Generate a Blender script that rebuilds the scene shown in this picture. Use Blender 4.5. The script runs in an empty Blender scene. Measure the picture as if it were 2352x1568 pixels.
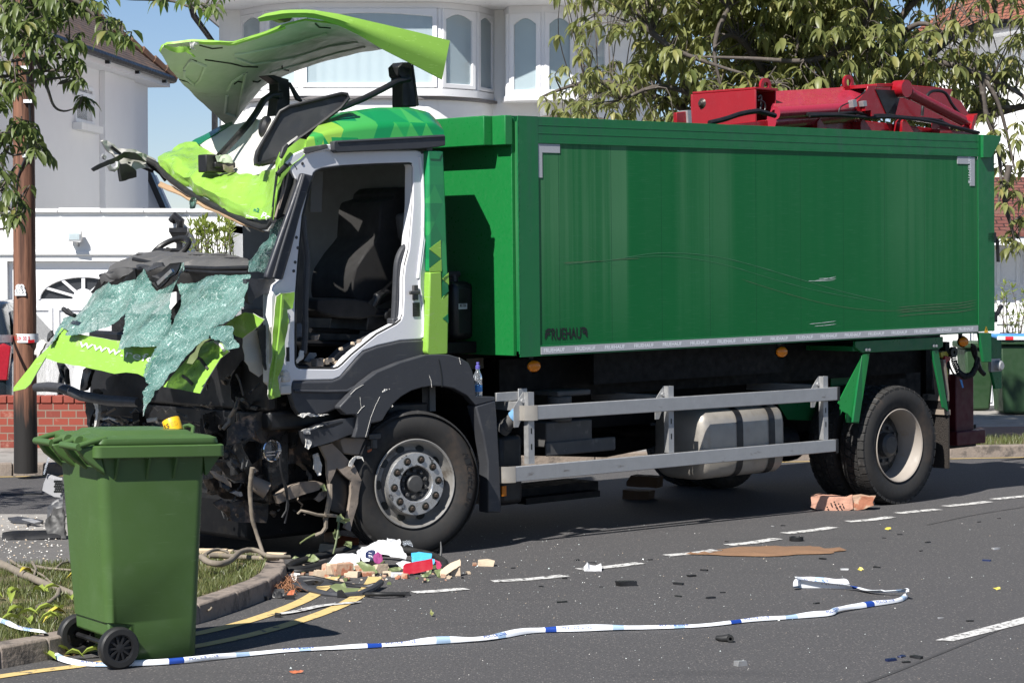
import bpy, bmesh, math, random
from mathutils import Vector, Matrix, noise
from mathutils.geometry import delaunay_2d_cdt
R = math.radians
V3 = Vector
sc = bpy.context.scene
COL = sc.collection
# ------------------------------------------------------------------ camera
F = 5400.0; CX, CY, HOR, CH = 1176.0, 784.0, 628.0, 1.87      # solved from the photo, in 2352-px units
PITCH = math.atan((CY - HOR) / F)
cam = bpy.data.cameras.new('camera'); cam_o = bpy.data.objects.new('camera', cam); COL.objects.link(cam_o)
cam.sensor_width = 36; cam.sensor_fit = 'HORIZONTAL'; cam.lens = F / 2352 * 36
cam.clip_start = .1; cam.clip_end = 2000
cam_o.location = (0, 0, CH); cam_o.rotation_euler = (R(90) - PITCH, 0, 0)
sc.camera = cam_o
# ------------------------------------------------------------------ light
SUN_AZ, SUN_EL = R(31.5), R(47)
w = bpy.data.worlds.new('World'); sc.world = w; w.use_nodes = True
nt = w.node_tree; bg = nt.nodes['Background']
sky = nt.nodes.new('ShaderNodeTexSky'); sky.sky_type = 'NISHITA'; sky.sun_disc = False
sky.sun_elevation = SUN_EL; sky.sun_rotation = math.pi + SUN_AZ
sky.air_density = 1.0; sky.dust_density = .0; sky.ozone_density = 6.0; sky.altitude = 600
geo = nt.nodes.new('ShaderNodeNewGeometry'); sep = nt.nodes.new('ShaderNodeSeparateXYZ'); nt.links.new(geo.outputs['Incoming'], sep.inputs[0])
hz = nt.nodes.new('ShaderNodeMapRange'); hz.inputs[1].default_value = -.45; hz.inputs[2].default_value = -.02; nt.links.new(sep.outputs[2], hz.inputs[0])   # low sky: pale summer blue
tm = nt.nodes.new('ShaderNodeMix'); tm.data_type = 'RGBA'; nt.links.new(hz.outputs[0], tm.inputs[0]); tm.inputs[6].default_value = (1, 1, 1, 1); tm.inputs[7].default_value = (1.22, 1.12, 1.16, 1)
ml = nt.nodes.new('ShaderNodeMix'); ml.data_type = 'RGBA'; ml.blend_type = 'MULTIPLY'; ml.inputs[0].default_value = 1; nt.links.new(sky.outputs[0], ml.inputs[6]); nt.links.new(tm.outputs[2], ml.inputs[7])
nt.links.new(ml.outputs[2], bg.inputs[0]); bg.inputs[1].default_value = 0.054
sl = bpy.data.lights.new('sun', 'SUN'); sl.energy = 5.0; sl.angle = R(.53); sl.color = (1, .965, .91)
so = bpy.data.objects.new('sun', sl); COL.objects.link(so)
ldir = V3((math.sin(SUN_AZ) * math.cos(SUN_EL), math.cos(SUN_AZ) * math.cos(SUN_EL), -math.sin(SUN_EL)))
so.rotation_euler = ldir.to_track_quat('-Z', 'Y').to_euler(); so.location = (-8, -10, 20)
sc.view_settings.view_transform = 'Standard'; sc.view_settings.look = 'None'
sc.view_settings.exposure = 0.75; sc.view_settings.gamma = 1; sc.view_settings.use_curve_mapping = False
# ------------------------------------------------------------------ photo geometry -> 3-D
CAMP = V3((0, 0, CH))
def ray(x, y):
    a = V3(((x - CX) / F, 1, -(y - CY) / F)); c, s = math.cos(PITCH), math.sin(PITCH)
    return V3((a.x, a.y * c + a.z * s, -a.y * s + a.z * c))
def G(x, y, z=0.0):
    d = ray(x, y); return CAMP + d * ((z - CH) / d.z)
def D(x, y, Y):
    d = ray(x, y); return CAMP + d * (Y / d.y)
TH = R(47.5); EPS = .015
U0 = V3((math.sin(TH), math.cos(TH), EPS)).normalized(); V0 = V3((-math.cos(TH), math.sin(TH), 0)); W0 = U0.cross(V0)
TO = V3((.072, 16.18, 0))
TM = Matrix((U0, V0, W0)).transposed().to_4x4(); TM.translation = TO
TI = TM.inverted(); TI3 = TI.to_3x3(); TC = TI @ CAMP
def S(x, y, v):
    d = TI3 @ ray(x, y); return TC + d * ((v - TC.y) / d.y)
def Q(x, y, u):
    d = TI3 @ ray(x, y); return TC + d * ((u - TC.x) / d.x)
def TG(x, y, z=0.0): return TI @ G(x, y, z)
def zm(x0, y0, k):
    return lambda x, y: (x0 + x * k, y0 + y * k)
zB = zm(602.9, 287.1, .36633); zA = zm(574.2, 516.8, .29297); z7 = zm(746.5, 861.3, .29297)
z3 = zm(0, 459.4, .32957); zW = zm(344.5, 746.5, .32959); z6 = zm(401.9, 918.7, .32957)
z6b = zm(344.5, 1148.4, .31742); z8b = zm(1033.6, 689.1, .56055); z8 = zm(1780.1, 746.5, .29297)
zT = zm(1148.4, 0, .51174); zR = zm(1148.4, 1148.4, .51174); z5 = zm(0, 918.75, .4143)
z2 = zm(172.3, 0, .41505); z1 = zm(0, 0, .32964)
def zz(f, pts): return [f(*p) for p in pts]
# ------------------------------------------------------------------ mesh builder
def cdt(outline, holes=(), res=None, rng=None, jit=.3):
    pts = [V3((p[0], p[1])) .to_2d() for p in outline]; ed = []
    n = len(pts); ed += [(i, (i + 1) % n) for i in range(n)]
    for h in holes:
        b = len(pts); pts += [V3((p[0], p[1])).to_2d() for p in h]
        m = len(h); ed += [(b + i, b + (i + 1) % m) for i in range(m)]
    if res:
        q = []
        for a, b in ed:                                     # split long edges
            pa, pb = pts[a], pts[b]; k = max(1, int((pb - pa).length / res))
            prev = a
            for i in range(1, k):
                pts.append(pa.lerp(pb, i / k)); q.append((prev, len(pts) - 1)); prev = len(pts) - 1
            q.append((prev, b))
        ed = q
        xs = [p[0] for p in outline]; ys = [p[1] for p in outline]
        x = min(xs) + res / 2; row = 0
        while x < max(xs):
            y = min(ys) + res * (.5 if row % 2 else .25)
            while y < max(ys):
                dx = dy = 0
                if rng: dx, dy = rng.uniform(-jit, jit) * res, rng.uniform(-jit, jit) * res
                pts.append(V3((x + dx, y + dy)).to_2d()); y += res
            x += res * .87; row += 1
    vs, es, fs, *_ = delaunay_2d_cdt(pts, ed, [], 1, 1e-6)
    if holes:
        def inh(f):
            c = sum((vs[i] for i in f), V3((0, 0)).to_2d()) / len(f)
            for h in holes:
                k = False
                for a, b in zip(h, list(h[1:]) + [h[0]]):
                    if (a[1] > c.y) != (b[1] > c.y) and c.x < (b[0] - a[0]) * (c.y - a[1]) / (b[1] - a[1]) + a[0]: k = not k
                if k: return True
            return False
        fs = [f for f in fs if not inh(f)]
    used = sorted({i for f in fs for i in f}); mp = {o: i for i, o in enumerate(used)}
    return [vs[i] for i in used], [[mp[i] for i in f] for f in fs]
def boundary(fs):
    c = {}
    for f in fs:
        for i in range(len(f)):
            a, b = f[i], f[(i + 1) % len(f)]; c[(a, b)] = 1
    return [(a, b) for (a, b) in c if (b, a) not in c]
class MB:
    def __init__(s): s.v = []; s.f = []; s.m = []
    def add(s, vs, fs, m=0):
        n = len(s.v); s.v += [tuple(v) for v in vs]; s.f += [[i + n for i in f] for f in fs]
        s.m += (m if isinstance(m, list) else [m] * len(fs)); return s
    def hexa(s, p, m=0):
        return s.add(p, [(3, 2, 1, 0), (4, 5, 6, 7), (0, 1, 5, 4), (1, 2, 6, 5), (2, 3, 7, 6), (3, 0, 4, 7)], m)
    def box(s, a, b, m=0, M=None):
        x0, y0, z0 = a; x1, y1, z1 = b
        p = [V3(q) for q in ((x0, y0, z0), (x1, y0, z0), (x1, y1, z0), (x0, y1, z0), (x0, y0, z1), (x1, y0, z1), (x1, y1, z1), (x0, y1, z1))]
        if M: p = [M @ q for q in p]
        return s.hexa(p, m)
    def bar(s, a, b, wv, hv, m=0):                          # box along a->b; wv,hv full cross-section vectors
        a, b, wv, hv = V3(a), V3(b), V3(wv) / 2, V3(hv) / 2
        return s.hexa([a - wv - hv, b - wv - hv, b + wv - hv, a + wv - hv, a - wv + hv, b - wv + hv, b + wv + hv, a + wv + hv], m)
    def tube(s, pts, r, n=8, m=0, cap=True):
        pts = [V3(p) for p in pts]; k = len(pts); rr = r if isinstance(r, (list, tuple)) else [r] * k
        vs = []; t0 = (pts[1] - pts[0]).normalized(); up = t0.orthogonal().normalized()
        for i, p in enumerate(pts):
            t = (pts[min(i + 1, k - 1)] - pts[max(i - 1, 0)])
            t = t.normalized() if t.length > 1e-9 else t0
            up = (up - t * up.dot(t)); up = up.normalized() if up.length > 1e-6 else t.orthogonal().normalized(); sd = t.cross(up)
            for j in range(n):
                a = 2 * math.pi * j / n; vs.append(p + (up * math.cos(a) + sd * math.sin(a)) * rr[i])
        fs = [(i * n + j, i * n + (j + 1) % n, (i + 1) * n + (j + 1) % n, (i + 1) * n + j) for i in range(k - 1) for j in range(n)]
        if cap: fs += [tuple(range(n))[::-1], tuple((k - 1) * n + j for j in range(n))]
        return s.add(vs, fs, m)
    def lathe(s, prof, c, ax=1, n=40, m=0, closed=False):   # prof: (radius, h along axis[, mat])
        vs = []; c = V3(c); k = len(prof)
        for p in prof:
            for j in range(n):
                a = 2 * math.pi * j / n; q = [0, 0, 0]; q[ax] = p[1]; q[(ax + 1) % 3] = p[0] * math.cos(a); q[(ax + 2) % 3] = p[0] * math.sin(a)
                vs.append(c + V3(q))
        fs = []; ms = []
        for i in range(k if closed else k - 1):
            i2 = (i + 1) % k
            for j in range(n):
                fs.append((i * n + j, i2 * n + j, i2 * n + (j + 1) % n, i * n + (j + 1) % n)); ms.append(prof[i][2] if len(prof[i]) > 2 else m)
        return s.add(vs, fs, ms)
    def solid(s, vs, fs, off, m=(0, 0, 0)):                 # thin solid: front faces, faces shifted by off (vector or per-vertex list), rim
        n = len(vs); offs = off if isinstance(off, list) else [V3(off)] * n
        v2 = [V3(v) + o for v, o in zip(vs, offs)]
        bd = boundary(fs)
        s.add(list(vs) + v2, [tuple(f) for f in fs] + [tuple(i + n for i in f)[::-1] for f in fs] + [(b, a, a + n, b + n) for a, b in bd],
              [m[0]] * len(fs) + [m[1]] * len(fs) + [m[2]] * len(bd)); return s
    def plate(s, outline, fmap, off, holes=(), m=(0, 0, 0), res=None, disp=None, rng=None):
        vs, fs = cdt(outline, holes, res, rng)
        p = [V3(fmap(q[0], q[1])) for q in vs]
        if disp: p = [a + disp(a) for a in p]
        return s.solid(p, fs, off, m)
    def loft(s, lines, n, thick=0.0, m=(0, 0, 0), disp=None, sub=1):
        def rs(pl, n):
            L = [0.0]
            for a, b in zip(pl, pl[1:]): L.append(L[-1] + (V3(b) - V3(a)).length)
            out = []
            for i in range(n):
                t = L[-1] * i / (n - 1); k = 0
                while k < len(L) - 2 and L[k + 1] < t: k += 1
                out.append(V3(pl[k]).lerp(V3(pl[k + 1]), (t - L[k]) / max(1e-9, L[k + 1] - L[k])))
            return out
        ls = [rs(l, n) for l in lines]
        if sub > 1:
            o = []
            for a, b in zip(ls, ls[1:]):
                for k in range(sub): o.append([p.lerp(q, k / sub) for p, q in zip(a, b)])
            ls = o + [ls[-1]]
        vs = [p for l in ls for p in l]
        if disp: vs = [p + disp(p) for p in vs]
        fs = [(i * n + j, i * n + j + 1, (i + 1) * n + j + 1, (i + 1) * n + j) for i in range(len(ls) - 1) for j in range(n - 1)]
        if not thick: return s.add(vs, fs, m[0])
        nr = [V3((0, 0, 0)) for _ in vs]
        for f in fs:
            q = (vs[f[2]] - vs[f[0]]).cross(vs[f[3]] - vs[f[1]])
            for i in f: nr[i] += q
        return s.solid(vs, fs, [q.normalized() * thick for q in nr], m)
    def build(s, name, mats, parent=None, ang=35, bevel=0, world=False, origin=None):
        me = bpy.data.meshes.new(name); vs = s.v
        loc = None
        if parent is not None and world:
            b = parent.matrix_world.translation if parent.parent is None else parent.parent.location
            b = OFFS.get(parent.name, b); vs = [tuple(V3(v) - b) for v in vs]
        elif parent is None:
            if origin is None:
                xs = [v[0] for v in vs]; ys = [v[1] for v in vs]; zs = [v[2] for v in vs]
                origin = V3(((min(xs) + max(xs)) / 2, (min(ys) + max(ys)) / 2, min(zs)))
            loc = V3(origin); vs = [tuple(V3(v) - loc) for v in vs]
        me.from_pydata(vs, [], s.f)
        for mt in (mats if isinstance(mats, (list, tuple)) else [mats]): me.materials.append(mt)
        me.polygons.foreach_set('material_index', s.m)
        me.polygons.foreach_set('use_smooth', [True] * len(s.f)); me.update()
        me.set_sharp_from_angle(angle=R(ang))
        o = bpy.data.objects.new(name, me); COL.objects.link(o)
        if loc is not None: o.location = loc
        if parent is not None:
            o.parent = parent
            if world: OFFS[o.name] = OFFS.get(parent.name, parent.location.copy())
        if bevel:
            b = o.modifiers.new('bevel', 'BEVEL'); b.width = bevel; b.segments = 2; b.limit_method = 'ANGLE'; b.angle_limit = R(40); b.harden_normals = False
        return o
OFFS = {}
def thing(name, label, cat, loc, rz=0, group=None, M=None):
    o = bpy.data.objects.new(name, None); COL.objects.link(o); o.empty_display_size = .2
    if M is not None: o.matrix_world = M
    else: o.location = loc; o.rotation_euler = (0, 0, rz)
    OFFS[o.name] = V3(loc) if M is None else V3(M.translation)
    o['label'] = label; o['category'] = cat
    if group: o['group'] = group
    return o
def tag(o, label, cat, group=None, kind=None):
    o['label'] = label; o['category'] = cat
    if group: o['group'] = group
    if kind: o['kind'] = kind
    return o
def struct(o, label=None):
    o['kind'] = 'structure'
    if label: o['label'] = label
    return o
def nz(p, f=1.0, sd=0.0): return noise.noise(V3(p) * f + V3((sd * 7.31, sd * 3.17, sd * 1.93)))
def crump(amp, f, sd=0.0, axes=(1, 1, 1)):
    def d(p):
        q = V3((nz(p, f, sd), nz(p, f, sd + 5), nz(p, f, sd + 9)))
        q2 = V3((abs(nz(p, f * 2.3, sd + 2)), abs(nz(p, f * 2.3, sd + 6)), abs(nz(p, f * 2.3, sd + 8)))) * .6
        q = q + q2
        return V3((q.x * axes[0], q.y * axes[1], q.z * axes[2])) * amp
    return d
def textmesh(txt, size, extrude=.002, offset=0.0):
    c = bpy.data.curves.new('txt', 'FONT'); c.body = txt; c.size = size; c.extrude = extrude; c.offset = offset
    c.align_x = 'LEFT'; c.resolution_u = 3
    o = bpy.data.objects.new('txt', c); COL.objects.link(o)
    bpy.context.view_layer.update()
    me = o.evaluated_get(bpy.context.evaluated_depsgraph_get()).to_mesh()
    vs = [v.co.copy() for v in me.vertices]; fs = [tuple(p.vertices) for p in me.polygons]
    o.to_mesh_clear(); bpy.data.objects.remove(o); bpy.data.curves.remove(c)
    return vs, fs
def put_text(mb, txt, p0, p1, up, lift, m=0, offset=0.0, size=1.0, hscale=None):  # baseline p0 -> p1, letters standing along up (length = cap height)
    vs, fs = textmesh(txt, 1.0, 0.0, offset); xs = [v.x for v in vs]; ys = [v.y for v in vs]
    x0, x1, h = min(xs), max(xs), max(ys)
    p0, p1, up, lift = V3(p0), V3(p1), V3(up), V3(lift)
    mb.add([p0 + (p1 - p0) * ((v.x - x0) / (x1 - x0)) + up * (v.y / h) + lift for v in vs], fs, m)
# ------------------------------------------------------------------ materials
def N(nt, t, **k):
    n = nt.nodes.new(t)
    for a, b in k.items(): setattr(n, a, b)
    return n
def newmat(name):
    m = bpy.data.materials.new(name); m.use_nodes = True; nt = m.node_tree
    return m, nt, nt.nodes['Principled BSDF']
def math_(nt, op, a, b=None, c=None):
    n = N(nt, 'ShaderNodeMath', operation=op)
    for i, q in enumerate((a, b, c)):
        if q is None: continue
        if isinstance(q, (int, float)): n.inputs[i].default_value = q
        else: nt.links.new(q, n.inputs[i])
    return n.outputs[0]
def mixc(nt, f, a, b):
    n = N(nt, 'ShaderNodeMix', data_type='RGBA')
    for q, i in ((f, 0), (a, 6), (b, 7)):
        if isinstance(q, (int, float)): n.inputs[i].default_value = q
        elif isinstance(q, tuple): n.inputs[i].default_value = (*q, 1) if len(q) == 3 else q
        else: nt.links.new(q, n.inputs[i])
    return n.outputs[2]
def coords(nt, scale=(1, 1, 1), kind='Object', loc=(0, 0, 0), rot=(0, 0, 0)):
    t = N(nt, 'ShaderNodeTexCoord'); mp = N(nt, 'ShaderNodeMapping'); mp.inputs['Scale'].default_value = scale
    mp.inputs['Location'].default_value = loc; mp.inputs['Rotation'].default_value = rot
    nt.links.new(t.outputs[kind], mp.inputs[0]); return mp.outputs[0]
def noi(nt, vec, scale, det=3, rough=.55):
    n = N(nt, 'ShaderNodeTexNoise'); n.inputs['Scale'].default_value = scale; n.inputs['Detail'].default_value = det; n.inputs['Roughness'].default_value = rough
    if vec is not None: nt.links.new(vec, n.inputs['Vector'])
    return n.outputs[0]
def ramp(nt, f, a, b):
    n = N(nt, 'ShaderNodeMapRange', interpolation_type='SMOOTHSTEP'); nt.links.new(f, n.inputs[0]); n.inputs[1].default_value = a; n.inputs[2].default_value = b
    return n.outputs[0]
def bump(nt, b, h, s, d=.01):
    n = N(nt, 'ShaderNodeBump'); n.inputs['Strength'].default_value = s; n.inputs['Distance'].default_value = d
    nt.links.new(h, n.inputs['Height']); nt.links.new(n.outputs[0], b.inputs['Normal'])
def sh(c, k): return tuple(min(1, x * k) for x in c)
def mat(name, col, rough=.5, metal=0, var=.18, sc=5, bmp=0, bsc=40, bd=.01, col2=None, c2=(.5, .62), c2sc=4, c2st=(1, 1, 1), spec=.5, coat=0, rvar=.15, scr=None):
    m, nt, b = newmat(name); v = coords(nt)
    n1 = noi(nt, v, sc, 5)
    c = mixc(nt, n1, sh(col, 1 - var), sh(col, 1 + var))
    if col2:
        v2 = coords(nt, c2st); n2 = noi(nt, v2, c2sc, 6, .65); f = ramp(nt, n2, *c2); c = mixc(nt, f, c, col2)
    if scr:                                                  # fine scratches
        vs_ = coords(nt, (3, 3, 60), rot=(.3, .2, .5)); ns = noi(nt, vs_, 3, 2); c = mixc(nt, ramp(nt, ns, .68, .72), c, scr)
    nt.links.new(c, b.inputs['Base Color'])
    r = N(nt, 'ShaderNodeMapRange'); nt.links.new(noi(nt, v, sc * 2.7, 4), r.inputs[0]); r.inputs[1].default_value = .3; r.inputs[2].default_value = .7
    r.inputs[3].default_value = max(.02, rough - rvar); r.inputs[4].default_value = min(1, rough + rvar); nt.links.new(r.outputs[0], b.inputs['Roughness'])
    b.inputs['Metallic'].default_value = metal; b.inputs['Specular IOR Level'].default_value = spec; b.inputs['Coat Weight'].default_value = coat
    if bmp: bump(nt, b, noi(nt, v, bsc, 4), bmp, bd)
    return m
LIME = (.245, .455, .062); GREEN = (.008, .19, .055); BODYG = (.010, .115, .042)
m_lime = mat('lime_paint', LIME, .35, var=.06, col2=(.34, .38, .19), c2=(.60, .72), c2sc=6, coat=.3, scr=(.42, .46, .30))
m_limeb = mat('lime_paint_bright', (.265, .49, .070), .4, var=.05, scr=(.5, .75, .2))
m_white = mat('white_paint', (.74, .74, .76), .4, var=.05, col2=(.35, .31, .27), c2=(.66, .8), c2sc=5, coat=.2)
m_inner = mat('white_underseal', (.60, .58, .54), .55, var=.06, col2=(.40, .36, .30), c2=(.6, .78), c2sc=4)
m_under = mat('grp_underside', (.40, .45, .38), .55, var=.08, col2=(.27, .29, .22), c2=(.55, .75), c2sc=3)
m_char = mat('charcoal_plastic', (.042, .044, .050), .5, var=.12, bmp=.15, bsc=300, bd=.001, col2=(.10, .095, .085), c2=(.6, .75), c2sc=5, scr=(.09, .09, .09))
m_black = mat('black_plastic', (.012, .012, .013), .45, var=.2, bmp=.1, bsc=120, bd=.002)
m_dash = mat('grey_dash_plastic', (.085, .083, .082), .6, var=.2, col2=(.16, .15, .14), c2=(.58, .7), c2sc=9)
m_rubber = mat('black_rubber', (.014, .014, .014), .6, var=.25)
m_steel = mat('galvanised_steel', (.44, .44, .44), .5, metal=.6, var=.12, sc=9, col2=(.22, .20, .18), c2=(.6, .75), c2sc=6, c2st=(1, 1, 3))
m_alloy = mat('bright_metal', (.52, .52, .52), .35, metal=.75, var=.15, sc=20, col2=(.1, .1, .1), c2=(.6, .64), c2sc=14)
m_fueltank = mat('tank_aluminium', (.36, .335, .30), .5, metal=.45, var=.12, col2=(.30, .26, .21), c2=(.5, .72), c2sc=5)
m_rust = mat('dirty_rusty_steel', (.050, .041, .034), .4, metal=.3, var=.5, sc=7, bmp=.5, bsc=18, bd=.02, col2=(.24, .16, .11), c2=(.54, .66), c2sc=9)
m_darkmetal = mat('oily_dark_metal', (.030, .030, .031), .33, metal=.4, var=.5, sc=12, bmp=.4, bsc=25, bd=.01, col2=(.15, .13, .11), c2=(.57, .68), c2sc=14)
m_dusty = mat('dusty_plastic', (.25, .205, .165), .7, var=.25, sc=6, bmp=.2, bsc=30, col2=(.05, .045, .04), c2=(.58, .68), c2sc=7)
m_torn = mat('torn_pale_edge', (.62, .60, .56), .8, var=.2, sc=30, bmp=.8, bsc=80, bd=.01)
m_chassis = mat('chassis_black', (.006, .006, .0065), .6, var=.4, sc=6, col2=(.016, .014, .012), c2=(.55, .7), c2sc=6, spec=.2)
m_seat = mat('seat_fabric', (.015, .014, .0135), .9, var=.15, bmp=.3, bsc=260, bd=.002)
m_cabtrim = mat('cab_trim_grey', (.13, .13, .125), .75, var=.08)
m_amber = mat('amber_lens', (.75, .22, .01), .18, var=.2, sc=60)
m_red = mat('red_paint', (.27, .006, .012), .34, var=.14, coat=.25, col2=(.10, .03, .025), c2=(.62, .72), c2sc=6)
m_redpale = mat('red_paint_sky_sheen', (.36, .028, .052), .3, var=.1, coat=.4, col2=(.20, .05, .05), c2=(.62, .75), c2sc=5, c2st=(1, 3, 1))  # paler red carries the sky reflection on the glossy slope
m_reddark = mat('dark_red_steel', (.075, .006, .010), .5, var=.3)
m_refl = mat('reflective_tape', (.40, .41, .43), .35, var=.06, sc=30, bmp=.1, bsc=400, bd=.001)
m_refl2 = mat('reflective_tape_print', (.80, .81, .83), .4, var=.03)
m_letter = mat('black_letter', (.008, .010, .009), .5, var=.1)
m_wletter = mat('white_letter', (.75, .78, .72), .5, var=.03)
m_gletter = mat('green_letter', (.01, .17, .10), .5, var=.05)
m_chrome = mat('chrome', (.8, .8, .82), .12, metal=1, var=.05)
m_clear, nt_, b_ = newmat('clear_plastic'); b_.inputs['Base Color'].default_value = (.9, .95, 1, 1); b_.inputs['Roughness'].default_value = .08; b_.inputs['Transmission Weight'].default_value = .9
m_bluelab = mat('blue_label', (.05, .25, .60), .4, var=.1)
m_bluecap = mat('blue_cap', (.16, .33, .55), .45)
m_purplecap = mat('violet_cap', (.10, .09, .35), .4)
m_yellow = mat('yellow_plastic', (.80, .44, .01), .4, var=.06)
m_yellowstrap = mat('yellow_strap', (.48, .40, .06), .5)
m_bodyg = mat('container_green_front', (.010, .170, .038), .38, var=.06, sc=14, coat=.15, bmp=.05, bsc=200, bd=.001)
m_bodyg2 = mat('container_green_frame', (.008, .135, .040), .4, var=.08, col2=(.018, .115, .05), c2=(.5, .7), c2sc=3, c2st=(2, 2, .3))
# container side: vertical run-off streaks, panel joints, dust
m_side, nt_, b_ = newmat('container_side_green')
t_ = N(nt_, 'ShaderNodeTexCoord'); sx = N(nt_, 'ShaderNodeSeparateXYZ'); nt_.links.new(t_.outputs['Object'], sx.inputs[0])
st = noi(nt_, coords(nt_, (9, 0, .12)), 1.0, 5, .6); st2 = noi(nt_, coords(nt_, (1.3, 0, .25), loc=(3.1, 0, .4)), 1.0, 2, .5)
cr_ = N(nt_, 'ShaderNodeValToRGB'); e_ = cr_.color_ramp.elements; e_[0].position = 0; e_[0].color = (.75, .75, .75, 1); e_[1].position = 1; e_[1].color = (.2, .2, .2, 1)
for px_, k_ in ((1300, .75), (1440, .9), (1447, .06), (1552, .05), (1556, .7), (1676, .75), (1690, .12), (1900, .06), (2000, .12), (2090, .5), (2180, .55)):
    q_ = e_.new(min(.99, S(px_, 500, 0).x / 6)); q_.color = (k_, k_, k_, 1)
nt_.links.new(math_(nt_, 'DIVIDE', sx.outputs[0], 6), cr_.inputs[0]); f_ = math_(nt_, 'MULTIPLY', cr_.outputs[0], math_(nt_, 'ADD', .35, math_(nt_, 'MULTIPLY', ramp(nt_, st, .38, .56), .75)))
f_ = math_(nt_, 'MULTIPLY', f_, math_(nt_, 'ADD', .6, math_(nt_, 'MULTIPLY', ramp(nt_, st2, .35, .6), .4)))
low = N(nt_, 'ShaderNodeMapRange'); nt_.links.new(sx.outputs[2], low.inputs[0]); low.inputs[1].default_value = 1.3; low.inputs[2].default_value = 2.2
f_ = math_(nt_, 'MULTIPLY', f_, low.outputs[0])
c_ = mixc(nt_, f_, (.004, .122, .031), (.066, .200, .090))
u_ = math_(nt_, 'FRACT', math_(nt_, 'DIVIDE', math_(nt_, 'ADD', sx.outputs[0], .13), .515))
seam = math_(nt_, 'LESS_THAN', u_, .010)
c_ = mixc(nt_, math_(nt_, 'MULTIPLY', seam, .6), c_, (.004, .05, .02))
fine = noi(nt_, coords(nt_, (3, 3, 90)), 2, 2); c_ = mixc(nt_, math_(nt_, 'MULTIPLY', ramp(nt_, fine, .55, .75), .25), c_, (.07, .19, .11))
nt_.links.new(c_, b_.inputs['Base Color']); b_.inputs['Specular IOR Level'].default_value = .2
rr_ = N(nt_, 'ShaderNodeMapRange'); nt_.links.new(f_, rr_.inputs[0]); rr_.inputs[3].default_value = .36; rr_.inputs[4].default_value = .55; nt_.links.new(rr_.outputs[0], b_.inputs['Roughness'])
bump(nt_, b_, noi(nt_, coords(nt_, (1.5, 1, 1.0)), 1.2, 2), .12, .05)
# triangle livery
def tri_mat(name, cols, scale, rot=0.0, lime_from=None, ax=(0, 2)):
    m, nt, b = newmat(name); t = N(nt, 'ShaderNodeTexCoord'); s = N(nt, 'ShaderNodeSeparateXYZ'); nt.links.new(t.outputs['Object'], s.inputs[0])
    x = math_(nt, 'MULTIPLY', s.outputs[ax[0]], scale); y = math_(nt, 'MULTIPLY', s.outputs[ax[1]], scale)
    qa = math_(nt, 'SUBTRACT', x, math_(nt, 'MULTIPLY', y, .577)); qb = math_(nt, 'MULTIPLY', y, 1.155)
    tri = math_(nt, 'GREATER_THAN', math_(nt, 'ADD', math_(nt, 'FRACT', qa), math_(nt, 'FRACT', qb)), 1)
    cb = N(nt, 'ShaderNodeCombineXYZ'); nt.links.new(math_(nt, 'FLOOR', qa), cb.inputs[0]); nt.links.new(math_(nt, 'FLOOR', qb), cb.inputs[1]); nt.links.new(tri, cb.inputs[2])
    wn = N(nt, 'ShaderNodeTexWhiteNoise', noise_dimensions='3D'); nt.links.new(cb.outputs[0], wn.inputs[0])
    cr = N(nt, 'ShaderNodeValToRGB'); cr.color_ramp.interpolation = 'CONSTANT'; e = cr.color_ramp.elements
    e[0].color = (*cols[0], 1); e[0].position = 0
    for i, c in enumerate(cols[1:]):
        q = e.new((i + 1) / len(cols)) if i else e[1]
        q.position = (i + 1) / len(cols); q.color = (*c, 1)
    nt.links.new(wn.outputs[0], cr.inputs[0]); c = cr.outputs[0]
    if lime_from is not None:
        k = ramp(nt, math_(nt, 'ADD', s.outputs[0], math_(nt, 'MULTIPLY', math_(nt, 'SUBTRACT', wn.outputs[0], .5), .35)), lime_from + .002, lime_from - .002)
        c = mixc(nt, k, c, LIME)
    nt.links.new(c, b.inputs['Base Color']); b.inputs['Roughness'].default_value = .3; b.inputs['Coat Weight'].default_value = .4
    return m
GT = [(.006, .21, .065), (.010, .24, .07), (.006, .18, .06), (.018, .27, .075), (.006, .21, .065)]
m_fair = tri_mat('livery_green', GT, 7.0)
# tyre
m_tyre = mat('tyre_rubber', (.020, .019, .018), .75, var=.3, sc=8, bmp=.15, bsc=60, bd=.003, col2=(.055, .040, .030), c2=(.48, .72), c2sc=3)
m_tread = mat('tyre_tread', (.022, .021, .020), .8, var=.4, sc=20, bmp=.4, bsc=50, bd=.004, col2=(.10, .095, .09), c2=(.55, .75), c2sc=16)
m_rimgrey = mat('wheel_grey', (.26, .25, .235), .5, metal=.25, var=.2, sc=9, col2=(.10, .085, .07), c2=(.5, .72), c2sc=6)
m_rimwhite = mat('wheel_dusty_white', (.30, .265, .23), .6, var=.12, sc=7, col2=(.28, .22, .17), c2=(.58, .72), c2sc=7)
m_hub = mat('hub_grey', (.06, .06, .06), .55, metal=.2, var=.25, sc=12)
m_nut = mat('rusty_nut', (.06, .045, .035), .5, metal=.5, var=.3, sc=30)
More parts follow.
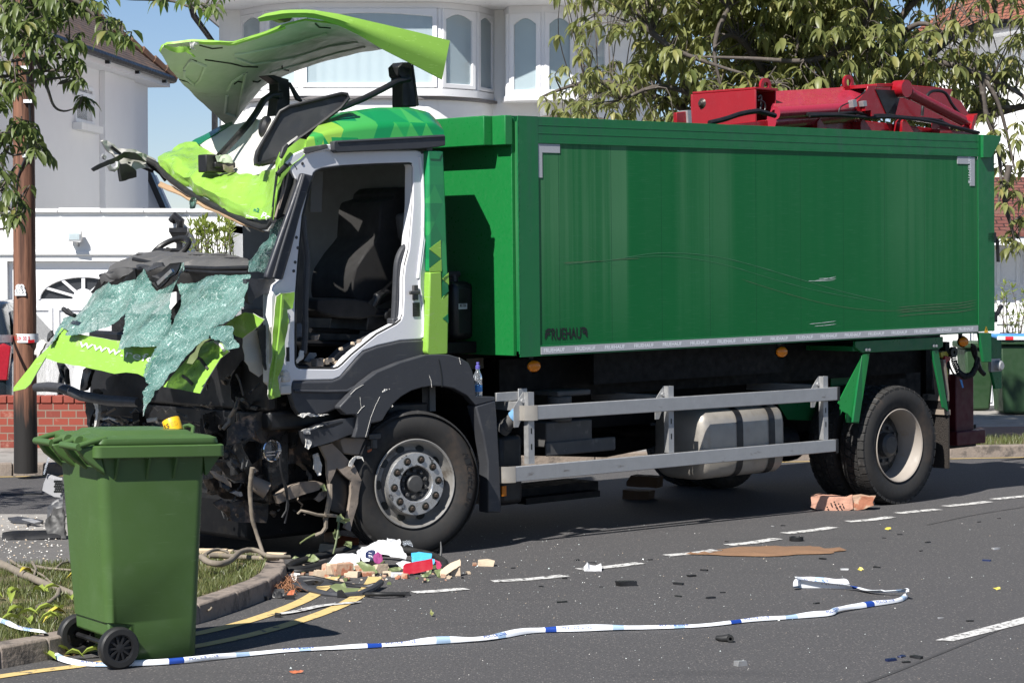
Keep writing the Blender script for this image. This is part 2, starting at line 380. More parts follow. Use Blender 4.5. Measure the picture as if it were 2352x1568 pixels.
# shattered laminated glass
m_glass, nt_, b_ = newmat('shattered_laminated_glass')
vv = coords(nt_); wv = N(nt_, 'ShaderNodeVectorMath', operation='ADD'); nn = N(nt_, 'ShaderNodeTexNoise'); nn.inputs['Scale'].default_value = 6; nt_.links.new(vv, nn.inputs[0])
sc_ = N(nt_, 'ShaderNodeVectorMath', operation='SCALE'); sc_.inputs[3].default_value = .12; nt_.links.new(nn.outputs[1], sc_.inputs[0]); nt_.links.new(vv, wv.inputs[0]); nt_.links.new(sc_.outputs[0], wv.inputs[1])
def crack(scale, wd):
    vo = N(nt_, 'ShaderNodeTexVoronoi', feature='DISTANCE_TO_EDGE'); vo.inputs['Scale'].default_value = scale; nt_.links.new(wv.outputs[0], vo.inputs[0])
    return ramp(nt_, vo.outputs[0], wd, wd * .3)
dens = ramp(nt_, noi(nt_, vv, 4.5, 4), .36, .62)
k1 = crack(26, .03); k2 = math_(nt_, 'MULTIPLY', crack(75, .085), math_(nt_, 'ADD', math_(nt_, 'MULTIPLY', dens, .5), .12))
ck = math_(nt_, 'MINIMUM', math_(nt_, 'ADD', k1, k2), 1)
frost = math_(nt_, 'MULTIPLY', dens, .32)
c_ = mixc(nt_, frost, (.07, .20, .165), (.24, .39, .345)); c_ = mixc(nt_, ck, c_, (.46, .62, .57))
nt_.links.new(c_, b_.inputs['Base Color']); b_.inputs['Roughness'].default_value = .22; b_.inputs['Coat Weight'].default_value = .5
al = math_(nt_, 'MINIMUM', math_(nt_, 'ADD', math_(nt_, 'ADD', .50, math_(nt_, 'MULTIPLY', dens, .45)), math_(nt_, 'MULTIPLY', ck, .5)), 1)
nt_.links.new(al, b_.inputs['Alpha']); bump(nt_, b_, math_(nt_, 'ADD', math_(nt_, 'MULTIPLY', ck, .2), noi(nt_, coords(nt_, (1, 2.4, .7)), 9, 4)), .8, .05)
# setting materials
m_road, nt_, b_ = newmat('asphalt'); v = coords(nt_)
n1 = noi(nt_, v, .6, 4); n2 = noi(nt_, v, 70, 3, .7); vo = N(nt_, 'ShaderNodeTexVoronoi'); vo.inputs['Scale'].default_value = 85; nt_.links.new(v, vo.inputs[0])
c_ = mixc(nt_, n1, (.070, .067, .068), (.094, .090, .090)); c_ = mixc(nt_, ramp(nt_, n2, .35, .7), sh((.046, .044, .045), 1), c_)
sxc = N(nt_, 'ShaderNodeSeparateColor'); nt_.links.new(vo.outputs['Color'], sxc.inputs[0])
stn = math_(nt_, 'MULTIPLY', ramp(nt_, sxc.outputs[0], .80, .95), ramp(nt_, vo.outputs[0], .5, .25))
c_ = mixc(nt_, math_(nt_, 'MULTIPLY', stn, .62), c_, (.27, .24, .215))
vo2 = N(nt_, 'ShaderNodeTexVoronoi'); vo2.inputs['Scale'].default_value = 9; nt_.links.new(v, vo2.inputs[0])
c_ = mixc(nt_, ramp(nt_, vo2.outputs[0], .045, .03), c_, (.25, .24, .23))
st_ = ramp(nt_, noi(nt_, coords(nt_, (.5, 2.2, 1)), .9, 5, .6), .56, .70); c_ = mixc(nt_, math_(nt_, 'MULTIPLY', st_, .45), c_, (.040, .039, .040))
nt_.links.new(c_, b_.inputs['Base Color']); b_.inputs['Roughness'].default_value = .85; bump(nt_, b_, n2, .5, .004)
m_paving = mat('paving_slab', (.27, .255, .235), .85, var=.15, sc=3, bmp=.2, bsc=40, col2=(.16, .15, .14), c2=(.5, .7), c2sc=5)
m_pathdark = mat('path_tarmac_shaded', (.11, .105, .10), .9, var=.2, sc=8, bmp=.3, bsc=60, col2=(.25, .23, .21), c2=(.62, .68), c2sc=26)  # tarmac tone darkened to include the tree shadow lying over it
m_kerb = mat('kerb_stone', (.225, .185, .155), .85, var=.2, sc=9, bmp=.5, bsc=45, bd=.012, col2=(.10, .085, .075), c2=(.5, .66), c2sc=7)
m_earth = mat('verge_soil', (.085, .075, .036), .95, var=.3, sc=8, bmp=.6, bsc=30, bd=.02, col2=(.20, .155, .085), c2=(.5, .62), c2sc=5)
m_yline = mat('yellow_paint', (.58, .42, .17), .8, var=.14, sc=14, col2=(.10, .092, .085), c2=(.555, .66), c2sc=11)
m_wline = mat('road_white_paint', (.55, .54, .52), .8, var=.14, sc=14, col2=(.085, .082, .08), c2=(.52, .58), c2sc=22)
m_sand = mat('sand', (.20, .112, .062), .95, var=.15, sc=16, bmp=.4, bsc=50, bd=.01)
m_render = mat('white_render', (.84, .84, .83), .85, var=.03, sc=2, bmp=.1, bsc=60, bd=.004, col2=(.66, .65, .63), c2=(.55, .8), c2sc=.8, c2st=(2, 2, .4))
m_render2 = mat('white_render_grey', (.83, .83, .84), .85, var=.04, sc=2, bmp=.12, bsc=40, bd=.004)
m_upvc = mat('white_upvc', (.82, .82, .83), .4, var=.02)
m_gutter = mat('black_gutter', (.012, .012, .014), .4, var=.2)
m_lead = mat('lead_flashing', (.16, .15, .15), .6, var=.2)
def tile_mat(name, a, b_c, c_c, rows, rot=0):
    m, nt, b = newmat(name); br = N(nt, 'ShaderNodeTexBrick'); v = coords(nt, (1, 1, 1), 'UV'); nt.links.new(v, br.inputs[0])
    br.inputs['Color1'].default_value = (*a, 1); br.inputs['Color2'].default_value = (*b_c, 1); br.inputs['Mortar'].default_value = (*sh(a, .25), 1)
    br.inputs['Scale'].default_value = 1; br.inputs['Mortar Size'].default_value = .011; br.inputs['Brick Width'].default_value = .165; br.inputs['Row Height'].default_value = .1
    c = mixc(nt, ramp(nt, noi(nt, v, 2.2, 5, .7), .52, .68), br.outputs[0], c_c)
    nt.links.new(c, b.inputs['Base Color']); b.inputs['Roughness'].default_value = .85
    s = N(nt, 'ShaderNodeSeparateXYZ'); nt.links.new(v, s.inputs[0]); saw = math_(nt, 'FRACT', math_(nt, 'DIVIDE', s.outputs[1], .1))
    bump(nt, b, math_(nt, 'SUBTRACT', math_(nt, 'MULTIPLY', br.outputs[1], -.6), saw), .9, .03); return m
m_roofbrown = tile_mat('brown_roof_tiles', (.075, .052, .044), (.115, .078, .062), (.13, .075, .05), 1)
m_roofred = tile_mat('red_roof_tiles', (.24, .085, .05), (.30, .11, .065), (.22, .12, .08), 1)
m_roofmar = tile_mat('maroon_roof_tiles', (.13, .04, .032), (.17, .055, .04), (.16, .075, .055), 1)
m_brick, nt_, b_ = newmat('red_brickwork'); br = N(nt_, 'ShaderNodeTexBrick'); v = coords(nt_, (1, 1, 1), 'UV'); nt_.links.new(v, br.inputs[0])
br.inputs['Color1'].default_value = (.26, .052, .032, 1); br.inputs['Color2'].default_value = (.19, .042, .03, 1); br.inputs['Mortar'].default_value = (.22, .175, .135, 1)
br.inputs['Scale'].default_value = 1; br.inputs['Mortar Size'].default_value = .006; br.inputs['Brick Width'].default_value = .155; br.inputs['Row Height'].default_value = .077; br.inputs['Bias'].default_value = -.1
nt_.links.new(mixc(nt_, ramp(nt_, noi(nt_, v, 5, 5, .7), .55, .75), br.outputs[0], (.36, .20, .15)), b_.inputs['Base Color']); b_.inputs['Roughness'].default_value = .9
bump(nt_, b_, math_(nt_, 'MULTIPLY', br.outputs[1], -1), .6, .006)
m_pblock, nt_, b_ = newmat('red_block_paving'); br = N(nt_, 'ShaderNodeTexBrick'); v = coords(nt_); nt_.links.new(v, br.inputs[0])
br.inputs['Color1'].default_value = (.20, .10, .085, 1); br.inputs['Color2'].default_value = (.15, .085, .075, 1); br.inputs['Mortar'].default_value = (.08, .07, .06, 1)
br.inputs['Scale'].default_value = 1; br.inputs['Mortar Size'].default_value = .006; br.inputs['Brick Width'].default_value = .2; br.inputs['Row Height'].default_value = .1
nt_.links.new(br.outputs[0], b_.inputs['Base Color']); b_.inputs['Roughness'].default_value = .9
# window glass: see-through pane with a sky reflection
m_pane, nt_, b_ = newmat('window_pane'); b_.inputs['Base Color'].default_value = (.55, .66, .70, 1); b_.inputs['Roughness'].default_value = .04
b_.inputs['Alpha'].default_value = .42; b_.inputs['IOR'].default_value = 1.52; b_.inputs['Specular IOR Level'].default_value = .8
m_curtain = mat('net_curtain', (.62, .68, .70), .9, var=.06, sc=4)
m_blind = mat('venetian_blind', (.56, .64, .62), .8, var=.04)
m_darkroom = mat('dark_room', (.10, .13, .15), .9)
m_fanlight = mat('dark_fanlight', (.035, .037, .042), .25, var=.2)
m_wood, nt_, b_ = newmat('pole_timber'); v = coords(nt_, (14, 14, .7)); n1 = noi(nt_, v, 1.6, 6, .65)
c_ = mixc(nt_, ramp(nt_, n1, .34, .66), (.065, .026, .015), (.24, .11, .065)); s_ = N(nt_, 'ShaderNodeSeparateXYZ'); nt_.links.new(coords(nt_), s_.inputs[0])
tar = N(nt_, 'ShaderNodeMapRange'); nt_.links.new(math_(nt_, 'ADD', s_.outputs[2], math_(nt_, 'MULTIPLY', noi(nt_, coords(nt_, (16, 16, 1.2)), 1.5, 4), 1.0)), tar.inputs[0]); tar.inputs[1].default_value = 1.25; tar.inputs[2].default_value = .95
c_ = mixc(nt_, tar.outputs[0], c_, (.012, .010, .009)); nt_.links.new(c_, b_.inputs['Base Color']); b_.inputs['Roughness'].default_value = .75; bump(nt_, b_, n1, .5, .01)
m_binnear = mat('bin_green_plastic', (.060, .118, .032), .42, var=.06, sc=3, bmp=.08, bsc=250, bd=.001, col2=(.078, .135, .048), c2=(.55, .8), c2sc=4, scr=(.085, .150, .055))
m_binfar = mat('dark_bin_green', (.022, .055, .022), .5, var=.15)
m_carpaint = mat('dark_blue_grey_carpaint', (.028, .040, .050), .2, metal=.4, var=.1, coat=.8)
m_carsheen = mat('carpaint_side_sheen', (.22, .23, .24), .22, metal=.6, var=.05, coat=.8)  # silver grey stands for the reflection along the dark car's side
m_carglass = mat('car_glass', (.02, .025, .03), .06, var=.1)
m_taillight = mat('tail_light', (.28, .008, .014), .15, var=.3, sc=40)
m_bark = mat('cherry_bark', (.085, .070, .060), .8, var=.4, sc=16, bmp=.4, bsc=30, bd=.01, col2=(.20, .18, .16), c2=(.55, .7), c2sc=12)
m_barkgrey = mat('lichen_branch', (.19, .16, .125), .85, var=.35, sc=22, bmp=.4, bsc=40, bd=.006, col2=(.28, .25, .14), c2=(.6, .7), c2sc=18)
def leaf_mat(name, a, b_c, c_c, tr=.35):
    m, nt, b = newmat(name); g = N(nt, 'ShaderNodeNewGeometry'); cr = N(nt, 'ShaderNodeValToRGB'); e = cr.color_ramp.elements
    e[0].color = (*a, 1); e[1].color = (*c_c, 1); q = e.new(.5); q.color = (*b_c, 1); q = e.new(.9); q.color = (*sh(b_c, 1.25), 1)
    nt.links.new(g.outputs['Random Per Island'], cr.inputs[0])
    c = mixc(nt, g.outputs['Backfacing'], cr.outputs[0], sh(b_c, 1.5))
    nt.links.new(c, b.inputs['Base Color']); b.inputs['Roughness'].default_value = .42; b.inputs['Specular IOR Level'].default_value = .5
    tl = N(nt, 'ShaderNodeBsdfTranslucent'); nt.links.new(c, tl.inputs[0]); ms = N(nt, 'ShaderNodeMixShader'); ms.inputs[0].default_value = tr
    nt.links.new(b.outputs[0], ms.inputs[1]); nt.links.new(tl.outputs[0], ms.inputs[2]); nt.links.new(ms.outputs[0], nt.nodes['Material Output'].inputs[0]); return m
m_leaf = leaf_mat('cherry_leaf', (.11, .140, .040), (.225, .24, .085), (.36, .31, .11), .45)
m_leafdark = leaf_mat('cherry_leaf_dark', (.060, .095, .024), (.115, .150, .044), (.22, .21, .065), .36)
m_shrub = leaf_mat('shrub_leaf', (.12, .17, .025), (.20, .25, .045), (.28, .30, .06), .3)
m_wilt = leaf_mat('wilted_leaf', (.10, .13, .06), (.14, .17, .075), (.22, .22, .10), .2)
m_grass = leaf_mat('grass_blade', (.065, .095, .024), (.10, .115, .036), (.25, .19, .09), .25)
m_straw = mat('dry_straw', (.30, .14, .07), .9, var=.4, sc=60)
m_paper = mat('white_paper', (.60, .60, .61), .7, var=.04)
m_brickdeb = mat('broken_brick', (.44, .29, .20), .9, var=.2, sc=12, bmp=.5, bsc=40, bd=.01, col2=(.38, .15, .085), c2=(.5, .56), c2sc=9)
m_stone = mat('cream_stone', (.54, .43, .31), .9, var=.15, sc=14, bmp=.4, bsc=40)
m_terra = mat('terracotta', (.42, .12, .05), .8, var=.12)
m_magenta = mat('magenta_fabric', (.22, .03, .13), .8); m_navy = mat('navy_film', (.012, .02, .07), .35)
m_cyan = mat('light_blue_packet', (.06, .36, .60), .3, var=.1); m_redbox = mat('red_folder', (.32, .008, .02), .4)
m_mint = mat('pale_green_paper', (.50, .66, .55), .6)
m_tapew = mat('tape_white', (.78, .80, .83), .4, var=.03); m_tapeb = mat('tape_blue', (.015, .055, .30), .35); m_tapeg = mat('tape_pale_blue', (.33, .45, .60), .45, var=.1)
m_tapered = mat('tape_red', (.60, .02, .03), .4)
m_cord = mat('black_cable', (.010, .010, .011), .5)
m_timber = mat('timber_block', (.10, .055, .03), .85, var=.2, bmp=.3, bsc=30)
# ================================================================== SETTING
rng = random.Random(7)
def uvproj(o, ua, va):
    me = o.data; uv = me.uv_layers.new(name='UVMap'); ua, va = V3(ua), V3(va)
    for l in me.loops:
        p = me.vertices[l.vertex_index].co; uv.data[l.index].uv = (p.dot(ua), p.dot(va))
    return o
def slab(name, pts, z, m, z0=-.05, res=None):
    mb = MB(); vs, fs = cdt([(p[0], p[1]) for p in pts], (), res)
    mb.solid([V3((v[0], v[1], z)) for v in vs], fs, V3((0, 0, z0 - z)))
    return struct(mb.build(name, m, origin=(0, 0, 0)))
mb = MB(); mb.add([(-300, -40, 0), (300, -40, 0), (300, 700, 0), (-300, 700, 0)], [(0, 1, 2, 3)]); struct(mb.build('road', m_road, origin=(0, 0, 0)))
# near verge with its kerb
KO = zz(lambda a, b: (a, b), [(-420, 1550), (-150, 1510), (0, 1484), (110, 1465), (300, 1425), (457, 1386), (545, 1358), (617, 1331), (645, 1314), (657, 1296), (652, 1280), (625, 1268), (570, 1262), (470, 1262), (330, 1272)])
kout = [G(x, y, .105) for x, y in KO]
def inset(pl, d):
    out = []
    for i, p in enumerate(pl):
        t = (pl[min(i + 1, len(pl) - 1)] - pl[max(i - 1, 0)]); n = V3((-t.y, t.x, 0)).normalized(); out.append(p + n * d)
    return out
kin = inset(kout, .13)
mb = MB()
for i in range(len(kout) - 1):
    a, b, c, d = kout[i], kout[i + 1], kin[i + 1], kin[i]
    L = (b - a).length; n = max(1, int(L / .3)); gp = .004 / max(L / n, .01)
    a2, b2 = inset(kout, -.012)[i], inset(kout, -.012)[i + 1]
    mb.hexa([V3((a2.x, a2.y, -.05)), V3((b2.x, b2.y, -.05)), V3((c.x, c.y, -.05)), V3((d.x, d.y, -.05)), a, b, c, d])
o = struct(mb.build('kerb', m_kerb, origin=(0, 0, 0), bevel=.012))
vback = [G(x, y, .1) for x, y in [(330, 1284), (200, 1290), (0, 1298), (-420, 1310)]]
gin = inset(kin, .002)
vpoly = [V3((p.x, p.y, .095)) for p in gin] + vback
slab('verge', vpoly, .096, m_earth)
pth = [G(x, y, .1) for x, y in [(-420, 1309), (0, 1297), (200, 1289), (329, 1283), (318, 1229), (-420, 1231)]]
slab('path', pth, .1, m_pathdark)
pav = [G(x, y, .1) for x, y in [(-420, 1230.5), (318, 1228.5), (305, 1182), (-420, 1180)]]
slab('pavement', pav, .104, m_paving)
# far pavement beyond the road
kl, kr = G(-700, 1106), G(3300, 1030); kd = (kr - kl).normalized(); kn = V3((-kd.y, kd.x, 0))
mb = MB(); L = (kr - kl).length; n = int(L / .9)
for i in range(n):
    a = kl + kd * (i * L / n + .006); b = kl + kd * ((i + 1) * L / n - .003); jz = rng.uniform(-.004, .004)
    mb.hexa([a + V3((0, 0, -.05)), b + V3((0, 0, -.05)), b + kn * .14 + V3((0, 0, -.05)), a + kn * .14 + V3((0, 0, -.05)),
             a + kn * .012 + V3((0, 0, .115 + jz)), b + kn * .012 + V3((0, 0, .115 + jz)), b + kn * .14 + V3((0, 0, .115 + jz)), a + kn * .14 + V3((0, 0, .115 + jz))])
struct(mb.build('kerb', m_kerb, origin=(0, 0, 0), bevel=.012))
def strip(name, d0, d1, s0, s1, z, m):
    return slab(name, [kl + kd * s0 + kn * d0, kl + kd * s1 + kn * d0, kl + kd * s1 + kn * d1, kl + kd * s0 + kn * d1], z, m)
strip('pavement', .142, 45, 0, L, .100, m_paving)
sR = (G(1900, 1060) - kl).dot(kd)
strip('verge', .15, 1.15, sR, L, .106, m_earth)
strip('pavement', 1.16, 2.9, sR, L, .105, m_pblock)
def ribbon(mb, pts, wd, z, m=0):
    k = len(pts); vs = []
    for i, p in enumerate(pts):
        t = pts[min(i + 1, k - 1)] - pts[max(i - 1, 0)]; n = V3((-t.y, t.x, 0)).normalized() * (wd[i] if isinstance(wd, list) else wd) / 2
        vs += [V3((p.x - n.x, p.y - n.y, z)), V3((p.x + n.x, p.y + n.y, z))]
    mb.add(vs, [(2 * i, 2 * i + 2, 2 * i + 3, 2 * i + 1) for i in range(k - 1)], m)
def gpath(px, z=0.0, n=0):
    p = [G(x, y, z) for x, y in px]
    if not n: return p
    out = []
    for i in range(len(p) - 1):                              # Catmull-Rom
        a, b, c, d = p[max(i - 1, 0)], p[i], p[i + 1], p[min(i + 2, len(p) - 1)]
        for k in range(n):
            t = k / n; out.append(.5 * ((2 * b) + (c - a) * t + (2 * a - 5 * b + 4 * c - d) * t * t + (3 * b - a - 3 * c + d) * t ** 3))
    return out + [p[-1]]
y1 = [(-300, 1578), (-100, 1542), (60, 1516), (200, 1497), (400, 1465), (520, 1440), (620, 1410), (700, 1378), (742, 1350), (765, 1325)]
y2 = [(-300, 1606), (-100, 1570), (60, 1545), (200, 1527), (400, 1494), (560, 1462), (680, 1429), (780, 1392), (838, 1358), (862, 1325)]
for q in (y1, y2):
    mb = MB(); ribbon(mb, gpath(q, 0, 5), .085, .004); struct(mb.build('yellow_line', m_yline, origin=(0, 0, 0)))
mb = MB(); ribbon(mb, [kl + kd * t - kn * .13 for t in (0, L)], .06, .004); struct(mb.build('yellow_line', m_yline, origin=(0, 0, 0)))
dashes = [[(950, 1361), (1010, 1357), (1070, 1352)], [(1130, 1335), (1220, 1330), (1297, 1322)], [(1330, 1308), (1400, 1302), (1471, 1293)], [(1530, 1276), (1600, 1270), (1645, 1263)],
          [(1672, 1252), (1730, 1246), (1785, 1237)], [(1802, 1225), (1860, 1219), (1915, 1211)], [(1945, 1198), (2000, 1194), (2048, 1187)], [(2062, 1179), (2110, 1174), (2155, 1170)],
          [(2172, 1163), (2230, 1157), (2270, 1152)], [(2282, 1147), (2330, 1142), (2390, 1136)]]
for q in dashes:
    mb = MB(); ribbon(mb, gpath(q, 0, 3), .10, .004); struct(mb.build('white_line', m_wline, origin=(0, 0, 0)))
mb = MB(); a = [G(x, y, .004) for x, y in [(2148, 1469), (2190, 1471), (2420, 1414), (2420, 1398)]]; mb.add(a, [(0, 1, 2, 3)]); struct(mb.build('white_line', m_wline, origin=(0, 0, 0)))
mb = MB(); ribbon(mb, gpath([(640, 1413), (690, 1404), (740, 1393), (830, 1384)], 0, 3), [.03] + [.06] * 8 + [.01], .009)
struct(mb.build('white_line', m_wline, origin=(0, 0, 0)))
# tar joint
m_seal = mat('tar_joint', (.050, .048, .048), .7)
for q in ([(1900, 1600), (2050, 1545), (2160, 1500), (2360, 1420)], [(2130, 1205), (2250, 1180), (2380, 1160)]):
    mb = MB(); ribbon(mb, gpath(q, 0, 6), .022, .0025); struct(mb.build('tar_joint', m_seal, origin=(0, 0, 0)))
# sand over a spill
mb = MB(); oc = G(1762, 1267); ov = []
rr = random.Random(3)
for i in range(40):
    a = i / 40 * 2 * math.pi; k = 1 + .22 * nz((math.cos(a) * 2, math.sin(a) * 2, 0), 1.3, 4)
    px = 1762 + math.cos(a) * 172 * k; py = 1268 + math.sin(a) * 9.5 * k - math.cos(a) * 2; ov.append(G(px, py))
vs, fs = cdt([(p.x, p.y) for p in ov], (), .07, rr)
bx = set(i for e in boundary(fs) for i in e)
fs = [f for f in fs if nz((vs[f[0]][0] * .7, vs[f[0]][1], 0), 3.2, 2) > -.40]; bx = set(i for e in boundary(fs) for i in e)
mb.add([V3((v[0], v[1], .006 + (0 if i in bx else .012 + .012 * nz((v[0], v[1], 0), 5)))) for i, v in enumerate(vs)], fs)
o = mb.build('sand_spill', m_sand); tag(o, 'orange sand spread over a spill on the road beside the white dashes', 'sand', kind='stuff')

# ------------------------------------------------------------------ helpers for houses
def pb(mb, x0, y0, x1, y1, Y, dep, m=0):
    a = D(x0, y1, Y); b = D(x1, y0, Y); mb.box((a.x, Y, a.z), (b.x, Y + dep, b.z), m)
def wframe(par, name, o0, ex, w_, z0, z1, nrm, fw=.06, arch=0, back=None, backm=None, corr=False, m=None, mull=0):
    # frame on a wall: o0 plan origin, ex plan direction, nrm outward normal
    o0 = V3((o0[0], o0[1], 0)); ex = V3((ex[0], ex[1], 0)).normalized(); nrm = V3((nrm[0], nrm[1], 0)).normalized()
    P = lambda s, z, d=0: o0 + ex * s + V3((0, 0, z)) + nrm * d
    out = [(0, z0), (w_, z0), (w_, z1), (0, z1)]; hole = [(fw, z0 + fw), (w_ - fw, z0 + fw), (w_ - fw, z1 - fw - arch)]
    for i in range(1, 8): hole.append((w_ - fw - (w_ - 2 * fw) * i / 8, z1 - fw - arch + arch * math.sin(math.pi * i / 8)))
    hole.append((fw, z1 - fw - arch)); mb = MB()
    mb.plate(out, lambda a, b: P(a, b, .03), -nrm * .07, [hole])
    fr = mb.build(name, m or m_upvc, par, world=True, bevel=.008)
    mb = MB(); mb.hexa([P(fw - .01, z0 + fw - .01, 0), P(w_ - fw + .01, z0 + fw - .01, 0), P(w_ - fw + .01, z0 + fw - .01, -.008), P(fw - .01, z0 + fw - .01, -.008)] + [P(fw - .01, z1 - fw, 0), P(w_ - fw + .01, z1 - fw, 0), P(w_ - fw + .01, z1 - fw, -.008), P(fw - .01, z1 - fw, -.008)])
    mb.build('pane', m_pane, fr, world=True)
    if backm:
        mb = MB(); n = max(2, int(w_ / .035)) if corr else 2; vs = []
        for i in range(n):
            s = fw - .02 + (w_ - 2 * fw + .04) * i / (n - 1); d = -.16 + (.022 * math.sin(i * 1.35) + .012 * math.sin(i * .37 + 1) if corr else 0)
            vs += [P(s, z0, d), P(s, z1, d)]
        mb.add(vs, [(2 * i, 2 * i + 2, 2 * i + 3, 2 * i + 1) for i in range(n - 1)]); mb.build('curtain' if corr else 'blind_or_unlit_room', backm, fr, world=True, ang=80)  # dark-coloured sheets here paint the unlit room behind the pane
    return fr
# ------------------------------------------------------------------ main house with bays
YH = 34.0
hx0 = D(503, 0, YH).x; hx1 = D(1500, 0, YH).x; zE = 5.66
hs = thing('house', 'white rendered house with curved first floor bay windows behind the lorry', 'house', (hx0 + 3, YH + 3, .1))
mb = MB(); mb.box((hx0, YH, 0), (hx1, YH + 8, zE)); mb.build('wall', m_render, hs, world=True)
plan = [(556, 34.0), (604, 33.45), (612, 33.38), (686, 33.02), (694, 33.0), (1004, 33.0), (1014, 33.02), (1090, 33.42), (1097, 33.5), (1131, 34.0)]
pl = [V3((D(x, 0, Y).x, Y, 0)) for x, Y in plan]
zs, zt = 1.87 + (628 - 203) / F * 33, 1.87 + (628 - 22) / F * 33
def bay(pts, za, zb, grow=0.0):
    mb = MB(); c = sum((p for p in pts), V3()) / len(pts); c.y = YH + .1
    q = [p + (p - c).normalized() * grow for p in pts]
    back = [V3((q[-1].x, YH + .02, 0)), V3((q[0].x, YH + .02, 0))]
    q = q + back; n = len(q)
    mb.add([V3((p.x, p.y, za)) for p in q] + [V3((p.x, p.y, zb)) for p in q], [tuple(range(n))[::-1], tuple(range(n, 2 * n))] + [(i, (i + 1) % n, (i + 1) % n + n, i + n) for i in range(n)])
    return mb
# smooth curved apron under the sill
cur = []
for i in range(25):
    t = i / 24; x = pl[0].x + (pl[-1].x - pl[0].x) * t; cur.append(V3((x, 34.0 - 1.02 * (1 - abs(2 * t - 1) ** 3.2) ** .8 * .98, 0)))
bay(cur, 0, zs - .16).build('bay_apron', m_render, hs, world=True, ang=25)
bay(cur, zs - .157, zs - .115, .07).build('bay_ledge', m_lead, hs, world=True, ang=25)
bay(pl, zs - .112, zs - .012, .03).build('bay_sill', m_upvc, hs, world=True)
bay(pl, zt + .002, zE, .03).build('bay_head', m_render2, hs, world=True)
bay(pl, zs - .011, zt, -.35).build('bay_room', m_darkroom, hs, world=True)
for i, (arch, cr, bm) in zip(range(0, 10, 2), ((.06, False, m_curtain), (.08, True, m_curtain), (.05, True, m_curtain), (.08, False, m_curtain), (.06, False, m_darkroom))):
    a, b = pl[i], pl[i + 1]; e = b - a; nrm = V3((e.y, -e.x, 0)).normalized()
    if i in (2, 6) or 1: wframe(hs, 'window', a, e, e.length, zs, zt, nrm, .055 if i in (0, 8) else .065, arch, None, bm, cr)
for i in range(1, 9, 2):                                        # posts between the facets
    mb = MB(); a, b = pl[i], pl[i + 1]; mid = (a + b) / 2; mb.tube([V3((mid.x, mid.y + .03, zs - .01)), V3((mid.x, mid.y + .03, zt))], .045, 10); mb.build('mullion_post', m_upvc, hs, world=True)
# second bay
zs2, zt2 = 1.87 + (628 - 219) / F * 33.4, 1.87 + (628 - 32) / F * 33.4
pl2 = [V3((D(x, 0, Y).x, Y, 0)) for x, Y in [(1160, 34.0), (1167, 33.62), (1171, 33.55), (1243, 33.4), (1250, 33.4), (1320, 33.52), (1330, 33.6), (1395, 34.0)]]
bay(pl2, zs2 - .075, zs2 - .002, .05).build('bay_sill', m_upvc, hs, world=True)
bay(pl2, zt2, zE, .02).build('bay_head', m_render2, hs, world=True)
bay(pl2, zs2, zt2 - .002, -.3).build('bay_room', m_darkroom, hs, world=True)
for i in (2, 4, 6):
    a, b = pl2[i], pl2[i + 1]; e = b - a; nrm = V3((e.y, -e.x, 0)).normalized()
    wframe(hs, 'window', a, e, e.length, zs2, zt2, nrm, .07, .09, None, m_blind, False)
for i in (1, 3, 5):
    mb = MB(); mid = (pl2[i] + pl2[i + 1]) / 2; mb.tube([V3((mid.x, mid.y + .03, zs2 - .01)), V3((mid.x, mid.y + .03, zt2))], .05, 10); mb.build('mullion_post', m_upvc, hs, world=True)
mb = MB(); bx_ = D(1241, 0, 33.6).x
mb.plate([(0, 0), (.0, -.3), (-.06, -.3), (-.38, -.06), (-.38, 0)], lambda a, b: V3((bx_, 34.0 + a, zs2 - .08 + b)), V3((.09, 0, 0))); mb.build('bay_bracket', m_upvc, hs, world=True)
# eaves, gutter, hipped roof
mb = MB(); mb.box((hx0 - .28, 32.75, zE + .002), (hx1 + .28, YH + 8.3, zE + .09)); mb.build('soffit', m_upvc, hs, world=True)
mb = MB(); mb.tube([V3((hx0 - .34, 32.70, zE + .11)), V3((hx1 + .34, 32.70, zE + .11))], .065, 10); mb.tube([V3((hx0 - .34, 32.7, zE + .11)), V3((hx0 - .34, YH + 8, zE + .11))], .065, 10)
mb.build('gutter', m_gutter, hs, world=True)
mb = MB(); dx = hx0 - .1
mb.tube([V3((hx0 - .32, 33.2, zE + .06)), V3((hx0 - .28, 33.4, zE - .15)), V3((hx0 - .06, YH - .06, zE - .5)), V3((hx0 - .06, YH - .06, 0))], .045, 10); mb.build('downpipe', m_gutter, hs, world=True)
mb = MB(); xa, xb, ya, yb = hx0 - .3, hx1 + .3, 32.7, YH + 8.3; zr = zE + .1; rh = 3.6
A, B, C_, D_ = V3((xa, ya, zr)), V3((xb, ya, zr)), V3((xb, yb, zr)), V3((xa, yb, zr)); ym = (ya + yb) / 2; E_, F_ = V3((xa + 3.4, ym, zr + rh)), V3((xb - 3.4, ym, zr + rh))
mb.add([A, B, C_, D_, E_, F_], [(0, 1, 5, 4), (1, 2, 5), (2, 3, 4, 5), (3, 0, 4), (3, 2, 1, 0)]); uvproj(mb.build('roof', m_roofred, hs, world=True), (1, 0, 0), (0, .6, .8))
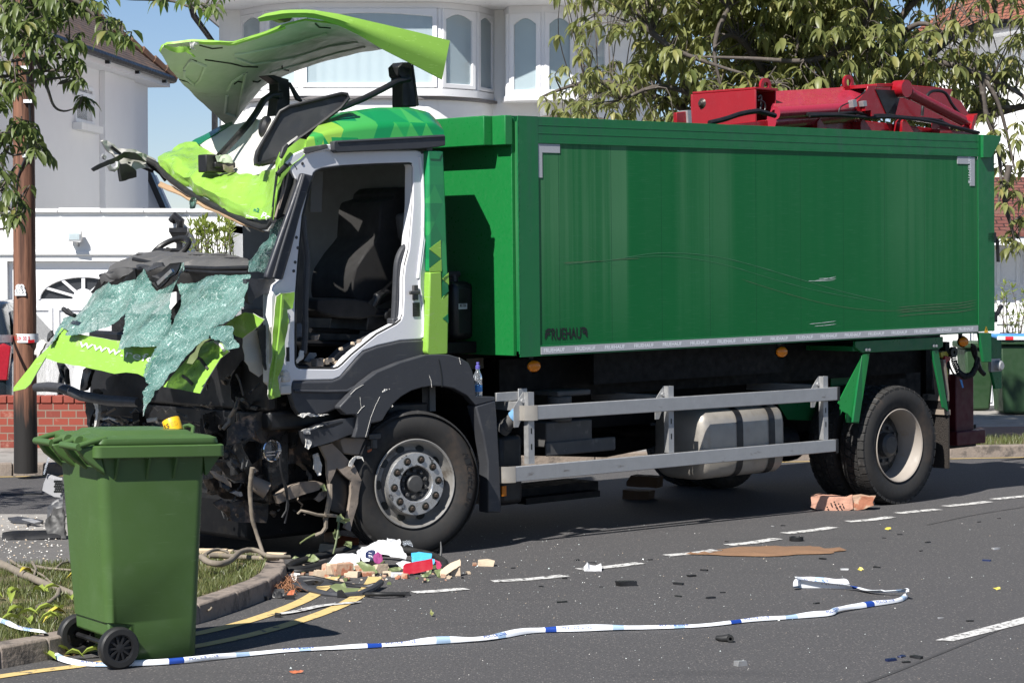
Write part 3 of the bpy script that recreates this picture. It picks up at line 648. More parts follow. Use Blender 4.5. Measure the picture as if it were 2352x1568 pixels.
# ------------------------------------------------------------------ garage wing on the left
YG = 31.0; gx0, gx1 = D(-160, 0, YG).x, D(523, 0, YG).x; gz = D(0, 489, YG).z
ga = thing('garage', 'white flat roofed garage with a fanlight door beside the timber pole', 'garage', (gx0 + 1.5, YG + 1, .1))
dxl, dxr, dzt = D(12, 0, YG).x, D(362, 0, YG).x, D(0, 600, YG).z
mb = MB(); mb.plate([(gx0, 0), (gx1, 0), (gx1, gz), (gx0, gz)], lambda a, b: V3((a, YG, b)), V3((0, .3, 0)), [[(dxl, .02), (dxr, .02), (dxr, dzt), (dxl, dzt)]])
mb.box((gx0, YG + .301, 0), (gx0 + .2, YG + 5, gz)); mb.box((gx1 - .2, YG + .301, 0), (gx1, YG + 5, gz)); mb.box((gx0, YG + 5.001, 0), (gx1, YG + 5.2, gz)); mb.build('wall', m_render, ga, world=True)
mb = MB(); n = 7
for i in range(n): mb.box((gx0 - .03 + (gx1 - gx0 + .06) * i / n, YG - .05, gz + .001), (gx0 - .03 + (gx1 - gx0 + .06) * (i + 1) / n - .006, YG + .33, gz + .06 + rng.uniform(-.004, .004)))
mb.build('coping', m_render, ga, world=True, bevel=.012)
mb = MB(); mb.box((gx0, YG + .2, gz - .25), (gx1, YG + 5.1, gz - .15)); mb.build('roof', m_lead, ga, world=True)
mb = MB(); pb(mb, -160, 577, 523, 586, YG - .035, .033); mb.build('lintel', m_render, ga, world=True, bevel=.01)
mb = MB(); cx, cz, ra = D(185, 0, YG).x, D(0, 687, YG).z, 102 / F * YG
arc = [(cx + ra * math.cos(a), cz + ra * .52 * math.sin(a)) for a in [math.pi * i / 24 for i in range(25)]]
mb.plate([(dxl + .003, .03), (dxr - .003, .03), (dxr - .003, dzt - .003), (dxl + .003, dzt - .003)], lambda a, b: V3((a, YG + .09, b)), V3((0, .05, 0)), [arc])
fr = .05                                                             # raised mouldings round the door panels
for (px0, px1) in ((22, 118), (126, 205), (213, 300)):
    for (py0, py1) in ((704, 812), (822, 930)):
        a, b = D(px0, py1, YG), D(px1, py0, YG)
        mb.plate([(a.x, a.z), (b.x, a.z), (b.x, b.z), (a.x, b.z)], lambda u, v: V3((u, YG + .087, v)), V3((0, -.022, 0)), [[(a.x + .05, a.z + .05), (b.x - .05, a.z + .05), (b.x - .05, b.z - .05), (a.x + .05, b.z - .05)]])
dr = mb.build('garage_door', m_upvc, ga, world=True, bevel=.008)
mb = MB(); mb.plate(arc, lambda a, b: V3((a, YG + .125, b)), V3((0, .01, 0))); mb.build('fanlight', m_fanlight, dr, world=True)
mb = MB()
for k in range(1, 6):
    a = math.pi * k / 6; mb.bar((cx + .1 * math.cos(a), YG + .10, cz + .06 * math.sin(a)), (cx + ra * math.cos(a), YG + .10, cz + ra * .52 * math.sin(a)), V3((-math.sin(a), 0, math.cos(a) * .7)) * .045, (0, .03, 0))
mb.tube([V3((x, YG + .09, z)) for x, z in arc], .022, 6); mb.lathe([(0, 0), (.14, 0), (.14, .05), (0, .05)], (cx, YG + .075, cz + .0), 1, 20); mb.build('glazing_bar', m_upvc, dr, world=True)
mb = MB(); a = D(157, 554, YG - .14); b = D(187, 530, YG - .14)
mb.hexa([V3((a.x, a.y - .05, a.z)), V3((b.x, b.y - .05, a.z - .02)), V3((b.x, YG - .04, a.z + .01)), V3((a.x, YG - .04, a.z + .01)), V3((a.x - .01, a.y - .02, b.z)), V3((b.x, b.y - .02, b.z)), V3((b.x - .01, YG - .06, b.z)), V3((a.x, YG - .06, b.z))])
mb.tube([V3(((a.x + b.x) / 2 + .02, YG - .08, a.z)), V3(((a.x + b.x) / 2 + .02, YG, a.z - .06))], .018, 8); fl = mb.build('floodlight', m_steel, ga, world=True, bevel=.006)
mb = MB(); mb.box((a.x + .012, a.y - .062, a.z + .02), (b.x - .02, a.y - .05, b.z - .02)); mb.build('lens', m_pane, fl, world=True)
mb = MB(); hx, hz = D(410, 0, YG - .12).x, D(0, 550, YG).z; t1 = .12
def fr4(x, y, h, z): return [V3((x - h, y - h, z)), V3((x + h, y - h, z)), V3((x + h, y + h, z)), V3((x - h, y + h, z))]
hy = YG - .13
mb.hexa(fr4(hx, hy, .045, hz - .05) + fr4(hx, hy, .115, hz + .09)); mb.hexa(fr4(hx, hy, .12, hz + .091) + fr4(hx, hy, .12, hz + .15))
mb.tube([V3((hx, hy, hz - .04)), V3((hx, hy, .1))], .042, 10); mb.tube([V3((hx, hy + .02, hz + .14)), V3((hx + .02, hy, hz + .24)), V3((hx - .06, hy + .02, hz + .30)), V3((hx - .10, hy + .05, hz + .24))], [.05, .055, .06, .06], 10)
mb.build('rainwater_hopper', m_gutter, ga, world=True)
# ------------------------------------------------------------------ left house with brown roof
lh = thing('house', 'white house with mossy brown tiled roof behind the timber pole', 'house', (-8, 40, .1))
c2 = V3((-6.80, 44, 0)); dv = V3((.0933, 1, 0)).normalized(); nv = V3((dv.y, -dv.x, 0)); zl = 5.36
c1 = c2 - dv * 14; mb = MB()
def wallpt(s, d, z): return c2 - dv * s + nv * d + V3((0, 0, z))
def wbox(mb, s0, s1, d0, d1, z0, z1, m=0):
    mb.hexa([wallpt(s0, d0, z0), wallpt(s1, d0, z0), wallpt(s1, d1, z0), wallpt(s0, d1, z0), wallpt(s0, d0, z1), wallpt(s1, d0, z1), wallpt(s1, d1, z1), wallpt(s0, d1, z1)], m)
wbox(mb, 0, 14, -7, 0, 0, zl); mb.build('wall', m_render2, lh, world=True)
def onwall(x, y, d=0):
    r = ray(x, y); t = ((c2 + nv * d - CAMP).dot(nv)) / r.dot(nv); p = CAMP + r * t; return (c2 - p).dot(dv), p.z
s0_, _ = onwall(298, 400); s1_, _ = onwall(229, 400)
mb = MB(); wbox(mb, s0_, s1_, .002, .10, 0, zl - .002); mb.build('chimney_breast', m_render2, lh, world=True)
wa, za = onwall(212, 290); wb_, zb = onwall(170, 190)
P0 = wallpt(wb_, .0, 0); fr_ = wframe(lh, 'window', (P0.x, P0.y), dv, wb_ - wa, za, zb, nv, .07, 0, None, m_darkroom, False)
mb = MB(); zmid = za + (zb - za) * .68; mb.hexa([wallpt(wb_, .0, zmid), wallpt(wa, .0, zmid), wallpt(wa, .05, zmid), wallpt(wb_, .05, zmid), wallpt(wb_, .0, zmid + .08), wallpt(wa, .0, zmid + .08), wallpt(wa, .05, zmid + .08), wallpt(wb_, .05, zmid + .08)]); mb.build('transom', m_upvc, fr_, world=True)
mb = MB(); wbox(mb, wa - .12, wb_ + .12, .002, .16, za - .13, za - .01); mb.build('sill', m_render, fr_, world=True)
mb = MB(); wbox(mb, -.35, 14.3, -7.4, .34, zl + .002, zl + .12); mb.build('soffit', m_render2, lh, world=True)
mb = MB(); mb.tube([wallpt(-.4, .40, zl + .15), wallpt(14.3, .40, zl + .15)], .07, 8); mb.tube([wallpt(-.42, .40, zl + .15), wallpt(-.42, -7.4, zl + .15)], .07, 8)
for s in range(0, 14, 2): wbox(mb, s + .2, s + .26, .34, .42, zl + .04, zl + .1)
mb.build('gutter', m_gutter, lh, world=True)
E1, E2 = wallpt(14.4, .42, zl + .16), wallpt(-.42, .42, zl + .16); W1, W2 = wallpt(14.4, -7.4, zl + .16), wallpt(-.42, -7.4, zl + .16)
H2 = wallpt(3.5, -3.5, zl + 3.6); H1 = wallpt(11, -3.5, zl + 3.6)
mb = MB(); mb.add([E1, E2, W2, W1, H1, H2], [(0, 4, 5, 1)[::-1], (1, 5, 2)[::-1], (2, 5, 4, 3)[::-1], (3, 4, 0)[::-1]])
ov_ = mb.build('roof', m_roofbrown, lh, world=True); uvproj(ov_, dv, V3((-nv.x * .74, -nv.y * .74, .68)))
mb = MB(); n = 22
for i in range(n):
    a, b = E2.lerp(H2, i / n), E2.lerp(H2, (i + .97) / n); mb.tube([a, b + V3((0, 0, .02))], [.10, .12], 8)
mb.build('ridge_tile', mat('ridge_tile_orange', (.15, .08, .05), .85, var=.35, sc=3, col2=(.11, .08, .06), c2=(.5, .6)), lh, world=True)
mb = MB(); e = E2; mb.tube([e + V3((.05 + .09 * math.cos(t) * (1 - t / 9), 0, .03 + .12 + .09 * math.sin(t) * (1 - t / 9))) for t in [i * .5 - 1.6 for i in range(14)]], .014, 6); mb.build('finial', m_gutter, lh, world=True)
mb = MB(); vs = [D(342, 398, 45.5), D(379, 480, 45.5), D(379, 700, 45.5), D(300, 700, 45.5), D(300, 398, 45.5)]; mb.solid(vs, [(0, 1, 2, 3, 4)], V3((0, 1, 0))); mb.build('side_wall', m_render2, lh, world=True)
mb = MB(); mb.bar(D(341, 393, 45.4), D(381, 484, 45.4), (0, .5, 0), (.10, 0, .04)); mb.build('verge_board', m_gutter, lh, world=True)
# ------------------------------------------------------------------ right house and its garage
rh_ = thing('house', 'house with orange red tiled roof behind the cherry tree', 'house', (9, 39, .1))
A = D(2150, 110, 38.0); B = D(2700, 20, 32.3); A.z = B.z = 0; e = (B - A).normalized(); n_ = V3((e.y, -e.x, 0)); ze = 5.5; LL = (B - A).length
def rb(s, d, z): return A + e * s + n_ * d + V3((0, 0, z))
def rbox(mb, s0, s1, d0, d1, z0, z1): mb.hexa([rb(s0, d1, z0), rb(s1, d1, z0), rb(s1, d0, z0), rb(s0, d0, z0), rb(s0, d1, z1), rb(s1, d1, z1), rb(s1, d0, z1), rb(s0, d0, z1)])
mb = MB(); rbox(mb, 0, LL, -7, 0, 0, ze); mb.build('wall', m_render, rh_, world=True)
mb = MB(); rbox(mb, -.4, LL + .4, -7.4, .35, ze + .002, ze + .1); mb.build('soffit', m_upvc, rh_, world=True)
mb = MB(); mb.tube([rb(-.4, .4, ze + .1), rb(LL, .4, ze + .1)], .06, 8); mb.build('gutter', m_gutter, rh_, world=True)
mb = MB(); q = [rb(-.45, .42, ze + .12), rb(LL + .4, .42, ze + .12), rb(LL + .4, -7.4, ze + .12), rb(-.45, -7.4, ze + .12), rb(2.4, -3.6, ze + 3.5), rb(LL - 2, -3.6, ze + 3.5)]
mb.add(q, [(0, 1, 5, 4), (1, 2, 5), (2, 3, 4, 5), (3, 0, 4)]); uvproj(mb.build('roof', m_roofred, rh_, world=True), e, V3((-n_.x * .74, -n_.y * .74, .68)))
YR = 31.5
rg = thing('garage', 'white panelled garage under a maroon tiled canopy right of the lorry', 'garage', (7.5, YR + 1, .1))
x0, x1 = D(2180, 0, YR).x, D(2640, 0, YR).x; zc = D(0, 545, YR).z; x2 = D(2220, 0, YR).x
mb = MB(); dz = D(0, 560, YR).z
mb.plate([(x0, 0), (x1, 0), (x1, zc), (x0, zc)], lambda a, b: V3((a, YR, b)), V3((0, .25, 0)), [[(x0 + .3, .02), (x1 - .3, .02), (x1 - .3, dz), (x0 + .3, dz)]])
mb.box((x0, YR + .251, 0), (x0 + .2, YR + 5, zc)); mb.box((x1 - .2, YR + .251, 0), (x1, YR + 5, zc)); mb.box((x0, YR + 5.001, 0), (x1, YR + 5.2, zc)); mb.build('wall', m_render, rg, world=True)
mb = MB(); mb.box((x0 + .303, YR + .08, .03), (x1 - .303, YR + .12, dz - .003))
k = 0; px = 2228
for i in range(5):
    xa, xb = D(2233 + i * 62, 0, YR).x, D(2233 + i * 62 + 54, 0, YR).x
    for (ya_, yb_) in ((575, 655), (665, 745), (755, 835), (845, 925)):
        zb_, za_ = D(0, ya_, YR).z, D(0, yb_, YR).z
        mb.plate([(xa, za_), (xb, za_), (xb, zb_), (xa, zb_)], lambda u, v: V3((u, YR + .079, v)), V3((0, -.02, 0)), [[(xa + .05, za_ + .05), (xb - .05, za_ + .05), (xb - .05, zb_ - .05), (xa + .05, zb_ - .05)]])
mb.build('garage_door', m_upvc, rg, world=True, bevel=.008)
mb = MB(); za_, zb_ = D(0, 533, YR - .5).z, D(0, 412, YR + .6).z
mb.solid([V3((x0 - .4, YR - .55, za_)), V3((x1 + .4, YR - .55, za_)), V3((x1 + .4, YR + 1.0, zb_ + .05)), V3((x0 - .4, YR + 1.0, zb_ + .05))], [(0, 1, 2, 3)], V3((0, 0, -.06)))
uvproj(mb.build('roof', m_roofmar, rg, world=True), (1, 0, 0), (0, .8, .6))
mb = MB(); mb.box((x0 - .4, YR - .53, za_ - .17), (x1 + .4, YR - .49, za_ - .065)); mb.box((x0 - .4, YR - .485, za_ - .17), (x1 + .4, YR - .002, za_ - .14)); mb.build('fascia', m_upvc, rg, world=True)
mb = MB(); mb.box((x0, YR + 1.0, zc), (x1, YR + 5.2, zb_)); mb.build('upper_wall', m_render, rg, world=True)
# ------------------------------------------------------------------ brick garden wall
YW = 23.8; wx0, wx1 = D(-300, 0, YW).x, D(430, 0, YW).x; wz = D(0, 926, YW).z
bw = thing('garden_wall', 'low red brick garden wall running behind the timber pole', 'wall', (wx0 + 1.8, YW + .1, .1))
mb = MB(); mb.box((wx0, YW, .0), (wx1, YW + .21, wz)); uvproj(mb.build('brickwork', m_brick, bw, world=True), (1, .3, 0), (0, 0, 1))
mb = MB(); x = wx0
while x < wx1:
    mb.box((x, YW - .012, wz + .003), (x + .104, YW + .222, wz + .075)); x += .114
mb.build('coping', mat('coping_brick', (.25, .055, .036), .9, var=.35, sc=7, bmp=.3, bsc=50), bw, world=True, bevel=.006)
# ------------------------------------------------------------------ parked hatchback on the drive
car = thing('parked_car', 'dark hatchback with red tail light parked behind the brick wall', 'car', (-6.28, 27.3, .1))
X1 = -5.42; XC = X1 - .86; Y0_ = 25.35; zg = .1
prof = [(0.0, .30), (-.02, .55), (.03, .85), (.10, .98), (.55, 1.40), (.9, 1.46), (1.7, 1.47), (2.2, 1.38), (2.95, 1.02), (3.7, .85), (3.85, .6), (3.82, .3)]
def carsec(f, zt):                                                   # half-width factor by height
    return .86 if zt < .95 else .86 - (zt - .95) * .42
mb = MB(); L_ = []
for sgn in (-1, -.92, 0, .92, 1):
    ln = []
    for (y, z) in prof:
        h = carsec(0, z); dz = 0 if abs(sgn) < .95 else -.03
        ln.append(V3((XC + sgn * h, Y0_ + y + (.06 if abs(sgn) == 1 else 0) * (1 if y < 2 else -1), zg + z + dz * (z > .9))))
    L_.append(ln)
vs = [p for l in L_ for p in l]; n = len(prof)
fs = [(i * n + j, i * n + j + 1, (i + 1) * n + j + 1, (i + 1) * n + j) for i in range(4) for j in range(n - 1)]
for i in (0, 4): fs.append(tuple(i * n + j for j in range(n)))
mb.add(vs, fs); bd_ = mb.build('body', m_carpaint, car, world=True, ang=50)
mb = MB()
sw = [(.62, 1.02), (.80, 1.34), (1.35, 1.38), (1.40, 1.02)], [(1.47, 1.02), (1.45, 1.38), (2.0, 1.33), (2.75, 1.02)]
for q in sw:
    mb.plate(q, lambda a, b: V3((XC + carsec(0, b) + .006, Y0_ + a, zg + b)), V3((-.02, 0, 0)))
mb.plate([(-.62, 1.0), (.62, 1.0), (.5, 1.34), (-.5, 1.34)], lambda a, b: V3((XC + a, Y0_ + .10 + (b - .98) * 1.07 - .012, zg + b)), V3((0, .02, 0))); mb.build('window', m_carglass, car, world=True)
mb = MB(); mb.plate([(.52, .62), (.84, .62), (.87, .98), (.78, 1.02), (.66, .95), (.55, .8)], lambda a, b: V3((XC + a, Y0_ - .035 + max(0, b - .85) * .4, zg + b)), V3((0, .08, 0))); mb.build('tail_light', m_taillight, car, world=True, bevel=.01)
mb = MB(); mb.plate([(.08, .26), (.45, .26), (2.9, .26), (3.6, .26), (3.6, .78), (2.8, .92), (.35, .92), (.1, .8)], lambda a, b: V3((X1 + .004, Y0_ + a, zg + b)), V3((-.02, 0, 0)), m=(0, 0, 0)); mb.build('door_panel', m_carsheen, car, world=True, bevel=.01)
for yy in (.62, 3.05):
    for sx_ in (1, -1):
        xw = XC + sx_ * .80; mb = MB(); mb.lathe([(.19, -.09), (.30, -.09), (.315, -.05), (.315, .05), (.30, .09), (.19, .09)], (xw, Y0_ + yy, zg + .315), 0, 28); wl = mb.build('wheel', m_tyre, car, world=True)
        mb = MB(); mb.lathe([(0, .075), (.05, .08), (.19, .06), (.19, .09)] if sx_ > 0 else [(.19, -.09), (.19, -.06), (.05, -.08), (0, -.075)], (xw, Y0_ + yy, zg + .315), 0, 24); mb.build('rim', m_alloy, wl, world=True)
# ------------------------------------------------------------------ timber pole
pp = G(62, 1073, .1); po = thing('utility_pole', 'brown timber utility pole tarred black at its foot', 'pole', pp)
mb = MB(); k = 26
mb.tube([pp + V3((.004 * i / k - .012 + .004 * nz((i, 0, 0), .7), 0, 8.2 * i / k - .05)) for i in range(k + 1)], [.107 - .024 * i / k + .002 * nz((i, 3, 0), .9) for i in range(k + 1)], 24, cap=True); mb.build('shaft', m_wood, po, world=True)
def polept(x, y, r=.118):                                             # point on the pole's camera-facing surface
    p = D(x, y, pp.y); dx = max(-r * .95, min(r * .95, p.x - pp.x)); q = V3((pp.x + dx, pp.y - math.sqrt(r * r - dx * dx), p.z)); return q
mb = MB(); mb.tube([polept(*zz(z1, [q])[0], .108) for q in [(195, 300), (200, 470), (208, 560), (216, 690), (222, 800), (224, 880), (212, 980), (200, 1090), (170, 1160), (140, 1240), (130, 1330), (128, 1450), (127, 1570)]], .011, 8)
mb.tube([polept(*zz(z1, [q])[0], .11) for q in [(133, 430), (134, 560), (138, 700)]], .008, 6); mb.build('cable', m_cord, po, world=True)
mb = MB()
for q in ((208, 712), (200, 1090), (188, 480)):
    c = polept(*z1(*q), .112); mb.box(c - V3((.035, .014, .015)), c + V3((.04, .01, .015)))
mb.build('cable_clip', m_refl2, po, world=True)
mb = MB()
for (tx, x0, x1, y) in (('38', 137, 182, 617), ('125', 132, 188, 645)):
    for i, ch in enumerate(tx):
        xa = x0 + (x1 - x0) * i / len(tx); xb = x0 + (x1 - x0) * (i + .8) / len(tx); c = polept(*z3((xa + xb) / 2, y - 11), .112); mb.lathe([(0, -.006), (.026, -.006), (.026, .01)], c, 1, 16)
c = polept(*z3(160, 656), .113); mb.box(c - V3((.05, .006, .012)), c + V3((.05, .015, .012))); np_ = mb.build('number_plate', m_refl2, po, world=True)
mb = MB()
for (tx, x0, x1, y) in (('38', 137, 182, 617), ('125', 132, 188, 645)):
    for i, ch in enumerate(tx):
        xa = x0 + (x1 - x0) * i / len(tx); xb = x0 + (x1 - x0) * (i + .8) / len(tx); c = polept(*z3((xa + xb) / 2, y - 11), .112) - V3((0, .008, 0)); put_text(mb, ch, c + V3((-.010, 0, -.017)), c + V3((.010, 0, -.017)), (0, 0, .034), (0, 0, 0))
mb.build('number', m_letter, np_, world=True)
# red and white cordon tape tied round the pole
tp = thing('barrier_tape', 'red and white DO NOT CROSS tape tied round the timber pole', 'tape', pp + V3((0, 0, 1.15)))
mb = MB(); za, zb = D(0, 786, pp.y).z, D(0, 766, pp.y).z; ring = []
for i in range(25):
    a = math.pi * 2 * i / 24; ring.append((pp.x + .111 * math.cos(a), pp.y + .111 * math.sin(a)))
mb.add([V3((x, y, za)) for x, y in ring] + [V3((x, y, zb)) for x, y in ring], [(i, i + 1, i + 26, i + 25) for i in range(24)])
q0 = V3((pp.x - .112, pp.y - .02, zb - .01)); q1 = D(-140, 768, pp.y - 2.4)
mb.add([q0, q1, q1 - V3((0, 0, .07)), q0 - V3((0, 0, .07))], [(0, 1, 2, 3)]); mb.add([polept(52, 787, .113), polept(84, 784, .113), polept(84, 778, .114), polept(60, 779, .114)], [(0, 1, 2, 3)]); mb.build('strip', m_tapew, tp, world=True)
mb = MB(); zc_ = (za + zb) / 2
for i, ch in enumerate('E DO NOT CROSS'[::-1]):
    if ch == ' ': continue
    an = -math.pi * .93 + i * .135
    c = V3((pp.x + .1125 * math.cos(an), pp.y + .1125 * math.sin(an), zc_)); t = V3((-math.sin(an), math.cos(an), 0)) * .0068
    put_text(mb, ch, c + t + V3((0, 0, .017)), c - t + V3((0, 0, .017)), (0, 0, -.034), V3((math.cos(an), math.sin(an), 0)) * .002, offset=.02)
c0 = polept(80, 783, .116); mb.add([polept(70, 787, .1155), polept(83, 786, .1155), polept(83, 779, .1155), polept(70, 780, .1155)], [(0, 1, 2, 3)])
mb.build('lettering', m_tapered, tp, world=True)
# ------------------------------------------------------------------ far bins on the right
YB = 31.0 - .6
fb = thing('wheelie_bin', 'dark green bin with a blue lid standing behind the lorry tail', 'bin', (D(2335, 0, 28.5).x, 28.8, .1))
def binbox(mb, xa, xb, ya, yb, Y, dep, tap=.06):
    a, b = D(xa, yb, Y), D(xb, ya, Y); mb.hexa([V3((a.x + tap, Y + tap, a.z)), V3((b.x - tap, Y + tap, a.z)), V3((b.x - tap, Y + dep - tap, a.z)), V3((a.x + tap, Y + dep - tap, a.z)), V3((a.x, Y, b.z)), V3((b.x, Y, b.z)), V3((b.x, Y + dep, b.z)), V3((a.x, Y + dep, b.z))])
Yb = 29.3
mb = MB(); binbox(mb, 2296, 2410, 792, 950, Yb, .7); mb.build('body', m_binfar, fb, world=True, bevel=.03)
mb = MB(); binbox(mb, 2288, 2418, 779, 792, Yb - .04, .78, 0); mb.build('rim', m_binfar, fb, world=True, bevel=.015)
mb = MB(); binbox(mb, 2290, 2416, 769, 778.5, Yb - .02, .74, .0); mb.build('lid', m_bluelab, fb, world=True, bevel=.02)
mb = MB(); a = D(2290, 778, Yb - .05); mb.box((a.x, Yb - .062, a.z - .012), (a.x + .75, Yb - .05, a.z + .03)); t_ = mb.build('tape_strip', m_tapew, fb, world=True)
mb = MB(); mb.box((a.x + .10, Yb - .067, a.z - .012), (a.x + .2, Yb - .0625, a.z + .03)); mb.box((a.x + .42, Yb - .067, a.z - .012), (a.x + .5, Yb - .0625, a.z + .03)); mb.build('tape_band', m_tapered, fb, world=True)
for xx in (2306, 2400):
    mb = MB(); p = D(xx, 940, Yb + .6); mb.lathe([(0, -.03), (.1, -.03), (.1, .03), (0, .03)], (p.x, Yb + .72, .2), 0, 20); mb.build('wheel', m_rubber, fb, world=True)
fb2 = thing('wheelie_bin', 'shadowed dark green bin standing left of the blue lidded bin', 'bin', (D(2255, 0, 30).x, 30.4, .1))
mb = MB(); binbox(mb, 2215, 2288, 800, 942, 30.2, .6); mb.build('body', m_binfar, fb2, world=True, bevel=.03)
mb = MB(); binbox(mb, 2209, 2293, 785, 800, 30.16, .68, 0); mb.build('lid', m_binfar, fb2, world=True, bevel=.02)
# ================================================================== LORRY
lorry = thing('lorry', 'wrecked green tipper lorry with a crushed lime cab front and torn up roof', 'lorry', None, M=TM)
def B(mb, name, m, par=None, ang=35, bevel=0): return mb.build(name, m, par if par is not None else lorry, ang, bevel)
def sp(px, v, off, m=(0, 0, 0), holes=(), res=None, disp=None, rg=None, mb=None):   # plate in a plane of constant v from photo outline
    mb = mb or MB(); o2 = [S(x, y, v) for x, y in px]; hh = [[(q.x, q.z) for q in (S(x, y, v) for x, y in h)] for h in holes]
    mb.plate([(q.x, q.z) for q in o2], lambda a, b: V3((a, v, b)), V3(off), hh, m, res, disp, rg); return mb
def gz_(u): return -u * EPS                                           # ground height below the tilted frame
# ---- container
ub = S(2248, 768, 0).x; cu0 = 0.0; CWd = 2.5
wb0, wt0 = S(1203, 820, 0).z, S(1195, 266, 0).z
up = S(1238, 500, 0).x; ue = S(2284, 500, 0).x
con = MB(); con.box((0, .008, wb0 + .04), (ub, .075, wt0 - .04)); con.box((0, CWd - .075, wb0 + .04), (ub, CWd - .035, wt0 - .04)); con.box((.02, .0751, wb0 + .041), (ue - .03, CWd - .0751, wb0 + .09))
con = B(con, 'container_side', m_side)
mb = MB(); mb.box((0, 0, wb0), (up, .0075, wt0)); mb.box((ub, 0, wb0 + .01), (ue, .0075, wt0)); rl = S(1700, 290, 0)
hT = wt0 - S(1240, 325, 0).z; mb.box((up + .001, .001, wt0 - hT), (ub - .001, .0076, wt0 - .002)); mb.box((up + .001, -.001, wt0 - hT - .012), (ub - .001, .0077, wt0 - hT - .0005))
for k in (.33, .66): mb.box((up + .001, -.001, wt0 - hT * k - .004), (ub - .001, .0008, wt0 - hT * k))
mb.box((up + .001, .0015, wb0), (ub - .001, .0074, wb0 + .075)); mb.box((0, .0765, wt0 - .11), (ue, .14, wt0 + .004)); mb.box((0, CWd - .14, wt0 - .11), (ue, CWd, wt0 + .004))
q = [S(2284, 312, 0), S(2292, 312, 0), S(2292, 322, 0), S(2270, 362, 0), S(2252, 362, 0), S(2252, 310, 0)]
mb.plate([(p.x, p.z) for p in q], lambda a, b: V3((a, -.03, b)), V3((0, .029, 0)))
B(mb, 'container_frame', m_bodyg2, con, bevel=.006)
mb = MB(); mb.box((-.03, .0351, wb0 + .01), (-.001, CWd - .0351, wt0 - .012)); B(mb, 'container_front_wall', m_bodyg, con, bevel=.004)
mb = MB(); vb = 2.4; mb.box((-.17, .16, wt0 - .20), (-.0305, vb, wt0 + .003)); mb.box((-.10, .02, wt0 - .2), (-.0308, .155, wt0 + .002)); B(mb, 'front_beam', m_bodyg, con, bevel=.006)
mb = MB(); mb.box((ue - .03, .0351, wb0 + .02), (ue, CWd - .0351, wt0 - .2)); mb.box((.03, .076, 2.2), (ub, .079, 2.3)); B(mb, 'tail_door', m_bodyg2, con)
mb = MB(); vs = []
mb.tube([V3((-.001 + rng.uniform(-.001, .001), .004 + rng.uniform(-.001, .001), wb0 + .02 + (wt0 - wb0 - .05) * i / 79)) for i in range(80)], [.005 + .0015 * (i % 2) for i in range(80)], 6)
B(mb, 'weld_bead', m_bodyg2, con)
# reflective strip with repeated print, corner marks
a, b = S(1243, 812, -.004), S(2247, 762, -.004); sh_ = .052
mb = MB(); zl_ = wb0 + .012; mb.box((a.x, -.004, zl_), (b.x, -.0005, zl_ + sh_)); rs = B(mb, 'reflective_strip', m_refl, con)
mb = MB(); pr = [1272, 1343, 1411, 1478, 1543, 1606, 1668, 1729, 1789, 1847, 1903, 1958, 2012, 2065, 2117, 2168, 2218]
for px in pr:
    mb = MB(); c = S(px, 780, 0).x; put_text(mb, 'FRUEHAUF', (c - .10, -.0045, zl_ + .014), (c + .10, -.0045, zl_ + .014), (0, 0, .026), (0, 0, 0), offset=.02); B(mb, 'strip_print', m_refl2, rs)
for (xs, xe, yt, vx0, vx1, yb, sgn) in ((1234, 1287, 326, 1234, 1247, 408, 1), (2200, 2240, 357, 2229, 2240, 427, -1)):
    mb = MB(); a, b = S(xs, yt, 0), S(xe, yt, 0); c, d = S(vx0, yt, 0), S(vx1, yb, 0); top = wt0 - hT - .016; hh = .06
    mb.box((a.x, .004, top - hh), (b.x, .0078, top)); mb.box((c.x, .004, d.z), (d.x, .0078, top - hh - .0005)); cm = B(mb, 'corner_mark', m_refl, con)
    mb = MB(); xm = (c.x + d.x) / 2; put_text(mb, 'FRUEHAUF', (xm + .02, .0035, d.z + .24), (xm + .02, .0035, d.z + .02), (.04, 0, 0), (0, 0, 0)) if sgn < 0 else put_text(mb, 'FRUEHAUF', (xm - .02, .0035, d.z + .02), (xm - .02, .0035, d.z + .26), (-.04, 0, 0), (0, 0, 0), offset=.01)
    if sgn < 0: mb.v = [(2 * xm - v[0], v[1], v[2]) for v in mb.v]
    B(mb, 'mark_print', m_refl2, cm)
# the maker's lettering: chopped F at either end
mb = MB(); a, b = S(1246, 780, .03), S(1344, 776, .03); hl = .078; put_text(mb, 'RUEHAU', (a.x + .065, .0055, a.z), (b.x - .062, .0055, a.z), (0, 0, hl), (0, 0, 0), offset=.018)
for (s, x0) in ((1, a.x), (-1, b.x)):
    for (q) in ([(0, .0), (.022, .02), (.022, .04), (0, .022)], [(0, .028), (.05, .034), (.05, .052), (.012, .052), (0, .044)], [(.0, .05), (.008, .066), (.03, hl), (.058, hl), (.058, .060), (.02, .058)]):
        mb.add([V3((x0 + s * x, .0055, a.z + z)) for x, z in q], [tuple(range(len(q)))[::1 if s > 0 else -1]])
B(mb, 'maker_lettering', m_letter, con)
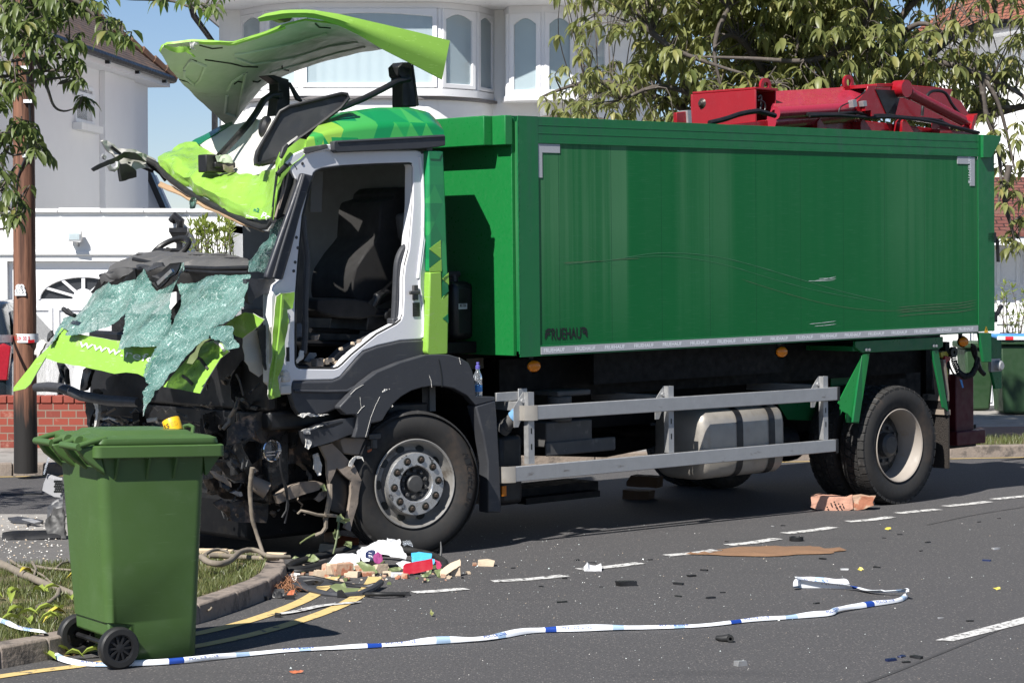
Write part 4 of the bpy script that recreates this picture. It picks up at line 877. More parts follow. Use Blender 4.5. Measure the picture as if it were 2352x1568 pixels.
# scrapes along the side
m_scr = mat('scraped_paint', (.055, .19, .085), .6, var=.4, sc=30); m_scr2 = mat('scraped_tan', (.085, .15, .070), .7, var=.4, sc=30); m_scrw = mat('scrape_white', (.62, .66, .64), .6)
def scrape(px, wd, m, name='scrape', n=8):
    mb = MB(); P = [S(x, y, .007) for x, y in px]; L2 = []
    for i in range(len(P) - 1):
        A_, B_, C_, D_ = P[max(i - 1, 0)], P[i], P[i + 1], P[min(i + 2, len(P) - 1)]
        for k in range(n):
            t = k / n; L2.append(.5 * ((2 * B_) + (C_ - A_) * t + (2 * A_ - 5 * B_ + 4 * C_ - D_) * t * t + (3 * B_ - A_ - 3 * C_ + D_) * t ** 3))
    L2.append(P[-1]); k = len(L2); vs = []
    for i, p in enumerate(L2):
        h = wd * (.35 + .65 * abs(nz((i * .7, 0, wd * 100), 1))) * min(1, i / 3 + .1, (k - 1 - i) / 3 + .1); vs += [V3((p.x, .0066, p.z - h)), V3((p.x, .0066, p.z + h))]
    mb.add(vs, [(2 * i, 2 * i + 2, 2 * i + 3, 2 * i + 1) for i in range(k - 1)]); B(mb, name, m, con)
scrape([(1290, 607), (1400, 597), (1500, 582), (1580, 582), (1660, 592), (1740, 612), (1850, 645), (1960, 676), (2050, 695)], .004, m_scr)
scrape([(1440, 592), (1520, 588), (1600, 595), (1680, 612), (1780, 642), (1880, 668), (2000, 690)], .003, m_scr)
scrape([(1700, 640), (1800, 672), (1900, 698), (2000, 712), (2120, 712), (2240, 705)], .003, m_scr2)
scrape([(1294, 604), (1340, 601), (1390, 599)], .006, m_scr2); scrape([(1405, 597), (1430, 595), (1470, 594)], .004, m_scr2)
for dy in (-6, 0, 6, 14): scrape([(2060, 712 + dy), (2130, 706 + dy), (2200, 702 + dy), (2245, 694 + dy)], .005, m_scr2)
for q in ([(1870, 645), (1890, 642), (1921, 635)], [(1880, 640), (1900, 639), (1921, 640)], [(1856, 645), (1880, 645), (1918, 643)], [(1858, 744), (1890, 741), (1921, 737)], [(1870, 749), (1895, 747), (1921, 744)]): scrape(q, .0035, m_scrw)
scrape([(1340, 560), (1365, 575), (1390, 600), (1420, 610)], .0015, m_scr)
# warning triangle
mb = MB(); c = S(2265, 757, -.001); mb.add([c + V3((-.03, 0, -.025)), c + V3((.03, 0, -.025)), c + V3((0, 0, .03))], [(0, 1, 2)]); ws = B(mb, 'warning_sticker', m_yellow, con)
mb = MB(); mb.add([c + V3((-.004, -.001, -.005)), c + V3((.004, -.001, -.005)), c + V3((.006, -.001, .014)), c + V3((-.006, -.001, .014))], [(0, 1, 2, 3)]); B(mb, 'warning_mark', m_letter, ws)
# ---- red compactor sitting in the open top
VR = .9
cp = MB(); P = lambda x, y, v=VR: S(*zT(x, y), v)
def zp(pts, v, dv, m=0, mb=None):
    mb = mb or MB(); q = [S(*zT(*p), v) for p in pts]; mb.plate([(p.x, p.z) for p in q], lambda a, b: V3((a, v, b)), V3((0, dv, 0)), m=(m, m, m)); return mb
zp([(1000, 560), (1395, 517), (1400, 515), (2150, 600), (2150, 700), (1000, 700)], VR, .06, mb=cp)
for xx in (1425, 1620, 1805, 1975): zp([(xx, 545), (xx + 12, 530), (xx + 60, 600), (xx, 600)], VR - .10, .095, mb=cp)
cbase = B(cp, 'compactor_frame', m_red, bevel=.006)
mb = MB(); a = P(1146, 402); th = .02; v0, v1 = VR, VR + .70; u1 = P(1248, 400).x; zt_, zb_ = a.z, P(1146, 610).z
mb.box((a.x, v0, zb_), (a.x + th, v1, zt_)); mb.box((u1 - .01, v0 + .02, zb_), (u1, v1, zt_)); mb.box((a.x, v0, zt_ + .0005), (u1, v1, zt_ + th)); mb.box((a.x + th, v1 - .1, zb_), (u1 - .01, v1 - .08, zt_)); mb.box((a.x, v1, zb_), (u1, v1 + th, zt_))
B(mb, 'compactor_box', m_red, cbase, bevel=.006)
mb = MB(); c = Q(*zT(907, 465), a.x); mb.lathe([(0, -.03), (.018, -.03), (.03, -.012), (.045, 0)], c, 0, 10); B(mb, 'bolt_cover', m_rust, cbase)
mb = MB(); q = [P(1225, 410, VR + .25), P(1690, 384, VR + .25), P(1590, 466, VR - .08), P(1225, 493, VR - .08)]; mb.solid(q, [(0, 1, 2, 3)], V3((0, .02, -.02)))
B(mb, 'compactor_slope', m_redpale, cbase)
mb = MB(); a, b = P(1235, 508, VR - .08), P(1592, 486, VR - .08); mb.tube([a, b], .055, 16); mb.tube([a - V3((0, -.05, .07)), b - V3((0, -.05, .06))], .06, 12); B(mb, 'compactor_roller', m_rust if False else m_redpale, cbase)
mb = MB(); zp([(1592, 468), (1650, 400), (1652, 386), (1688, 384), (1690, 400), (1740, 512), (1735, 530), (1600, 525)], VR - .11, .02, mb=mb); zp([(1800, 378), (1960, 392), (2032, 402), (2020, 430), (2070, 455), (2105, 512), (2112, 560), (2100, 580), (1760, 525), (1690, 395), (1750, 380)], VR + .35, .03, mb=mb); zp([(1690, 376), (1812, 373), (1815, 388), (1690, 392)], VR - .1, .4, mb=mb); B(mb, 'packer_plate', m_red, cbase, bevel=.004)
mb = MB(); zp([(1687, 402), (1784, 406), (1790, 430), (1742, 512), (1736, 512)], VR - .12, .012, mb=mb); B(mb, 'rubber_flap', m_black, cbase); mb = MB(); zp([(1745, 512), (1795, 405), (1800, 420), (1775, 515)], VR + .1, .02, mb=mb); B(mb, 'rubber_flap', m_black, cbase)
mb = MB(); a, b = P(1802, 400, VR - .14), P(2104, 556, VR - .06); d = (b - a)
mb.tube([a + d * .08, a + d * .9], .05, 14); mb.tube([a + d * .9, b], .03, 10); mb.tube([a + d * .08, a + d * .12], .06, 14); mb.lathe([(0, -.06), (.075, -.06), (.075, .06), (0, .06)], a, 1, 20); mb.bar(b - V3((.02, 0, .06)), b + V3((.04, 0, .08)), (.0, .1, 0), (.05, 0, .02)); B(mb, 'hydraulic_ram', m_red, cbase)
for (xx, yy) in ((1190, 386), (1562, 371)):
    mb = MB(); c = P(xx, yy, VR + .2); mb.lathe([(.032, -.012), (.065, -.012), (.065, .012), (.032, .012)], c, 1, 18, closed=True); mb.box(c + V3((-.055, -.011, -.16)), c + V3((.055, .011, -.05))); B(mb, 'lifting_eye', m_red, cbase)
mb = MB(); zp([(792, 506), (838, 500), (842, 560), (795, 560)], VR, .04, mb=mb); B(mb, 'side_lug', m_red, cbase, bevel=.005)
mb = MB(); zp([(842, 496), (858, 494), (862, 560), (846, 560)], VR - .02, .1, mb=mb); zp([(1583, 450), (1600, 447), (1604, 478), (1588, 482)], VR - .2, .05, mb=mb); zp([(1630, 455), (1645, 452), (1648, 476), (1634, 478)], VR - .2, .05, mb=mb); B(mb, 'bracket', m_steel, cbase)
mb = MB(); zp([(1640, 478), (1675, 475), (1678, 520), (1668, 522), (1665, 495), (1640, 498)], VR - .2, .04, mb=mb); zp([(1600, 460), (1640, 450), (1690, 480), (1690, 530), (1600, 530)], VR - .15, .02, mb=mb); B(mb, 'ram_bracket', m_red, cbase)
def hose(pts, r, v=VR - .15, m=m_cord, name='hose', f=zT, par=None):
    mb = MB(); P = [S(*f(p[0], p[1]), p[2] if len(p) > 2 else v) for p in pts]; L2 = []
    for i in range(len(P) - 1):
        A_, B_, C_, D_ = P[max(i - 1, 0)], P[i], P[i + 1], P[min(i + 2, len(P) - 1)]
        for k in range(5):
            t = k / 5; L2.append(.5 * ((2 * B_) + (C_ - A_) * t + (2 * A_ - 5 * B_ + 4 * C_ - D_) * t * t + (3 * B_ - A_ - 3 * C_ + D_) * t ** 3))
    mb.tube(L2 + [P[-1]], r, 8); return B(mb, name, m, par)
hose([(940, 552), (1010, 535), (1080, 512), (1150, 500), (1180, 505), (1235, 520)], .021, par=cbase)
hose([(1155, 440), (1170, 432), (1172, 470), (1168, 505), (1190, 520)], .012, VR + .02, par=cbase)
hose([(1160, 450), (1185, 460), (1190, 490), (1175, 512)], .008, VR + .0, par=cbase)
hose([(1380, 512), (1500, 512), (1600, 505), (1650, 520), (1720, 518), (1850, 530), (1960, 540), (2040, 572), (2140, 600)], .014, par=cbase)
hose([(1390, 520), (1520, 518), (1650, 527), (1760, 527), (1900, 540), (2000, 560), (2150, 596)], .014, VR - .17, par=cbase)
hose([(1895, 520), (1900, 470), (1925, 420), (1960, 408), (2000, 420), (2030, 470), (2070, 520), (2095, 540)], .014, VR + .1, par=cbase)
hose([(1520, 515), (1530, 480), (1580, 455), (1630, 420), (1640, 405)], .006, par=cbase)
# ---- running gear
def bulge_tyre(Rr, W, v0, c, tread=True):                              # v0: outer face offset from centre
    pr = []
    h = W / 2
    sw = [(.292, -h + .035), (.300, -h + .028), (.335, -h + .012), (.375, -h + .002), (.405, -h), (.43, -h + .006), (.448, -h + .012), (.462, -h + .020), (.472, -h + .035)]
    pr = [(r * Rr / .476, v, 0) for r, v in sw]
    full = pr + [(Rr, -h + .05, 1), (Rr, h - .05, 1)] + [(r, -v, 0) for r, v, _ in pr[::-1]]
    return full
def wheel(u, v, Rr, front, far=False, steer=0, W=.275, name='wheel'):
    c = V3((u, v, gz_(u) + Rr)); mb = MB()
    rg_ = bulge_tyre(Rr, W, 0, c); s = -1 if far else 1
    n = 64; mb.lathe(rg_, (0, 0, 0), 1, n)
    if not front:                                                     # chunky drive tread blocks
        k = 44
        for i in range(k):
            for j in range(4):
                a0 = 2 * math.pi * (i + (j % 2) * .5) / k; a1 = a0 + 2 * math.pi / k * .80; va = -W / 2 + .014 + j * (W - .028) / 4; vb_ = va + (W - .028) / 4 - .010; r0, r1 = Rr - .012, Rr + .009
                if j in (0, 3): r0 = Rr - .05
                sk = .035 if j in (1, 2) else 0
                q = []
                for r in (r0, r1):
                    for (aa, vv) in ((a0, va), (a1, va), (a1 + sk, vb_), (a0 + sk, vb_)):
                        rr2 = r
                        if r == r1 and ((j == 0 and vv == va) or (j == 3 and vv == vb_)): rr2 = r - .012
                        q.append(V3((rr2 * math.sin(aa), vv, rr2 * math.cos(aa))))
                mb.hexa(q, 1)
    else:
        for gv in (-.075, -.026, .026, .075):
            mb.lathe([(Rr + .001, gv - .02), (Rr + .010, gv - .017), (Rr + .010, gv + .017), (Rr + .001, gv + .02)], (0, 0, 0), 1, 64, 1)
        mb.lathe([(Rr - .01, -.136), (Rr + .004, -.125), (Rr + .008, -.10), (Rr + .001, -.098)], (0, 0, 0), 1, 64, 1)
    t = B(mb, name, [m_tyre, m_tread]); t.location = c; t.rotation_euler = (0, 0, steer + (math.pi if far else 0)); h = W / 2
    mb = MB()
    if front:
        pr = [(.292, -h + .036), (.300, -h + .018), (.294, -h + .014), (.284, -h + .02), (.278, -h + .05), (.262, -h + .09), (.248, -h + .100), (.222, -h + .085), (.208, -h + .050), (.206, -h + .03)]
        mb.lathe(pr, (0, 0, 0), 1, 56); rim = B(mb, 'rim', m_rimgrey, t)
        mb = MB()
        for i in range(10):
            a = 2 * math.pi * (i + .5) / 10; r = .236
            cc = V3((r * math.sin(a), -h + .089, r * math.cos(a))); tx = V3((math.cos(a), 0, -math.sin(a))); rx = V3((math.sin(a), .25, math.cos(a))).normalized()
            nn = tx.cross(rx); nn = -nn if nn.y > 0 else nn
            q = [cc + nn * .006 + tx * .030 * math.cos(b_) + rx * .021 * math.sin(b_) for b_ in [k * math.pi / 8 for k in range(16)]]
            q2 = [p - nn * .03 for p in q]; mb.add(q + q2, [tuple(range(16))] + [(k, k + 16, (k + 1) % 16 + 16, (k + 1) % 16) for k in range(16)])
        B(mb, 'vent_hole', m_letter, t)
        mb = MB(); mb.lathe([(.208, -h + .06), (.210, -h + .012), (.205, -h + .002), (.125, -h + .000), (.118, -h + .006), (.116, -h + .07)], (0, 0, 0), 1, 56); B(mb, 'nut_ring', m_alloy, t)
        mb = MB(); mb.lathe([(.117, -h + .06), (.09, -h + .062), (.06, -h + .058), (.057, -h + .018), (.05, -h + .010), (0, -h + .008)], (0, 0, 0), 1, 40)
        for i in range(10):
            a = 2 * math.pi * i / 10; mb.lathe([(.015, .0), (.015, -.03), (.011, -.036), (0, -.036)], (.088 * math.sin(a), -h + .06, .088 * math.cos(a)), 1, 6)
        B(mb, 'hub', m_hub, t)
        for i in range(10):
            a = 2 * math.pi * (i + .35) / 10; mb = MB(); cc = (.165 * math.sin(a), -h, .165 * math.cos(a)); mb.lathe([(.027, -.001), (.022, -.004), (.020, -.003)], cc, 1, 16, 1); mb.lathe([(.021, -.0035), (0, -.0035)], cc, 1, 16, 1); mb.lathe([(.016, -.003), (.016, -.016), (.012, -.02), (0, -.02)], cc, 1, 6); B(mb, 'wheel_nut', [m_nut, m_letter], t)
    else:
        pr = [(.292, -h + .036), (.300, -h + .018), (.295, -h + .013), (.286, -h + .02), (.280, -h + .05), (.270, -h + .07), (.268, -h + .15), (.258, -h + .17), (.252, -h + .235)]
        mb.lathe(pr, (0, 0, 0), 1, 56); B(mb, 'rim', m_rimwhite, t)
        mb = MB(); mb.lathe([(.254, -h + .232), (.20, -h + .215), (.17, -h + .18), (.10, -h + .178), (.095, -h + .12), (.07, -h + .10), (0, -h + .10)], (0, 0, 0), 1, 48)
        for i in range(10):
            a = 2 * math.pi * (i + .5) / 10; mb.lathe([(.016, 0), (.016, -.025), (0, -.028)], (.138 * math.sin(a), -h + .18, .138 * math.cos(a)), 1, 6)
        B(mb, 'hub', m_hub, t)
        mb = MB()
        for i in range(10):
            a = 2 * math.pi * i / 10; cc = V3((.213 * math.sin(a), -h + .218, .213 * math.cos(a))); mb.lathe([(.026, .01), (.026, -.004), (0, -.004)], cc, 1, 18)
        B(mb, 'vent_hole', m_letter, t)
    return t
fw = S(957, 1112, .02); fw.x += .03
W1 = wheel(fw.x, .155, .476, True, steer=R(-13))
wheel(fw.x + .05, 2.36, .476, True, far=True, steer=R(-13))
ru = S(2067, 1023, .02).x
wheel(ru + .02, .02 + .1375, .476, False); wheel(ru + .02, .49, .476, False); wheel(ru + .02, 2.48 - .1375, .476, False, far=True); wheel(ru + .02, 2.01, .476, False, far=True)
mb = MB()
put = ('MICHELIN', -1.98, .105, .41)
wt = MB()
for (txt, a0, st_) in (('MICHELIN', math.pi * .36, .115),):
    for i, ch in enumerate(txt):
        a = a0 + i * st_; c = V3((.408 * math.sin(a), -.1385, .408 * math.cos(a))); t_ = V3((math.cos(a), 0, -math.sin(a))); r_ = V3((math.sin(a), 0, math.cos(a))); put_text(wt, ch, c - t_ * .019 - r_ * .02, c + t_ * .019 - r_ * .02, r_ * .04, (0, -.0015, 0))
B(wt, 'tyre_lettering', m_rubber, W1)
# chassis
mb = MB()
for v in (.85, 1.65): mb.box((-2.05, v - .04, .68), (5.2, v + .04, .95))
for u in (-1.4, -.3, .9, 2.0, 3.1, 4.2, 5.1): mb.box((u - .06, .8905, .72), (u + .06, 1.6095, .9))
B(mb, 'chassis_rail', m_chassis)
mb = MB(); mb.box((.3, .55, .951), (5.25, .75, 1.25)); mb.box((.3, 1.75, .951), (5.25, 1.95, 1.25)); mb.box((.1, .8, 1.0), (5.2, 1.7, wb0 - .005)); mb.box((1.0, .30, 1.05), (3.1, .34, wb0 - .004)); B(mb, 'subframe', m_chassis)
mb = MB(); mb.tube([V3((fw.x, .3, .44)), V3((fw.x, 2.2, .44))], .07, 12); mb.tube([V3((ru, .3, .40)), V3((ru, 2.2, .40))], .09, 12); mb.lathe([(0, -.2), (.12, -.19), (.19, -.1), (.21, 0), (.19, .1), (.12, .19), (0, .2)], (ru, 1.25, .42), 1, 24); mb.tube([V3((fw.x + .8, 1.25, .75)), V3((ru - .2, 1.25, .45))], .06, 12); B(mb, 'axle', m_chassis)
mb = MB(); mb.box((-.55, .9, .45), (.55, 1.6, 1.05)); mb.box((-1.5, .95, .5), (-.6, 1.55, 1.1)); mb.box((.75, 1.7, .55), (1.5, 2.2, 1.0)); mb.box((1.9, 1.75, .45), (3.1, 2.3, 1.0)); mb.tube([V3((.8, 1.2, .6)), V3((2.0, 1.2, .5)), V3((2.8, 1.5, .5))], .1, 10); B(mb, 'gearbox', m_chassis, bevel=.03)
mb = MB(); mb.box((3.2, .95, .35), (3.8, 1.6, .75)); mb.tube([V3((2.9, .5, .5)), V3((3.4, .5, .48))], .11, 16); mb.tube([V3((2.95, .9, .45)), V3((3.5, .9, .43))], .12, 16); B(mb, 'air_tank', m_chassis, bevel=.02)
mb = MB(); c = S(1000 + 35, 800, .3)
a = S(*z8b(300, 770), .75); mb.box((.35, .62, .22), (1.35, .95, .30)); mb.box((.5, .5, .20), (1.25, .62, .245)); B(mb, 'undertray', m_chassis)
# items behind the front mudguard
mb = MB(); a, b = S(*z8b(205, 845), .25), S(*z8b(300, 545), .25); mb.box((a.x, .25, a.z), (b.x, .62, b.z)); rt = B(mb, 'urea_tank', m_black, bevel=.04)
mb = MB(); c = S(*z8b(228, 515), .22); d = S(*z8b(262, 482), .16); mb.tube([c, d], .045, 16); mb.tube([c - (d - c) * .5, c], .055, 16); B(mb, 'filler_neck', m_dash, rt)
mb = MB(); e = (d - c).normalized(); mb.tube([d, d + e * .045], .052, 16); mb.tube([d + e * .045, d + e * .065], .035, 10); B(mb, 'filler_cap', m_bluecap, rt)
mb = MB(); a, b = S(*z8b(212, 803), .24), S(*z8b(229, 760), .24); mb.box((a.x, .235, a.z), (b.x, .249, b.z)); B(mb, 'side_reflector', m_amber, rt)
mb = MB(); mb.box((.52, .3, .62), (.98, .6, .80)); mb.tube([V3((.70, .35, .80)), V3((.70, .35, .98))], .09, 14); mb.box((.62, .28, .98), (.95, .55, 1.02)); mb.box((.5, .28, .56), (1.2, .30, .66)); B(mb, 'air_dryer', m_dash, bevel=.01)
# fuel tank with straps
ta, tb = S(*z8b(1040, 600), .08), S(*z8b(1376, 600), .08); zt1, zb1 = S(*z8b(1300, 428), .08).z, S(*z8b(1240, 722), .08).z
mb = MB(); hw, hh = .28, (zt1 - zb1) / 2; zc_ = (zt1 + zb1) / 2; sec = []
for i in range(32):
    a = 2 * math.pi * i / 32; ca, sa = math.cos(a), math.sin(a); sec.append((math.copysign(abs(ca) ** .45, ca) * hw, math.copysign(abs(sa) ** .45, sa) * hh))
def tanksec(u, k): return [V3((u, .352 + y * k, zc_ + z * k)) for y, z in sec]
us = [(ta.x, .80), (ta.x + .03, .93), (ta.x + .07, 1.0), (tb.x - .05, 1.0), (tb.x - .02, .95), (tb.x, .84)]; vs = []; 
for u, k in us: vs += tanksec(u, k)
fs = [(i * 32 + j, (i + 1) * 32 + j, (i + 1) * 32 + (j + 1) % 32, i * 32 + (j + 1) % 32) for i in range(5) for j in range(32)] + [tuple(range(32)), tuple(range(160, 192))[::-1]]
mb.add(vs, fs); ft = B(mb, 'fuel_tank', m_fueltank, ang=50)
for xx in (1185, 1316):
    c = S(*z8b(xx, 580), .08).x; mb = MB(); vs = tanksec(c - .035, 1.015) + tanksec(c + .035, 1.015); mb.add(vs, [(j, 32 + j, 32 + (j + 1) % 32, (j + 1) % 32) for j in range(32)]); B(mb, 'tank_strap', m_black, ft)
# side guard
sg_v = -.01
def rail(pts):
    a, b, c, d = [S(*z8b(*p), sg_v) for p in pts]; mb = MB(); h = .032
    zA0, zA1, zB0, zB1 = d.z, a.z, c.z, b.z
    mb.hexa([V3((a.x, sg_v, zA0)), V3((b.x, sg_v, zB0)), V3((b.x, sg_v + h, zB0)), V3((a.x, sg_v + h, zA0)), V3((a.x, sg_v, zA1)), V3((b.x, sg_v, zB1)), V3((b.x, sg_v + h, zB1)), V3((a.x, sg_v + h, zA1))]); return mb, a, b, d
for pts in ([(358, 432), (1588, 356), (1588, 410), (358, 490)], [(268, 682), (1582, 570), (1582, 620), (268, 745)]):
    mb, a, b, d = rail(pts); r_ = B(mb, 'side_guard_rail', m_steel, bevel=.005)
    mb = MB(); w0 = .155; mb.lathe([(.045, 0)] , (0, 0, 0), 2, 3) if False else None
    q = [(0, 0), (-.05, .01), (-.085, .04), (-.095, .09), (-.095, .13)]; q2 = [(x, y + .012) for x, y in q]
    vs = []
    for x, y in q: vs += [V3((a.x + x + .001, sg_v - .002 + y, d.z - .003)), V3((a.x + x + .001, sg_v - .002 + y, a.z + .003))]
    mb.solid(vs, [(2 * i, 2 * i + 1, 2 * i + 3, 2 * i + 2) for i in range(4)], V3((0, .008, 0))); B(mb, 'rail_end', m_alloy if False else m_fueltank, r_)
    mb = MB(); mb.box((b.x + .001, sg_v - .002, b.z - .11), (b.x + .03, sg_v + .034, b.z + .003)); B(mb, 'end_cap', m_black, r_, bevel=.004)
for (x0, x1, y0, y1) in ((323, 360, 375, 672), (897, 932, 350, 625), (1531, 1568, 310, 572)):
    a, b = S(*z8b(x0, y1), sg_v + .034), S(*z8b(x1, y0), sg_v + .034); mb = MB(); mb.box((a.x, sg_v + .034, a.z), (a.x + .055, sg_v + .039, b.z)); mb.box((a.x, sg_v + .0395, a.z), (a.x + .005, sg_v + .08, b.z)); mb.box((a.x + .05, sg_v + .0395, a.z), (a.x + .055, sg_v + .08, b.z)); po_ = B(mb, 'side_guard_post', m_steel)
    mb = MB(); 
    for k in range(3): mb.box((a.x + .022, sg_v + .0325, a.z + .1 + k * .11), (a.x + .032, sg_v + .0338, a.z + .14 + k * .11))
    B(mb, 'slot', m_letter, po_)
    mb = MB(); mb.plate([(a.x - .09, b.z - .24), (a.x - .05, b.z - .24), (a.x + .05, b.z - .04), (a.x + .05, b.z + .0), (a.x, b.z), (a.x - .09, b.z - .10)], lambda u, w_: V3((u, sg_v + .082, w_)), V3((0, .006, 0))); mb.box((a.x - .02, sg_v + .089, b.z - .13), (a.x + .05, .82, b.z - .07)); mb.lathe([(0, -.012), (.016, -.012), (.016, 0)], (a.x - .01, sg_v + .082, b.z - .06), 1, 8); B(mb, 'bracket', m_steel, po_)
mb = MB(); a, b = S(*z8b(190, 380), .2), S(*z8b(300, 408), .2); mb.box((a.x, .2, b.z), (b.x, .22, a.z)); mb.box((a.x + .2, .19, b.z - .05), (b.x + .03, .199, a.z + .02)); B(mb, 'side_guard_arm', m_steel, bevel=.003)
# amber marker lamps
for (x, y) in ((343, 270), (1358, 212), (2103, 170)):
    c = S(*z8b(x, y), .08); mb = MB(); mb.box(c + V3((-.02, .02, .02)), c + V3((.02, .04, .10))); mb.lathe([(0, .04), (.04, .035), (.05, .012), (.05, 0)], c, 1, 18); ml = B(mb, 'marker_lamp', m_black, bevel=.004)
    mb = MB(); mb.lathe([(.052, .004), (.052, -.01), (.04, -.025), (.02, -.032), (0, -.033)], (0, 0, 0), 1, 20); mb.v = [(v[0] * 1.1 + c.x, v[1] + c.y, v[2] * .78 + c.z) for v in mb.v]; B(mb, 'lens', m_amber, ml)
# green rear mudguard frame
gv = .03
mg = sp(zz(z8b, [(1662, 168), (2021, 150), (2021, 190), (2003, 201), (1690, 216), (1662, 194)]), gv, (0, .03, 0)); a, b = S(*z8b(1664, 160), gv), S(*z8b(2020, 145), gv); mb = mg; mb.box((a.x, gv + .031, b.z - .09), (b.x, .62, b.z - .05)); mg = B(mb, 'rear_mudguard', m_bodyg2, bevel=.005)
mb = sp(zz(z8b, [(1688, 226), (1717, 222), (1676, 500), (1652, 500)]), gv + .002, (0, .02, 0)); B(mb, 'mudguard_leg', m_bodyg2, mg, bevel=.003)
def p8(x, y, v): return S(*z8(x, y), v)
q = [p8(742, 222, gv + .024), p8(690, 230, .12), p8(500, 610, .42), p8(515, 620, .42), p8(512, 710, .42), p8(560, 665, .34), p8(556, 750, .36), p8(655, 768, gv + .024)]
mb = MB(); uu = p8(690, 400, .02).x
ql = [(690, 228), (742, 222), (657, 768), (560, 762), (558, 690), (528, 672), (513, 705), (511, 630), (495, 612)]  # plate cut to its sunlit part; the diagonal edge is the container's shadow line
uL_ = S(*z8(690, 420), gv).x
def fv(x, y):
    p = S(*z8(x, y), gv)
    for _ in range(4): p = S(*z8(x, y), gv + .35 * max(0, uL_ - p.x))
    return p
mb.plate(ql, fv, V3((.004, .012, 0)), res=40); B(mb, 'mudguard_front_lit', m_bodyg, mg)
mb = MB(); mb.plate([(430, 240), (690, 235), (560, 760), (440, 755), (440, 420)], lambda x, y: S(*z8(x, y), .62), V3((0, .01, 0))); mb.plate([(-40, 520), (120, 450), (380, 420), (440, 755), (100, 740)], lambda x, y: S(*z8(x, y), .66), V3((0, .01, 0))); B(mb, 'mudguard_inner', m_bodyg2, mg)
mb = sp(zz(z8b, [(1976, 206), (2001, 203), (2042, 456), (2022, 440)]), gv + .002, (0, .02, 0)); B(mb, 'mudguard_strut', m_bodyg2, mg, bevel=.003)
for (x, y) in ((714, 193), (737, 193), (1243, 162), (1264, 162)):
    c = p8(x, y, gv - .004); mb = MB(); mb.lathe([(0, -.008), (.012, -.008), (.014, .004)], c, 1, 8); B(mb, 'bolt', m_steel, mg)
mb = MB(); a = S(*z8b(2038, 600), .06); zt_ = S(*z8b(1960, 372), .06).z; zb_ = S(*z8b(2020, 692), .06).z; zmid = S(*z8b(1990, 462), .06).z
mb.box((a.x, .05, zb_), (a.x + .02, .60, zmid - .025)); mb.box((a.x - .01, .05, zmid + .02), (a.x + .012, .60, zmid + .09)); mf = B(mb, 'mud_flap', mat('spray_flap', (.030, .024, .020), .95, var=.5, sc=60, bmp=1, bsc=120, bd=.02), bevel=.003)
mb = MB(); mb.box((a.x - .02, .045, zmid - .024), (a.x + .024, .60, zmid + .019)); mb.box((a.x - .02, .05, zmid + .091), (a.x + .015, .3, zmid + .14)); mb.plate([(a.x - .01, zmid + .14), (a.x + .03, zmid + .14), (a.x - .02, zt_ + .25), (a.x - .05, zt_ + .25)], lambda u, w_: V3((u, .06, w_)), V3((0, .12, 0))); B(mb, 'flap_bar', m_dusty, mf)
# wheel-arch liner, plus dark boxes added to blacken the gaps under the body
mb = MB(); mb.box((3.4, .66, .9), (ru + .9, .70, wb0 - .01)); mb.box((3.3, 1.0, .42), (S(2160, 885, 1.0).x, 1.06, wb0 - .02)); mb.box((.3, 1.66, .62), (3.2, 1.70, wb0 - .02)); mb.box((.2, 2.05, .30), (1.75, 2.3, 1.0)); B(mb, 'arch_liner_dark_fill', m_chassis)
# rear underrun, tail, air coils
mb = MB(); a, b = S(*z8b(2094, 586), .25), S(*z8b(2166, 300), .25); mb.box((a.x, .3, a.z - .0), (b.x, .40, b.z)); mb.box((a.x - .05, .25, a.z - .02), (b.x + .10, 2.2, a.z + .10)); mb.box((a.x - .1, .35, b.z - .05), (b.x, .39, b.z)); un = B(mb, 'rear_underrun', m_reddark, bevel=.01)
mb = MB(); a, b = S(*z8b(2045, 585), .45), S(*z8b(2155, 500), .45); mb.box((a.x - .1, .45, a.z - .05), (b.x, 2.0, b.z - .02)); mb.box((a.x - .25, .5, .62), (a.x - .17, .56, 1.2)); mb.box((a.x + .02, .5, .62), (a.x + .08, .56, 1.2)); mb.box((a.x - .25, .5, .74), (a.x + .28, .55, .80)); B(mb, 'tow_frame', m_chassis)
mb = sp(zz(z8, [(1603, 62), (1698, 62), (1698, 290), (1640, 290)]), .0, (0, .03, 0)); mb = sp(zz(z8, [(1700, 90), (1776, 130), (1780, 495), (1730, 500), (1692, 330)]), .12, (0, .03, 0), mb=mb); B(mb, 'tail_bracket', m_bodyg2, bevel=.004)
mb = MB(); c = p8(1755, 318, .08); mb.lathe([(.03, .03), (.045, .02), (.045, -.02), (.03, -.035), (0, -.035)], c, 1, 18); mb.box(c + V3((-.08, .02, -.05)), c + V3((.05, .05, .06))); B(mb, 'tail_lamp', m_steel)
mb = MB(); q = [p8(1690, 45, .05), p8(1690, 215, .03)]
P = []; ctr = [p8(1395, 205, .15), p8(1405, 290, .15), p8(1440, 370, .15), p8(1490, 405, .14), p8(1545, 385, .14), p8(1575, 330, .15), p8(1590, 260, .2)]
for i in range(220):
    t = i / 219 * (len(ctr) - 1); k = min(int(t), len(ctr) - 2); c = ctr[k].lerp(ctr[k + 1], t - k); d_ = (ctr[k + 1] - ctr[k]).normalized(); n1_ = d_.cross(V3((0, 1, 0))).normalized(); a = i * .95; P.append(c + (n1_ * math.cos(a) + V3((0, 1, 0)) * math.sin(a)) * .022)
mb.tube(P, .006, 5); mb.lathe([(.014, -.015), (.045, -.015), (.045, .015), (.014, .015)], p8(1395, 212, .12), 1, 20, closed=True); B(mb, 'coiled_air_line', m_cord)
